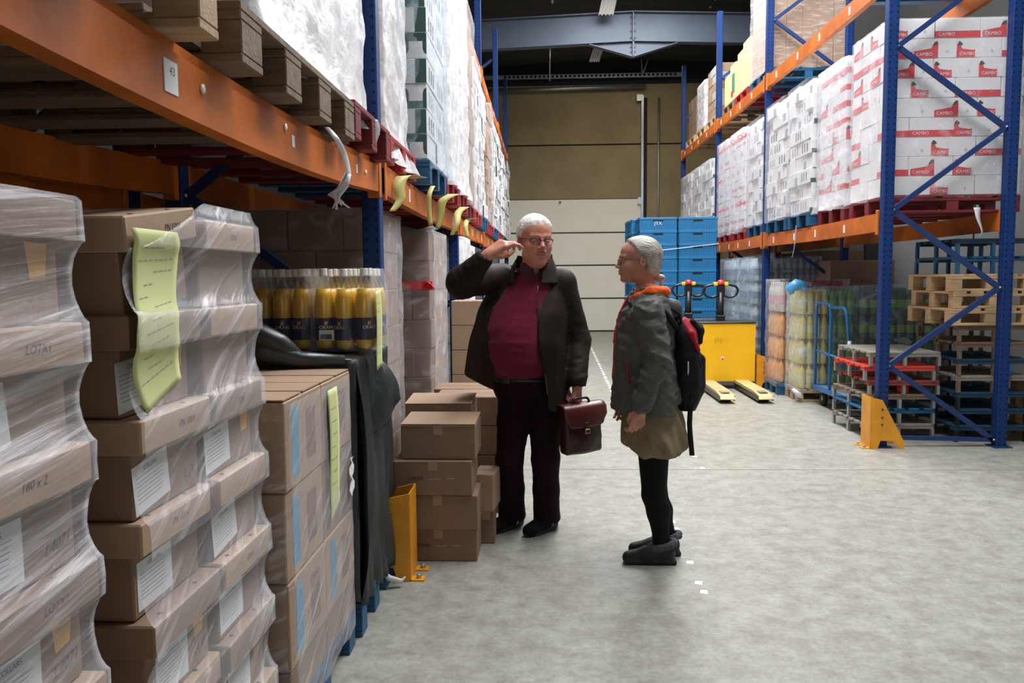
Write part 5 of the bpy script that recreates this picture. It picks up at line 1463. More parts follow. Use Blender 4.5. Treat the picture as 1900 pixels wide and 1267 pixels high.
# ------------------------------------------------------------ smooth bodies: distance fields turned into one surface
def axis(lo, hi, coarse, fine=()):
    """grid coordinates, finer inside the given (a, b, step) ranges"""
    out = [lo]
    while out[-1] < hi:
        h = coarse
        for a, b, s in fine:
            if a-coarse <= out[-1] <= b: h = min(h, s)
        out.append(out[-1]+h)
    return np.array(out, dtype=np.float32)
class Sdf:
    def __init__(s, xs, ys, zs):
        s.x, s.y, s.z = xs, ys, zs
        s.D = np.full((len(xs), len(ys), len(zs)), 1.0, dtype=np.float32)
    def sl(s, lo, hi, m):
        r = []
        for a, l, h in ((s.x, lo[0], hi[0]), (s.y, lo[1], hi[1]), (s.z, lo[2], hi[2])):
            i = int(np.searchsorted(a, l-m)); j = int(np.searchsorted(a, h+m))
            r.append(slice(max(0, i-1), min(len(a), j+1)))
        return tuple(r)
    def apply(s, fn, lo, hi, k=0.0, op='u', m=0.03):
        q = s.sl(lo, hi, m+k)
        X = s.x[q[0]][:, None, None]; Y = s.y[q[1]][None, :, None]; Z = s.z[q[2]][None, None, :]
        if X.size == 0 or Y.size == 0 or Z.size == 0: return s
        d = fn(X, Y, Z).astype(np.float32)
        A = s.D[q]
        if op == 'u':
            if k > 0:
                h = np.maximum(k-np.abs(A-d), 0)/k; r = np.minimum(A, d)-h*h*k*0.25
            else: r = np.minimum(A, d)
        elif op == 's':      # subtract
            if k > 0:
                h = np.maximum(k-np.abs(A+d), 0)/k; r = np.maximum(A, -d)+h*h*k*0.25
            else: r = np.maximum(A, -d)
        elif op == 'i': r = np.maximum(A, d)
        elif op == 'add': r = A + d
        s.D[q] = r
        return s
    def cone(s, a, b, ra, rb, k=0.01, op='u'):
        a = np.array(a, dtype=np.float32); b = np.array(b, dtype=np.float32); ab = b-a; L2 = float(ab@ab)+1e-9
        def f(X, Y, Z):
            t = np.clip(((X-a[0])*ab[0]+(Y-a[1])*ab[1]+(Z-a[2])*ab[2])/L2, 0, 1)
            return np.sqrt((X-a[0]-t*ab[0])**2+(Y-a[1]-t*ab[1])**2+(Z-a[2]-t*ab[2])**2)-(ra+(rb-ra)*t)
        r = max(ra, rb)
        return s.apply(f, np.minimum(a, b)-r, np.maximum(a, b)+r, k, op)
    def chain(s, pts, rs, k=0.01, op='u'):
        for i in range(len(pts)-1): s.cone(pts[i], pts[i+1], rs[i], rs[i+1], k, op)
        return s
    def ell(s, c, r, R=None, k=0.01, op='u'):
        R_ = np.array(R, dtype=np.float32) if R is not None else np.eye(3, dtype=np.float32)
        c = np.array(c, dtype=np.float32); r = np.array(r, dtype=np.float32)
        def f(X, Y, Z):
            dx, dy, dz = X-c[0], Y-c[1], Z-c[2]
            q = [(R_[0, i]*dx+R_[1, i]*dy+R_[2, i]*dz)/r[i] for i in range(3)]
            k0 = np.sqrt(q[0]**2+q[1]**2+q[2]**2)+1e-6
            k1 = np.sqrt((q[0]/r[0])**2+(q[1]/r[1])**2+(q[2]/r[2])**2)+1e-6
            return k0*(k0-1)/k1
        m = float(r.max())
        return s.apply(f, c-m, c+m, k, op)
    def rbox(s, c, h, rad, R=None, k=0.0, op='u'):
        R_ = np.array(R, dtype=np.float32) if R is not None else np.eye(3, dtype=np.float32)
        c = np.array(c, dtype=np.float32)
        def f(X, Y, Z):
            dx, dy, dz = X-c[0], Y-c[1], Z-c[2]
            q = [np.abs(R_[0, i]*dx+R_[1, i]*dy+R_[2, i]*dz)-(h[i]-rad) for i in range(3)]
            o = np.sqrt(sum(np.maximum(t, 0)**2 for t in q))
            return o+np.minimum(np.maximum(np.maximum(q[0], q[1]), q[2]), 0)-rad
        m = float(np.linalg.norm(h))
        return s.apply(f, c-m, c+m, k, op)
    def loft(s, lv, k=0.02, op='u', ang=0.0, p=2.3, disp=None, off=0.0):
        """lv: (z, cx, cy, a, b) sections; ang turns the sections about z"""
        lv = sorted(lv); zz = [l[0] for l in lv]; ca, sa = math.cos(ang), math.sin(ang)
        fine = np.linspace(zz[0], zz[-1], 60)
        cols = []
        for i in range(1, 5):
            v = np.interp(fine, zz, [l[i] for l in lv])
            w = v.copy()
            for _ in range(3): w[1:-1] = (w[:-2]+2*w[1:-1]+w[2:])/4
            cols.append(w)
        def f(X, Y, Z):
            z = Z[0, 0, :]
            cx, cy, a, b = [np.interp(z, fine, c).astype(np.float32)[None, None, :] for c in cols]
            a = a+off; b = b+off
            dx, dy = X-cx, Y-cy
            u = ca*dx+sa*dy; v = -sa*dx+ca*dy
            rr = (np.abs(u/a)**p+np.abs(v/b)**p)**(1/p)
            d = (rr-1)*np.minimum(a, b)
            if disp is not None: d = d - disp(np.arctan2(v, u), Z, X, Y)
            return np.maximum(d, np.maximum(zz[0]-Z, Z-zz[-1]))
        m = max(max(l[3], l[4]) for l in lv)+abs(off)
        lo = (min(l[1] for l in lv)-m, min(l[2] for l in lv)-m, zz[0]); hi = (max(l[1] for l in lv)+m, max(l[2] for l in lv)+m, zz[-1])
        return s.apply(f, lo, hi, k, op)
    def folds(s, amp, scale, seed=0, lo=None, hi=None, R=None, mask=None, off=0.0):
        """soft cloth folds: ridged noise, stretched by scale (metres per wave along x, y, z)"""
        rs = np.random.RandomState(int(seed)+11); T = rs.rand(32, 32, 32).astype(np.float32)
        lo = lo if lo is not None else (s.x[0], s.y[0], s.z[0]); hi = hi if hi is not None else (s.x[-1], s.y[-1], s.z[-1])
        def noise(u, v, w):
            iu, iv, iw = np.floor(u).astype(np.int32), np.floor(v).astype(np.int32), np.floor(w).astype(np.int32)
            fu, fv, fw = u-iu, v-iv, w-iw
            fu = fu*fu*(3-2*fu); fv = fv*fv*(3-2*fv); fw = fw*fw*(3-2*fw)
            g = lambda a, b, c: T[(iu+a) & 31, (iv+b) & 31, (iw+c) & 31]
            x00 = g(0, 0, 0)*(1-fu)+g(1, 0, 0)*fu; x10 = g(0, 1, 0)*(1-fu)+g(1, 1, 0)*fu
            x01 = g(0, 0, 1)*(1-fu)+g(1, 0, 1)*fu; x11 = g(0, 1, 1)*(1-fu)+g(1, 1, 1)*fu
            return (x00*(1-fv)+x10*fv)*(1-fw)+(x01*(1-fv)+x11*fv)*fw
        Rm = np.array(R, dtype=np.float32) if R is not None else np.eye(3, dtype=np.float32)
        def f(X, Y, Z):
            A = [(Rm[0, i]*X+Rm[1, i]*Y+Rm[2, i]*Z)/scale[i] for i in range(3)]
            A = np.broadcast_arrays(*A)
            n = noise(*A); m = noise(A[0]*2.1+5, A[1]*2.1+7, A[2]*2.1+3)
            r = 1-np.abs(2*(n*.7+m*.3)-1)*2.2
            return -amp*(r-off)*(mask(X, Y, Z) if mask else 1)
        return s.apply(f, lo, hi, 0, 'add', 0)
    def mesh(s, name, m, attr=None):
        D = s.D; S = D < 0
        nx, ny, nz = D.shape
        c = S[:-1, :-1, :-1].astype(np.int8)
        cnt = np.zeros((nx-1, ny-1, nz-1), dtype=np.int8)
        for i in (0, 1):
            for j in (0, 1):
                for k in (0, 1): cnt += S[i:nx-1+i, j:ny-1+j, k:nz-1+k]
        act = (cnt > 0) & (cnt < 8)
        I, J, K = np.nonzero(act)
        idx = np.full(act.shape, -1, dtype=np.int32); idx[I, J, K] = np.arange(len(I))
        acc = np.zeros((len(I), 3)); n = np.zeros(len(I))
        cor = {(i, j, k): D[I+i, J+j, K+k].astype(np.float64) for i in (0, 1) for j in (0, 1) for k in (0, 1)}
        for ax_ in range(3):
            for a in (0, 1):
                for b in (0, 1):
                    p = [a, b]; p.insert(ax_, 0); q = [a, b]; q.insert(ax_, 1)
                    d0 = cor[tuple(p)]; d1 = cor[tuple(q)]
                    cr = (d0 < 0) != (d1 < 0)
                    t = np.where(cr, d0/(d0-d1+1e-20), 0)
                    for e in range(3):
                        acc[:, e] += np.where(cr, (t if e == ax_ else p[e]), 0)
                    n += cr
        acc /= n[:, None]
        def co(a, ii, f): return a[ii].astype(np.float64)*(1-f)+a[ii+1].astype(np.float64)*f
        V = np.stack([co(s.x, I, acc[:, 0]), co(s.y, J, acc[:, 1]), co(s.z, K, acc[:, 2])], 1)
        F = []
        # edges along x
        e = (S[:-1, 1:-1, 1:-1] != S[1:, 1:-1, 1:-1]); a, b, c_ = np.nonzero(e); b += 1; c_ += 1
        q = np.stack([idx[a, b-1, c_-1], idx[a, b, c_-1], idx[a, b, c_], idx[a, b-1, c_]], 1); fl = S[a, b, c_]
        q[~fl] = q[~fl][:, ::-1]; F.append(q)
        e = (S[1:-1, :-1, 1:-1] != S[1:-1, 1:, 1:-1]); a, b, c_ = np.nonzero(e); a += 1; c_ += 1
        q = np.stack([idx[a-1, b, c_-1], idx[a, b, c_-1], idx[a, b, c_], idx[a-1, b, c_]], 1); fl = S[a, b, c_]
        q[fl] = q[fl][:, ::-1]; F.append(q)
        e = (S[1:-1, 1:-1, :-1] != S[1:-1, 1:-1, 1:]); a, b, c_ = np.nonzero(e); a += 1; b += 1
        q = np.stack([idx[a-1, b-1, c_], idx[a, b-1, c_], idx[a, b, c_], idx[a-1, b, c_]], 1); fl = S[a, b, c_]
        q[~fl] = q[~fl][:, ::-1]; F.append(q)
        F = np.concatenate(F)
        F = F[(F >= 0).all(1)]
        # drop specks: keep the pieces with a fair share of vertices
        me = bpy.data.meshes.new(name)
        me.vertices.add(len(V)); me.vertices.foreach_set('co', V.astype(np.float32).ravel())
        me.loops.add(len(F)*4); me.loops.foreach_set('vertex_index', F.astype(np.int32).ravel())
        me.polygons.add(len(F)); me.polygons.foreach_set('loop_start', (np.arange(len(F))*4).astype(np.int32))
        me.polygons.foreach_set('use_smooth', np.ones(len(F), dtype=bool))
        me.update(calc_edges=True); me.validate()
        me.materials.append(m)
        if attr:
            for nme, fn in attr.items():
                at_ = me.attributes.new(nme, 'FLOAT', 'POINT')
                at_.data.foreach_set('value', fn(V).astype(np.float32))
        return me
def rotm(face, up=(0, 0, 1)):
    """columns: person's left, backwards (-face), up"""
    f = Vector(face).normalized(); u = Vector(up); l = u.cross(f).normalized(); u = f.cross(l)
    # local x = left, local -y = face
    return Matrix((l, -f, u)).transposed()
class Loc:
    """shapes given in a turned, scaled local frame"""
    def __init__(s, S, C, R, sc): s.S, s.C, s.R, s.sc = S, Vector(C), R, sc
    def p(s, q): return tuple(s.C + s.R @ (Vector(q)*s.sc))
    def ell(s, c, r, k=0.01, op='u', rot=None):
        R = s.R if rot is None else s.R @ Euler(rot).to_matrix()
        s.S.ell(s.p(c), [x*s.sc for x in r], R, k*s.sc, op); return s
    def cone(s, a, b, ra, rb, k=0.01, op='u'): s.S.cone(s.p(a), s.p(b), ra*s.sc, rb*s.sc, k*s.sc, op); return s
    def pair(s, c, r, k=0.01, op='u', rot=(0, 0, 0)):
        for g in (-1, 1): s.ell((c[0]*g, c[1], c[2]), r, k, op, (rot[0], rot[1]*g, rot[2]*g))
        return s
def build_head(H, heavy=0.0, fem=0.0):
    H.ell((0, .012, .035), (.078, .100, .086)).ell((0, -.03, .035), (.067, .064, .066), .02)
    H.ell((0, -.034, -.03), (.063+.004*heavy, .058, .078), .02)
    H.ell((0, -.028, -.068), (.055+.012*heavy-.006*fem, .055, .042), .02)
    H.ell((0, -.076, -.097), (.021, .018, .016), .02)
    H.pair((.040, -.060, -.032), (.022+.006*heavy, .022, .026), .02)
    if heavy:
        H.pair((.038, -.035, -.078), (.030, .034, .030), .02); H.ell((0, -.042, -.112), (.044, .042, .026), .02)
    for g in (-1, 1):
        H.cone((g*.042, -.078, .020), (g*.012, -.092, .019), .010, .010, .012)
        H.ell((g*.031, -.099, .001), (.017, .013, .011), .012, 's')
        H.ell((g*.031, -.078, .000), (.0145, .0125, .0125), .004)
    H.cone((0, -.090, .012), (0, -.113+.003*fem, -.026), .008, .0115-.002*fem, .010)
    H.ell((0, -.116+.003*fem, -.029), (.0105, .010, .0095), .008)
    H.pair((.0125, -.103, -.034), (.0085, .011, .0075), .006)
    H.ell((0, -.082, -.058), (.028, .017, .021), .014)
    H.cone((-.019, -.0985, -.054), (.019, -.0985, -.054), .0052, .0052, .006)
    H.cone((-.017, -.0975, -.066), (.017, -.0975, -.066), .0060, .0060, .006)
    H.cone((-.020, -.106, -.060), (.020, -.106, -.060), .0050, .0050, .003, 's')
    H.pair((.079, .010, -.004), (.0075, .019, .031), .008, rot=(-.15, 0, .35))
    H.pair((.087, .006, -.002), (.0055, .011, .018), .004, 's', rot=(-.15, 0, .35))
    return H
def build_hand(H, curls, thumb, side=1, spread=0.06):
    """local: +y along the fingers, +x*side the thumb side, +z the back of the hand; curls: per finger joint angles"""
    kn = [(.030, .090), (.010, .094), (-.010, .090), (-.029, .081)]
    ln = [(.042, .026, .022), (.046, .030, .023), (.043, .027, .022), (.034, .021, .020)]
    H.cone((0, -.02, 0), (0, .02, 0), .026, .024, .01)
    for (x, y) in kn:
        H.cone((x*.45*side, .008, 0), (x*side, y, 0), .0165, .0125, .014)
    H.ell((.018*side, .035, -.008), (.018, .032, .016), .012)
    for f in range(4):
        x, y = kn[f]; p = Vector((x*side, y, 0)); a = 0.0; rr_ = (.0104, .0092, .0084, .0074)
        if f == 3: rr_ = (.0092, .0082, .0076, .0066)
        for j in range(3):
            a += curls[f][j]
            sp = spread*(1.2-f*.8)*side
            d = Vector((sp*math.cos(a), math.cos(a), -math.sin(a))).normalized()
            q = p+d*ln[f][j]
            H.cone(tuple(p), tuple(q), rr_[j], rr_[j+1], .003 if j else .006)
            p = q
    t = [Vector(v) for v in thumb]; rt = (.015, .0125, .0108, .0088)
    for j in range(len(t)-1):
        a, b = t[j], t[j+1]
        H.cone((a.x*side, a.y, a.z), (b.x*side, b.y, b.z), rt[j], rt[j+1], .008 if j == 0 else .004)
    return H
def skin_mat(name, base, lips, hue=0.12):
    m = bpy.data.materials.new(name); m.use_nodes = True; nt = m.node_tree; n = nt.nodes; L = nt.links
    b = n['Principled BSDF']; b.inputs['Roughness'].default_value = 0.5; b.inputs['Subsurface Weight'].default_value = 0.12
    b.inputs['Subsurface Radius'].default_value = (.02, .008, .004); b.inputs['Subsurface Scale'].default_value = 0.3
    no = n.new('ShaderNodeTexNoise'); no.inputs['Scale'].default_value = 30; tc = n.new('ShaderNodeTexCoord'); L.new(tc.outputs['Object'], no.inputs['Vector'])
    rp = n.new('ShaderNodeValToRGB'); rp.color_ramp.elements[0].color = (base[0]*.86, base[1]*.74, base[2]*.72, 1); rp.color_ramp.elements[1].color = (*base, 1)
    rp.color_ramp.elements[0].position = .35; rp.color_ramp.elements[1].position = .6
    L.new(no.outputs['Fac'], rp.inputs[0])
    at_ = n.new('ShaderNodeAttribute'); at_.attribute_name = 'lip'
    mx = n.new('ShaderNodeMix'); mx.data_type = 'RGBA'; L.new(at_.outputs['Fac'], mx.inputs[0]); L.new(rp.outputs[0], mx.inputs[6]); mx.inputs[7].default_value = (*lips, 1)
    L.new(mx.outputs[2], b.inputs['Base Color'])
    return m
def hair_mat(name, c1, c2, st=(.3, 1.0, 1.0), vs=26):
    m = mat(name, c1, 0.5, var=0.5, vscale=vs, var2=c2, stretch=st, bump=0.5, bscale=90)
    return m
def cloth(name, col, rough=0.85, var=0.2, vs=25, bs=240, bump=.25, sheen=.2, v2=None, spec=.2): return mat(name, col, rough, var=var, vscale=vs, bump=bump, bscale=bs, sheen=sheen*.4, var2=v2, spec=spec)
def eye_parts(H, root, iris, name='eye'):
    for g in (-1, 1):
        c = Vector(H.p((g*.031, -.0832, -.0005)))
        m = MB().lathe([(0, -.0118), (.006, -.0102), (.0102, -.006), (.0118, 0), (.0102, .006), (.006, .0102), (0, .0118)], mat('eye_white', (.50, .45, .42), .3), 14, caps=False)
        m.lathe([(0, .0123), (.0056, .0112), (.0062, .0102)], mat('iris_'+name, iris, .15), 12, caps=False)
        R = (H.R @ Matrix.Rotation(PI/2, 3, 'X')).to_4x4()
        o = m.build('eye', root); o.matrix_basis = Matrix.Translation(c-root.location) @ R @ Matrix.Diagonal((H.sc*.92, H.sc*.40, H.sc*.985, 1))
# ------------------------------------------------------------ the man
def man():
    Y0 = 4.66
    root = empty('person', (-0.13, 4.68, 0))
    inv = Matrix.Translation((0.13, -4.68, 0))
    def add(name, me, parent=root):
        me.transform(inv); o = link(name, me, parent); return o
    shR, elR, wrR = at(921, 512, 4.68), at(858, 524, 4.38), at(905, 473, 4.30)
    shL, elL, wrL = at(1046, 524, 4.66), at(1072, 632, 4.70), at(1071, 714, 4.57)
    hipR, knR, anR = at(958, 722, 4.68), at(946, 852, 4.64), at(950, 968, 4.74)
    hipL, knL, anL = at(1012, 722, 4.70), at(1012, 850, 4.62), at(1015, 970, 4.70)
    hc = at(992, 445, 4.58)
    R = rotm((0.36, -0.93, -0.08), (0.03, 0.0, 1))
    neck = Vector((hc.x-.012, hc.y+.08, hc.z-.20))
    # ---- body: one surface from head to feet
    S = Sdf(axis(-.62, .33, .012, ((-.34, .1, .0036), (.1, .22, .0036))), axis(4.12, 5.0, .014, ((4.14, 4.36, .0036), (4.46, 4.72, .0036))), axis(-.01, 1.87, .014, ((1.50, 1.87, .0036), (.74, .86, .0036))))
    H = Loc(S, hc, R, 1.15)
    S.cone(hc+Vector((0, .03, -.06)), neck, .064, .068, .02)
    S.loft([(.90, -.12, 4.70, .17, .13), (1.1, -.13, 4.66, .18, .17), (1.3, -.11, 4.68, .19, .14), (1.44, -.09, 4.70, .13, .09), (1.50, -.08, 4.70, .07, .07)], .03, ang=-.25)
    for a, b, c in ((shR, elR, wrR), (shL, elL, wrL)):
        S.chain([a, b, c], [.045, .040, .030], .02)
    for a, b, c in ((hipR, knR, anR), (hipL, knL, anL)):
        S.chain([a, b, c], [.085, .055, .042], .02)
    for an, t in ((anR, Vector((-.17, -.22, 0))), (anL, Vector((-.14, -.19, 0)))):
        S.cone((an.x, an.y, .06), (an.x+t.x*.45, an.y+t.y*.45, .045), .022, .016, .01)
    build_head(H, heavy=1.0)
    # raised right hand: back towards the camera, fingers curled towards the ear
    yv = (at(950, 441, 4.30)-wrR).normalized()
    zb = Vector((-.25, -.62, .74)); zb = (zb-yv*zb.dot(yv)).normalized(); xv = yv.cross(zb)
    RH = Matrix((xv, yv, zb)).transposed()
    G = Loc(S, wrR, RH, 1.13)
    build_hand(G, [(.35, .55, .4), (.55, .7, .5), (.75, .8, .5), (.85, .8, .5)], [(.015, .02, -.008), (.042, .050, -.022), (.052, .082, -.03), (.048, .106, -.034)], side=1)
    # left hand closed round the briefcase handle
    yv2 = Vector((-.05, -.22, -1)).normalized(); zb2 = Vector((.75, -.62, .1)); zb2 = (zb2-yv2*zb2.dot(yv2)).normalized(); xv2 = yv2.cross(zb2)
    G2 = Loc(S, wrL+Vector((0, 0, .005)), Matrix((xv2, yv2, zb2)).transposed(), 1.02)
    build_hand(G2, [(.9, 1.3, .9), (.95, 1.3, .9), (1.0, 1.3, .9), (1.0, 1.3, .9)], [(.015, .02, -.008), (.036, .05, -.03), (.02, .078, -.045), (0.0, .085, -.05)], side=-1)
    lipc = [np.array(H.p((0, -.100, -.054))), np.array(H.p((0, -.100, -.066)))]
    ax = np.array(R @ Vector((1, 0, 0)))
    def lip(V):
        r = np.zeros(len(V))
        for c in lipc:
            d = V-c; u = d@ax; w = np.linalg.norm(d-np.outer(u, ax), axis=1)
            r = np.maximum(r, np.clip(1-(w/.0075)**2, 0, 1)*(np.abs(u) < .025))
        return r
    SK = skin_mat('skin_man', (.60, .27, .185), (.34, .10, .085))
    body = add('body', S.mesh('body', SK, {'lip': lip}))
    eye_parts(H, root, (.08, .12, .16), 'man')
    # ---- short white hair
    S = Sdf(axis(hc.x-.13, hc.x+.13, .0032), axis(hc.y-.15, hc.y+.15, .0032), axis(hc.z-.10, hc.z+.15, .0032))
    H2 = Loc(S, hc, R, 1.15)
    H2.ell((0, .012, .035), (.078, .100, .086)).ell((0, -.03, .035), (.067, .064, .066), .02)
    Ri = np.array(R.transposed()); C = np.array(hc)
    def region(X, Y, Z):
        x, y, z = [(Ri[i, 0]*(X-C[0])+Ri[i, 1]*(Y-C[1])+Ri[i, 2]*(Z-C[2]))/1.15 for i in range(3)]
        ys = np.array([-.2, -.085, -.06, -.035, -.012, .01, .03, .06, .2], dtype=np.float32); zs = np.array([.10, .086, .074, .040, .018, .006, -.02, -.05, -.07], dtype=np.float32)
        line = np.interp(y, ys, zs).astype(np.float32) - .18*np.abs(x)*(y < -.05) + .006*np.sin(x*95+1)+.004*np.sin(x*190+y*80)
        return -(.0078*np.clip((z-line)/.022, -1.2, 1)+.0008*(z > line))
    S.apply(region, (S.x[0], S.y[0], S.z[0]), (S.x[-1], S.y[-1], S.z[-1]), 0, 'add', 0)
    S.folds(.0010, (.02, .008, .01), 1)
    add('hair', S.mesh('hair', hair_mat('white_hair', (.88, .87, .85), (.62, .60, .58))))
    # ---- glasses
    g = MB(); fr = mat('dark_glasses_frame', (.02, .006, .006), .35)
    for s in (-1, 1):
        rim = [Vector(H.p((s*.033+.026*math.cos(t)*(1 if abs(math.cos(t)) < 2 else 1), -.104+.012*abs(math.cos(t))*(1 if s*math.cos(t) > 0 else 0), -.004+.016*math.sin(t)))) for t in [2*PI*i/18 for i in range(18)]]
        g.tube([p for p in rim if True], .0012, fr, 6, closed=True)
        top = [Vector(H.p((s*.033+.026*math.cos(t), -.105+.012*(1 if s*math.cos(t) > 0 else 0)*abs(math.cos(t)), -.004+.016*math.sin(t)))) for t in [PI*i/10 for i in range(11)]]
        g.tube(top, .0026, fr, 6)
        g.tube([Vector(H.p(q)) for q in ((s*.058, -.092, .004), (s*.076, -.06, .006), (s*.084, -.005, .004), (s*.084, .02, -.008))], .0019, fr, 6)
    g.tube([Vector(H.p(q)) for q in ((-.008, -.107, 0), (0, -.111, .003), (.008, -.107, 0))], .0015, fr, 6)
    add('glasses', g.mesh('glasses'))
    # ---- sweater (with shirt collar above it)
    ang = -.42
    L = [(.915, -.15, 4.66, .185, .165), (1.0, -.158, 4.63, .212, .212), (1.12, -.16, 4.62, .205, .215), (1.22, -.155, 4.63, .20, .20), (1.34, -.13, 4.65, .195, .165), (1.44, -.105, 4.67, .18, .13), (1.50, -.09, 4.68, .12, .10), (1.535, -.085, 4.68, .082, .082)]
    S = Sdf(axis(-.46, .2, .007), axis(4.36, 4.95, .007), axis(.90, 1.56, .007))
    S.loft(L, .02, ang=ang, p=2.1)
    S.folds(.0035, (.16, .2, .05), 2)
    S.ell((hc.x-.008, 4.565, 1.545), (.040, .07, .060), None, .01, 's')
    add('sweater', S.mesh('sweater', cloth('burgundy_knit', (.17, .014, .036), .9, .2, 30, 300, .3)))
    S = Sdf(axis(-.22, .08, .0045), axis(4.50, 4.80, .0045), axis(1.42, 1.62, .0045))
    S.cone(neck+Vector((.0, -.02, -.03)), neck+Vector((.006, -.015, .045)), .086, .080, .0)
    S.cone(neck+Vector((.0, -.02, -.05)), neck+Vector((.008, -.015, .10)), .074, .071, .0, 's')
    S.ell(neck+Vector((.02, -.12, .05)), (.016, .06, .05), None, .006, 's')
    add('shirt_collar', S.mesh('shirt_collar', cloth('dark_checked_shirt', (.10, .035, .05), .8, .5, 90, 300, .2)))
    # ---- trousers
    S = Sdf(axis(-.40, .16, .007), axis(4.42, 4.98, .007), axis(.03, 1.02, .007))
    S.loft([(.80, -.13, 4.68, .165, .125), (.88, -.14, 4.67, .185, .148), (.93, -.145, 4.66, .187, .155), (1.0, -.145, 4.66, .18, .15)], .02, ang=ang, p=2.2)
    for (h_, k_, a_) in ((hipR, knR, anR), (hipL, knL, anL)):
        a2 = Vector((a_.x, a_.y, .06))
        S.chain([h_+Vector((0, 0, .02)), h_.lerp(k_, .45), k_, k_.lerp(a2, .5), a2], [.100, .092, .078, .074, .079], .025)
    S.folds(.004, (.12, .12, .07), 4, hi=(9, 9, .80))
    S.apply(lambda X, Y, Z: (0.055+.03*(Y-4.7))-Z+0*X, (S.x[0], S.y[0], S.z[0]), (S.x[-1], S.y[-1], .12), 0, 'i', 0)
    add('trousers', S.mesh('trousers', cloth('dark_burgundy_corduroy', (.020, .0045, .007), .9, .3, 18, 200, .25, 0)))
    b = MB(); ca, sa = math.cos(ang), math.sin(ang)
    b.tube([(-.145+.192*math.cos(t)*ca-.162*math.sin(t)*sa, 4.66+.192*math.cos(t)*sa+.162*math.sin(t)*ca, .912) for t in [2*PI*i/36 for i in range(36)]], .013, BLKPL, 6, closed=True)
    bc = Vector((-.145, 4.66, .912)); bd = Vector((math.sin(ang), -math.cos(ang), 0))
    be = add('belt', b.mesh('belt'))
    m = MB().box(-.022, -.004, -.018, .022, .004, .018, mat('dull_buckle', (.12, .09, .07), .4, metal=.8), .002)
    me = m.mesh('belt_buckle'); me.transform(Matrix.Translation(bc+bd*.178) @ Matrix.Rotation(ang, 4, 'Z')); add('belt_buckle', me)
    # ---- coat: open shell with sleeves and collar
    S = Sdf(axis(-.60, .36, .0068), axis(4.18, 5.0, .0068), axis(.64, 1.66, .0068))
    CL = [(.66, -.15, 4.69, .325, .235), (.78, -.16, 4.69, .312, .235), (.93, -.165, 4.68, .300, .235), (1.12, -.15, 4.67, .280, .24), (1.28, -.125, 4.68, .262, .20), (1.38, -.105, 4.68, .240, .155), (1.45, -.09, 4.68, .195, .12), (1.52, -.082, 4.68, .125, .10)]
    S.loft(CL, .0, ang=-.18, p=2.3)
    S.cone(shR+Vector((.03, 0, -.01)), shR.lerp(elR, .5), .085, .083, .05); S.cone(shR.lerp(elR, .5), elR, .083, .080, .03)
    S.cone(elR, wrR+(elR-wrR)*.16, .080, .050, .03)
    S.cone(neck+Vector((.04, .01, -.055)), shL+Vector((-.01, 0, -.005)), .085, .080, .04); S.cone(shL+Vector((-.01, 0, -.005)), elL, .082, .070, .02); S.cone(elL, wrL+Vector((0, 0, .03)), .070, .056, .03)
    S.folds(.0085, (.10, .13, .40), 1, mask=lambda X, Y, Z: np.clip((1.46-Z)*6, 0, 1)*np.clip((.15-X)*12, 0, 1))
    S.folds(.0060, (.13, .13, .05), 3, mask=lambda X, Y, Z: np.clip((X-.09)*14, 0, 1)*np.clip((1.4-Z)*6, 0, 1))
    S.folds(.0060, (.05, .13, .10), 5, mask=lambda X, Y, Z: np.clip((-.27-X)*10, 0, 1)*np.clip((Z-1.33)*10, 0, 1))
    S.loft([(.50, l[1], l[2], l[3], l[4]) if i == 0 else l for i, l in enumerate(CL[:6])] , .0, 's', ang=-.18, p=2.3, off=-.022)
    # hollow sleeve ends
    S.cone(wrR+(elR-wrR)*.22, wrR+(wrR-elR)*.3, .036, .040, .0, 's'); S.cone(wrL+Vector((0, 0, .05)), wrL+Vector((0, 0, -.06)), .042, .046, .0, 's')
    S.cone(neck+Vector((0, -.01, -.06)), neck+Vector((.01, -.02, .12)), .076, .082, .0, 's')
    # front opening
    zz = np.array([.60, .93, 1.12, 1.25, 1.40, 1.47, 1.53, 1.58])
    xl = np.array([-.275, -.285, -.280, -.262, -.205, -.165, -.120, -.10]); xr = np.array([.035, .000, -.035, -.040, -.042, -.038, -.015, .0])
    def opening(X, Y, Z):
        l = np.interp(Z[0, 0], zz, xl).astype(np.float32)[None, None, :]; r = np.interp(Z[0, 0], zz, xr).astype(np.float32)[None, None, :]
        return np.maximum(np.maximum(l-X, X-r), Y-4.66)
    S.apply(opening, (-.3, 4.18, .60), (.06, 4.66, 1.6), .006, 's', 0)
    # hem line: lower at the back and on his left
    S.apply(lambda X, Y, Z: np.where(X < .085, .925-.37*(X+.46), .66) - Z + 0*Y, (-.6, 4.18, .60), (.4, 5, 1.1), 0, 'i', 0)
    # broad turned-up collar
    C = Sdf(axis(-.34, .20, .005), axis(4.42, 4.90, .005), axis(1.38, 1.70, .005))
    C.cone(neck+Vector((0, .005, -.085)), neck+Vector((.010, -.01, .105)), .192, .100, .0)
    C.cone(neck+Vector((0, .0, -.10)), neck+Vector((.010, -.015, .16)), .182, .072, .0, 's')
    C.apply(lambda X, Y, Z: np.maximum(np.maximum(-.168+(Z-1.5)*.10-X, X+.012-(Z-1.5)*.18), Y-4.66), (-.34, 4.4, 1.36), (.2, 4.66, 1.72), .006, 's', 0)
    C.apply(lambda X, Y, Z: Z-1.60-.16*np.abs(X+.07)+0*Y, (-.4, 4.4, 1.36), (.2, 4.9, 1.72), 0, 'i', 0)
    C.apply(lambda X, Y, Z: 1.455-Z+0*X+0*Y, (-.4, 4.4, 1.36), (.2, 4.9, 1.72), 0, 'i', 0)
    C.folds(.003, (.1, .1, .1), 2)
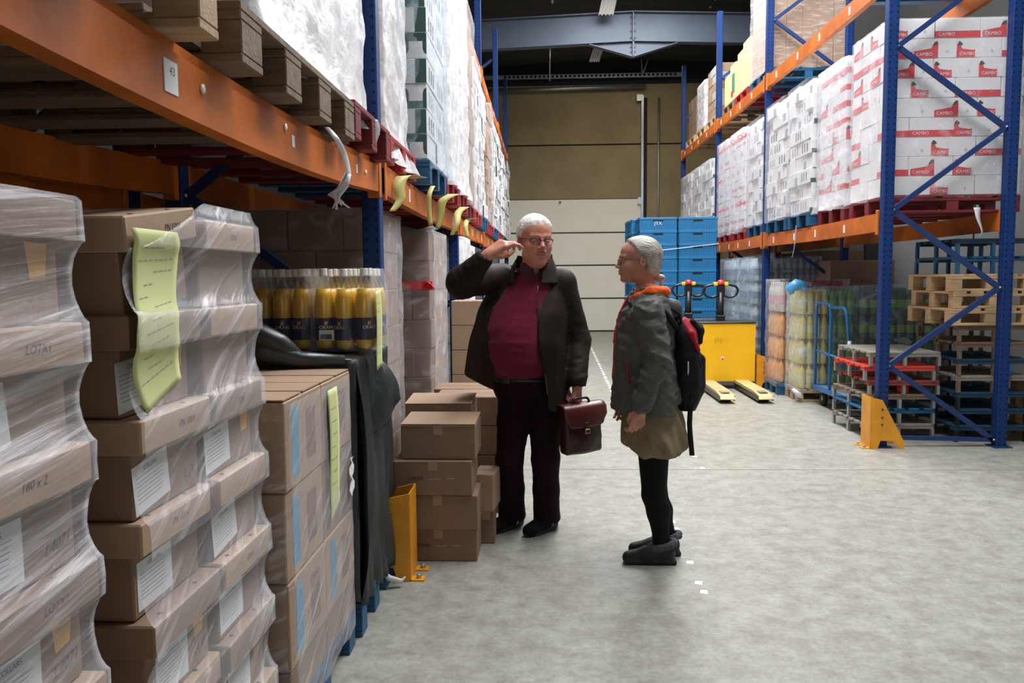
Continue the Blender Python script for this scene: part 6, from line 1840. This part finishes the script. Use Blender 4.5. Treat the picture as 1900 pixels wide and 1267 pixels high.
    COAT = cloth('dark_brown_coat', (.024, .0130, .009), .66, .35, 9, 260, .15, 0, (.010, .0065, .0055))
    co = add('coat', S.mesh('coat', COAT))
    cc = add('coat_collar', C.mesh('coat_collar', COAT), root)
    # zip edges
    z_ = MB()
    p = []
    for t in np.linspace(0, 1, 14):
        z = .84+t*.60; p.append((float(np.interp(z, zz, xr))+.004, 4.44+.03*math.sin(t*3)+(.10*max(0, t-.7)), z))
    z_.tube(p, .0035, mat('zip_metal', (.08, .075, .07), .45, metal=.5), 6)
    add('zip', z_.mesh('zip'))
    # ---- shoes
    for an, t, nm_ in ((anR, Vector((-.19, -.25, 0)), 'r'), (anL, Vector((-.155, -.22, 0)), 'l')):
        d = t.normalized(); hl = Vector((an.x, an.y, 0))-d*.06
        S = Sdf(axis(hl.x-.36, hl.x+.16, .0055), axis(hl.y-.36, hl.y+.16, .0055), axis(-.005, .15, .0055))
        S.cone(hl+Vector((0, 0, .05)), hl+d*.10+Vector((0, 0, .055)), .043, .045, .02)
        S.cone(hl+d*.10+Vector((0, 0, .045)), hl+d*.235+Vector((0, 0, .030)), .046, .042, .03)
        S.cone(hl+Vector((0, 0, .07)), hl+d*.05+Vector((0, 0, .10)), .042, .044, .02)
        S.apply(lambda X, Y, Z: 0.004-Z+0*X+0*Y, (-9, -9, -1), (9, 9, 1), 0, 'i', 0)
        sh = add('shoe', S.mesh('shoe', mat('dark_suede', (.010, .009, .009), .8, var=.3, vscale=30, spec=.15)))
        q = MB(); n_ = d.cross(Vector((0, 0, 1)))
        out = []
        for a in np.linspace(0, 2*PI, 25)[:-1]:
            c = hl + d*.115; out.append((c + d*(.162*math.cos(a)) + n_*(.048*math.sin(a)*(1+.12*math.cos(a)))))
        q.prism([(v.x, v.y) for v in out], 'z', 0.0005, .022, RUBBER)
        me = q.mesh('sole'); me.transform(inv); link('sole', me, sh)
    tag(root, 'white-haired person in glasses, dark brown coat and burgundy sweater, one hand raised, holding a briefcase', 'person')
    return G2
man()

# briefcase
def briefcase():
    tl, tr_ = at(1041, 752, 4.47), at(1113, 741, 4.60)
    ctr = (at(1040, 757, 4.47)+at(1114, 747, 4.60)+at(1116, 829, 4.60)+at(1036, 846, 4.47))/4
    root = empty('briefcase', tuple(ctr))
    ex = (at(1114, 740, 4.60)-at(1040, 750, 4.47)); w = ex.length; ex.normalize()
    ez = (at(1040, 750, 4.47)-at(1036, 840, 4.47)); h = ez.length*.98; ez = (ez-ex*ez.dot(ex)).normalized(); ey = ez.cross(ex)
    M = Matrix((ex, ey, ez)).transposed().to_4x4()
    root.matrix_world = Matrix.Translation(ctr) @ M
    LE = mat('dark_burgundy_leather', (.05, .012, .012), .38, var=.4, vscale=10, bump=.15, bscale=60)
    LF = mat('burgundy_leather_flap', (.095, .014, .012), .35, var=.35, vscale=9, bump=.12, bscale=60)
    S = Sdf(axis(-.2, .2, .005), axis(-.09, .09, .005), axis(-.2, .2, .005))
    S.rbox((0, 0, -.005), (w/2-.012, .042, h/2-.004), .02)
    S.ell((0, -.03, -.06), (w*.38, .03, .07), None, .03)
    S.folds(.0025, (.1, .1, .08), 2)
    link('bag_body', S.mesh('bag_body', LE), root)
    # flap: over the top and down the front
    pts = [(.045, h/2-.03), (.045, h/2-.004), (.03, h/2+.008), (0, h/2+.012), (-.035, h/2+.010), (-.056, h/2-.008), (-.062, h/2-.05), (-.064, h/2-.105), (-.062, h/2-.115)]
    def F(i, j):
        u = i/14*2-1; y, z = pts[j]
        ww = w/2+.006-(.022*(abs(u)**3) if j >= 7 else 0)
        zz = z + (.02*(u*u*u*u) if j >= 7 else 0)
        return (u*ww, y-.004*(1-u*u), zz)
    f = MB().grid(F, 15, len(pts), LF).build('flap', root)
    s = f.modifiers.new('solid', 'SOLIDIFY'); s.thickness = .004
    BR = mat('brass', (.5, .36, .14), .35, metal=.9)
    MB().box(-.013, -.075, h/2-.135, .013, -.066, h/2-.085, mat('strap_leather', (.05, .02, .015), .5), .002).build('strap', root)
    MB().box(-.016, -.080, h/2-.15, .016, -.072, h/2-.122, BR, .003).box(-.009, -.082, h/2-.142, .009, -.079, h/2-.13, BLKPL).build('clasp', root)
    MB().tube(bend([(-.055, -.01, h/2+.008), (-.05, -.01, h/2+.042), (.05, -.01, h/2+.042), (.055, -.01, h/2+.008)], .025, 5), .0075, BLKPL, 8).build('handle', root)
    tag(root, 'burgundy leather briefcase with a flap and brass clasp hanging from a hand', 'briefcase')
briefcase()
# ------------------------------------------------------------ the woman
def woman():
    cx, cy = at(1210, 800, 4.22).x, 4.22
    root = empty('person', (cx, cy, 0)); inv = Matrix.Translation((-cx, -cy, 0))
    def add(name, me, parent=root):
        me.transform(inv); return link(name, me, parent)
    hc = at(1185, 484, 4.20)
    R = rotm((-1, -.06, .02), (-.05, 0, 1))
    sh, el, wr = at(1202, 582, 4.03), at(1221, 668, 3.98), at(1189, 758, 3.98)
    sh2, el2, wr2 = Vector((sh.x, 4.37, sh.z)), Vector((el.x-.02, 4.42, el.z)), Vector((wr.x-.03, 4.42, wr.z))
    kn, an = at(1213, 918, 4.13), at(1226, 1012, 4.13)
    kn2, an2 = at(1216, 914, 4.26), at(1235, 1005, 4.26)
    hip, hip2 = at(1212, 800, 4.15), at(1212, 800, 4.27)
    neck = at(1205, 548, 4.20)
    S = Sdf(axis(.30, .86, .011, ((hc.x-.15, hc.x+.13, .0034), (.38, .56, .0034))), axis(3.90, 4.5, .012, ((3.92, 4.06, .0034), (hc.y-.10, hc.y+.10, .0034))), axis(-.01, 1.72, .013, ((.70, .84, .0034), (hc.z-.16, hc.z+.13, .0034))))
    H = Loc(S, hc, R, .985)
    S.cone(H.p((0, .018, -.05)), neck, .048, .05, .015)
    TL = [(.86, cx, cy, .11, .15), (1.05, .55, cy, .10, .14), (1.25, .54, cy, .11, .15), (1.38, .545, cy, .10, .13), (1.44, neck.x, cy, .06, .07)]
    S.loft(TL, .02)
    for a, b, c in ((sh, el, wr), (sh2, el2, wr2)): S.chain([a, b, c], [.045, .036, .025], .02)
    for a, b, c in ((hip, kn, an), (hip2, kn2, an2)): S.chain([a, b, c+Vector((0, 0, .03))], [.085, .052, .036], .02)
    for a in (an, an2): S.cone((a.x, a.y, .05), (a.x-.14, a.y, .035), .034, .028, .01)
    build_head(H, fem=1.0)
    # near (left) hand, hanging, lightly curled, thumb towards the front
    yv = Vector((-.22, .02, -1)).normalized(); zb = Vector((.25, -1, 0)); zb = (zb-yv*zb.dot(yv)).normalized(); xv = yv.cross(zb)
    RH = Matrix((xv, yv, zb)).transposed(); side = 1 if xv.x < 0 else -1
    build_hand(Loc(S, wr, RH, .93), [(.5, .7, .45), (.6, .8, .5), (.7, .85, .5), (.75, .85, .5)], [(.015, .02, -.008), (.040, .046, -.018), (.044, .074, -.024), (.034, .094, -.030)], side=side)
    Rh2 = Matrix((xv, yv, -zb)).transposed()
    build_hand(Loc(S, wr2, Matrix((Vector((xv.x, -xv.y, xv.z)), Vector((yv.x, -yv.y, yv.z)), Vector((zb.x, -zb.y, zb.z)))).transposed(), .93), [(.5, .7, .45)]*4, [(.015, .02, -.008), (.040, .046, -.018), (.044, .074, -.024), (.034, .094, -.030)], side=side)
    lipc = [np.array(H.p((0, -.100, -.054))), np.array(H.p((0, -.100, -.066)))]; ax = np.array(R @ Vector((1, 0, 0)))
    def lip(V):
        r = np.zeros(len(V))
        for c in lipc:
            d = V-c; u = d@ax; w = np.linalg.norm(d-np.outer(u, ax), axis=1)
            r = np.maximum(r, np.clip(1-(w/.008)**2, 0, 1)*(np.abs(u) < .023))
        return r
    add('body', S.mesh('body', skin_mat('skin_woman', (.56, .26, .17), (.36, .12, .095)), {'lip': lip}))
    eye_parts(H, root, (.06, .05, .04), 'woman')
    # ---- grey hair pulled back into a low knot
    HS = .985
    S = Sdf(axis(hc.x-.16, hc.x+.18, .0034), axis(hc.y-.11, hc.y+.11, .0034), axis(hc.z-.15, hc.z+.15, .0034))
    K = Loc(S, hc, R, HS)
    K.ell((0, .014, .035), (.079, .104, .088)).ell((0, -.03, .035), (.067, .064, .066), .02).ell((0, .045, -.035), (.060, .060, .058), .03)
    Ri = np.array(R.transposed()); C = np.array(hc)
    def region(X, Y, Z):
        x, y, z = [(Ri[i, 0]*(X-C[0])+Ri[i, 1]*(Y-C[1])+Ri[i, 2]*(Z-C[2]))/HS for i in range(3)]
        ys = np.array([-.2, -.066, -.036, -.012, .004, .022, .036, .06, .2], dtype=np.float32); zs = np.array([.13, .100, .066, .030, .016, .006, -.05, -.088, -.11], dtype=np.float32)
        return -(.0085*np.clip((z-np.interp(y, ys, zs).astype(np.float32))/.018, -1.3, 1))
    S.apply(region, (S.x[0], S.y[0], S.z[0]), (S.x[-1], S.y[-1], S.z[-1]), 0, 'add', 0)
    S.apply(lambda X, Y, Z: (hc.z-.12)-Z+0*X+0*Y, (S.x[0], S.y[0], S.z[0]), (S.x[-1], S.y[-1], S.z[-1]), 0, 'i', 0)
    K.cone((0, .075, -.068), (0, .105, -.088), .018, .016, .012).ell((0, .118, -.088), (.022, .024, .020), .01).cone((0, .12, -.095), (.0, .118, -.13), .012, .005, .008)
    S.folds(.0009, (.05, .009, .012), 1)
    add('hair', S.mesh('hair', hair_mat('grey_hair', (.52, .48, .43), (.17, .14, .11), (.35, 1.4, 1.0), 22)))
    # ---- glasses
    g = MB(); fr = mat('thin_dark_frame', (.03, .03, .035), .3)
    for s in (-1, 1):
        g.tube([Vector(H.p((s*.032+.023*math.cos(t), -.107+.008*(s*math.cos(t) > 0)*abs(math.cos(t)), -.004+.017*math.sin(t)))) for t in [2*PI*i/18 for i in range(18)]], .0013, fr, 6, closed=True)
        g.tube([Vector(H.p(q)) for q in ((s*.056, -.098, .004), (s*.072, -.06, .006), (s*.082, -.01, .002), (s*.083, .012, -.008))], .0017, fr, 6)
    g.tube([Vector(H.p(q)) for q in ((-.009, -.107, 0), (0, -.110, .003), (.009, -.107, 0))], .0014, fr, 6)
    add('glasses', g.mesh('glasses'))
    # ---- jacket
    JK = cloth('grey_green_jacket', (.098, .102, .092), .50, .25, 12, 60, .2, .05)
    S = Sdf(axis(.30, .80, .0058), axis(3.88, 4.56, .0062), axis(.76, 1.50, .0058))
    JL = [(.76, at(1200, 760, 4.2).x, cy, .175, .200), (.815, at(1200, 750, 4.2).x, cy, .175, .200), (.90, at(1201, 720, 4.2).x, cy, .172, .198), (1.02, at(1197, 680, 4.2).x, cy, .155, .190), (1.16, at(1196, 630, 4.2).x, cy, .148, .195), (1.28, at(1199, 590, 4.2).x, cy, .135, .195), (1.36, at(1203, 560, 4.2).x, cy, .110, .150), (1.42, at(1206, 545, 4.2).x, cy, .075, .09)]
    S.loft(JL, .0, p=2.2)
    for (a, b, c) in ((sh, el, wr), (sh2, el2, wr2)):
        S.cone(a, b, .072, .062, .014); S.cone(b, c+Vector((0, 0, .015)), .062, .043, .01)
    S.folds(.010, (.14, .12, .055), 7, R=Matrix.Rotation(.45, 3, 'Y')); S.folds(.005, (.06, .06, .03), 9, R=Matrix.Rotation(-.3, 3, 'Y'))
    S.apply(lambda X, Y, Z: np.where(Y > 4.07, .806+.10*(X-.4), .78) - Z, (.2, 3.8, .7), (.9, 4.6, .9), 0, 'i', 0)
    for (c, b) in ((wr, el), (wr2, el2)): S.cone(c+(b-c)*.12, c+(c-b)*.3, .030, .034, 0, 's')
    S.cone(neck+Vector((-.01, 0, -.05)), neck+Vector((-.03, 0, .12)), .062, .075, .0, 's')
    jk = add('jacket', S.mesh('jacket', JK))
    # orange hood lining and red zip piping
    S = Sdf(axis(.38, .72, .0048), axis(4.04, 4.36, .0048), axis(1.32, 1.50, .0048))
    nk = at(1205, 545, 4.2)
    a0, a1, a2 = at(1166, 556, 4.2), at(1200, 541, 4.2), at(1232, 540, 4.2)
    for s in (-1, 1):
        S.chain([a0+Vector((0, s*.015, 0)), a0+Vector((.04, s*.065, .02)), a1+Vector((.01, s*.085, .005)), a2+Vector((.0, s*.05, -.002)), a2+Vector((.008, 0, -.004))], [.010, .015, .020, .022, .022], .015)
    S.folds(.003, (.05, .05, .02), 2)
    add('hood_lining', S.mesh('hood_lining', cloth('orange_lining', (1.0, .15, .02), .7, .2, 30, 200, .2)))
    S = Sdf(axis(.50, .78, .0055), axis(4.02, 4.40, .0055), axis(1.18, 1.44, .0055))
    S.chain([at(1218, 556, 4.2)+Vector((0, -.09, 0)), at(1246, 570, 4.2)+Vector((0, -.06, 0)), at(1250, 590, 4.2), at(1246, 570, 4.2)+Vector((0, .06, 0)), at(1218, 556, 4.2)+Vector((0, .09, 0))], [.022, .034, .042, .034, .022], .03)
    S.folds(.004, (.08, .08, .04), 2)
    add('hood', S.mesh('hood', JK))
    m = MB(); RZ = mat('red_piping', (.62, .03, .02), .5)
    m.tube([at(1163, 556, 4.2), at(1152, 580, 4.2), at(1143, 620, 4.2), at(1140.5, 660, 4.2), at(1140, 700, 4.2), at(1140, 742, 4.2)], [.009, .010, .010, .009, .009, .008], RZ, 8)
    add('front_zip', m.mesh('front_zip'))
    m = MB().tube([at(1164, 552, 4.12), at(1170, 566, 4.10), at(1174, 590, 4.12), at(1166, 610, 4.13)], [.007, .009, .008, .004], BLKPL, 8); add('inner_collar', m.mesh('inner_collar')); m = MB().tube([at(1162, 552, 4.25), at(1164, 566, 4.27), at(1164, 590, 4.26)], [.012, .015, .008], BLKPL, 8); add('inner_collar', m.mesh('inner_collar'))
    m = MB().tube([at(1140, 742, 4.2), at(1137, 756, 4.2)], .005, BLKPL, 6); add('zip_pull', m.mesh('zip_pull'))
    m = MB().tube([at(1166, 672, 4.035), at(1163, 690, 4.03), at(1169, 712, 4.03)], [.004, .008, .004], mat('dark_red_pocket', (.22, .02, .02), .6), 6); add('pocket_edge', m.mesh('pocket_edge'))
    # ---- skirt
    def sx(px, py): return at(px, py, 4.22).x
    S = Sdf(axis(.36, .82, .006), axis(3.96, 4.48, .006), axis(.52, .90, .006))
    SL = [(.50, sx(1217, 850), cy, .165, .17), (.60, sx(1216, 820), cy, .172, .185), (.72, sx(1213, 780), cy, .160, .18), (.84, sx(1208, 745), cy, .135, .165), (.89, sx(1206, 735), cy, .125, .155)]
    S.loft(SL, 0, p=2.2, disp=lambda th, Z, X, Y: (.010*np.sin(th*7+3*np.sin(Z*9))*np.clip((.9-Z)*3.2, 0, 1)+.004*np.sin(th*17+Z*30)).astype(np.float32))
    S.loft([(.45, sx(1217, 850), cy, .165, .17)]+SL[1:4], 0, 's', p=2.2, off=-.016, disp=lambda th, Z, X, Y: (.010*np.sin(th*7+3*np.sin(Z*9))*np.clip((.9-Z)*3.2, 0, 1)+.004*np.sin(th*17+Z*30)).astype(np.float32))
    S.apply(lambda X, Y, Z: (.566+.05*np.abs(X-.58)+.45*np.maximum(0, X-.66)+.5*np.maximum(0, .49-X)+.004*np.sin(X*60))-Z+.0*Y, (.3, 3.9, .4), (.9, 4.5, .7), 0, 'i', 0)
    add('skirt', S.mesh('skirt', cloth('khaki_skirt', (.28, .22, .135), .8, .35, 10, 90, .35, .1, (.16, .125, .07))))
    # ---- black tights
    S = Sdf(axis(.42, .80, .006), axis(4.04, 4.42, .006), axis(.02, .80, .006))
    for (a, b, c) in ((hip, kn, an), (hip2, kn2, an2)):
        calf = b.lerp(c, .35)+Vector((.012, 0, 0))
        S.chain([a, b, calf, Vector((c.x+.002, c.y, .13)), Vector((c.x, c.y, .055))], [.090, .060, .058, .041, .040], .02)
    add('tights', S.mesh('tights', cloth('black_tights', (.006, .006, .007), .8, .1, 20, 200, .1, 0)))
    # ---- clogs with a fleece rim
    for a, nm_ in ((an, 'n'), (an2, 'f')):
        t = Vector((-1, 0 if nm_ == 'n' else .03, 0)).normalized(); h = Vector((a.x, a.y, 0))-t*.035
        S = Sdf(axis(h.x-.29, h.x+.10, .005), axis(h.y-.09, h.y+.09, .005), axis(-.005, .15, .005))
        S.cone(h+Vector((0, 0, .044)), h+t*.10+Vector((0, 0, .046)), .038, .043, .015).cone(h+t*.10+Vector((0, 0, .044)), h+t*.20+Vector((0, 0, .030)), .043, .034, .025)
        S.cone(h+Vector((0, 0, .065)), h+t*.06+Vector((0, 0, .070)), .036, .042, .02).rbox(h+t*.09+Vector((0, 0, .012)), (.135, .040, .014), .012, None, .012)
        S.apply(lambda X, Y, Z: .004-Z+0*X+0*Y, (-9, -9, -1), (9, 9, 1), 0, 'i', 0)
        sh_ = add('clog', S.mesh('clog', mat('dark_grey_rubber', (.020, .023, .024), .5, var=.2, spec=.3)))
        S = Sdf(axis(h.x-.16, h.x+.10, .005), axis(h.y-.10, h.y+.10, .005), axis(.05, .15, .005))
        for dz in (0, .012): S.chain([h+t*.030+t*(.068*math.cos(q))+Vector((0, .041*math.sin(q), .090+dz-.016*math.cos(q))) for q in [2*PI*i/14 for i in range(15)]], [.0095]*15, .012); S.folds(.003, (.012, .012, .012), 1)
        me = S.mesh('fleece_rim', cloth('grey_fleece', (.10, .115, .13), .95, .4, 90, 300, .6)); me.transform(inv); link('fleece_rim', me, sh_)
    tag(root, 'grey-haired person with glasses, grey jacket, khaki skirt and black tights, seen in profile', 'person')
    # ---- backpack (worn, but a thing of its own)
    bp = empty('backpack', (at(1270, 700, 4.22).x, 4.22, .85)); iv = Matrix.Translation(-bp.location)
    def addb(name, me):
        me.transform(iv); return link(name, me, bp)
    NV = cloth('black_navy_nylon', (.006, .006, .011), .55, .3, 12, 80, .25, .1)
    S = Sdf(axis(.60, .88, .0055), axis(4.03, 4.42, .006), axis(.76, 1.30, .0055))
    def bx(px, py): return at(px, py, 4.22).x
    S.loft([(.80, bx(1272, 755), cy, .045, .09), (.87, bx(1272, 735), cy, .075, .13), (1.0, bx(1272, 690), cy, .082, .145), (1.13, bx(1268, 645), cy, .070, .14), (1.22, bx(1258, 615), cy, .052, .12), (1.28, bx(1252, 595), cy, .035, .08)], 0, p=2.6)
    S.rbox((bx(1292, 690), cy, .985), (.030, .10, .10), .025, None, .02)
    S.folds(.004, (.12, .1, .08), 3)
    addb('pack_body', S.mesh('pack_body', NV))
    q = Sdf(axis(.66, .90, .005), axis(4.05, 4.40, .006), axis(1.0, 1.30, .005))
    for w_ in (-1, 1):
        q.chain([(bx(1261, 604), cy+w_*.08, at(0, 604, 4.22).z), (bx(1274, 624), cy+w_*.115, at(0, 624, 4.22).z), (bx(1287, 655), cy+w_*.125, at(0, 652, 4.22).z)], [.012, .019, .012], .01)
    q.chain([(bx(1264, 604), cy, at(0, 604, 4.22).z), (bx(1280, 626), cy, at(0, 626, 4.22).z), (bx(1290, 655), cy, at(0, 652, 4.22).z)], [.014, .024, .014], .12)
    addb('red_panel', q.mesh('red_panel', cloth('crimson_nylon', (.35, .012, .03), .5, .3, 10, 80, .2, .1)))
    q = Sdf(axis(.70, .92, .005), axis(4.08, 4.36, .006), axis(1.05, 1.26, .005))
    q.chain([(bx(1282, 606), cy-.05, at(0, 604, 4.22).z), (bx(1295, 620), cy-.05, at(0, 620, 4.22).z), (bx(1296, 642), cy-.04, at(0, 640, 4.22).z)], [.016, .020, .014], .02)
    q.chain([(bx(1282, 606), cy+.05, at(0, 604, 4.22).z), (bx(1295, 620), cy+.05, at(0, 620, 4.22).z), (bx(1296, 642), cy+.04, at(0, 640, 4.22).z)], [.016, .020, .014], .08)
    addb('lid', q.mesh('lid', NV))
    m = MB()
    m.tube([at(1225, 566, 4.06), at(1238, 585, 4.05), at(1250, 600, 4.08), at(1256, 612, 4.12)], [.012, .016, .016, .012], NV, 8)
    m2 = MB().tube([at(1245, 572, 4.10), at(1262, 584, 4.1), at(1264, 604, 4.12)], .006, NV, 6)
    addb('shoulder_strap', m.mesh('shoulder_strap')); addb('grab_loop', m2.mesh('grab_loop'))
    m = MB(); P = [at(1272, 738, 4.12), at(1281, 752, 4.11), at(1279, 790, 4.11), at(1284, 845, 4.11)]
    m.tube([at(1268, 728, 4.12), at(1283, 735, 4.11), at(1282, 745, 4.11)], [.02, .022, .014], NV, 8)
    addb('buckle', m.mesh('buckle'))
    def ST(i, j):
        t = j/8; k = min(2, int(t*3)); f = t*3-k
        p = P[k].lerp(P[k+1], f); return p+Vector(((i-.5)*.026, 0, 0))
    me = MB().grid(ST, 2, 9, NV).mesh('hanging_strap'); o = addb('hanging_strap', me)
    so = o.modifiers.new('solid', 'SOLIDIFY'); so.thickness = .003
    m = MB().tube([at(1295, 655, 4.1), at(1300, 680, 4.1), at(1296, 705, 4.1)], .004, NV, 6); addb('side_cord', m.mesh('side_cord'))
    m = MB().box(-.003, -.002, -.035, .003, .001, .035, PAPER); me = m.mesh('maker_label'); me.transform(Matrix.Translation(at(1277, 683, 4.072))); addb('maker_label', me)
    tag(bp, 'black rucksack with a crimson panel and a strap hanging loose, worn on a back', 'backpack')
woman()
# the cartons that show largest in the photograph (by order of building) stay single objects
KEEP = [0,1,2,3,4,5,6,7,8,9,10,11,12,13,14,15,16,17,18,20,21,22,23,24,25,26,27,28,29,30,31,32,33,34,35,36,37,38,39,40,41,42,43,44,45,47,48,49,52,53,55,56,57,60,61,63,64,65,68,69,71,72,76,77,79,80,82,83,87,88,90,91,92,95,96,98,99,100,103,104,106,107,108,111,112,114,115,117,118,122,123,126,130,131,134,138,139,141,142,146,147,150,153,157,160,162,165,166,173,174,177,181,184,185,187,188,192,193,195,196,200,201,203,204,205,208,209,212,216,217,220,224,228,328,329,330,331,332,333,334,335,382,387,410,411,415,416,434,435,438,439,440,443,458,459,462,463,464,466,467,471,485,486,488,489,491,492,494,495,497,498,500,501,503,504,521,522,524,525,527,528,530,531,533,534,536,539,542,543,545,558,572,575,581,584,593,594,597,598,599,601,602,605,606,609,613,648,774,776,778,780,782,785,787,788,790,791,793,794,796,797,799,800,802,803,806,808,810,812,814,816,818,820,822,826,830,845,846,850,856,860,865,866,867,868,869,870,871,872,873,874,875,876,889,890,893,894,895,896,899,900,903,904,905,909,910,913,914,915,916,917,918,919,920,922,923,924,927,929,931,932,935,936,937,938,964,968,1041,1042,1043,1044,1082]  #KEEPLIST
# ------------------------------------------------------------ cartons the photo hardly shows are kept as one mass
def carton_mass():
    bpy.context.view_layer.update()
    keep = set(ALLC[i].name for i in KEEP if i < len(ALLC))
    rest = [o for o in ALLC if o.name not in keep]
    if not rest: return
    mb = MB()
    def take(o):
        if o.type == 'MESH':
            me = o.data
            M = o.matrix_world
            vs = [M @ v.co for v in me.vertices]; base = len(mb.v); mb.v += [tuple(v) for v in vs]
            for p in me.polygons:
                mb.f.append(tuple(i+base for i in p.vertices)); mb.m.append(mb.mi(me.materials[p.material_index])); mb.sm.append(False)
    for o in rest:
        take(o)
        for c in o.children_recursive: take(c)
    dead = set(rest)
    for o in rest: dead.update(o.children_recursive)
    bpy.data.batch_remove(list(dead))
    m = mb.build('carton_mass'); m['kind'] = 'stuff'
    tag(m, 'far and half-hidden cartons filling the racks on both sides', 'cartons')
carton_mass()
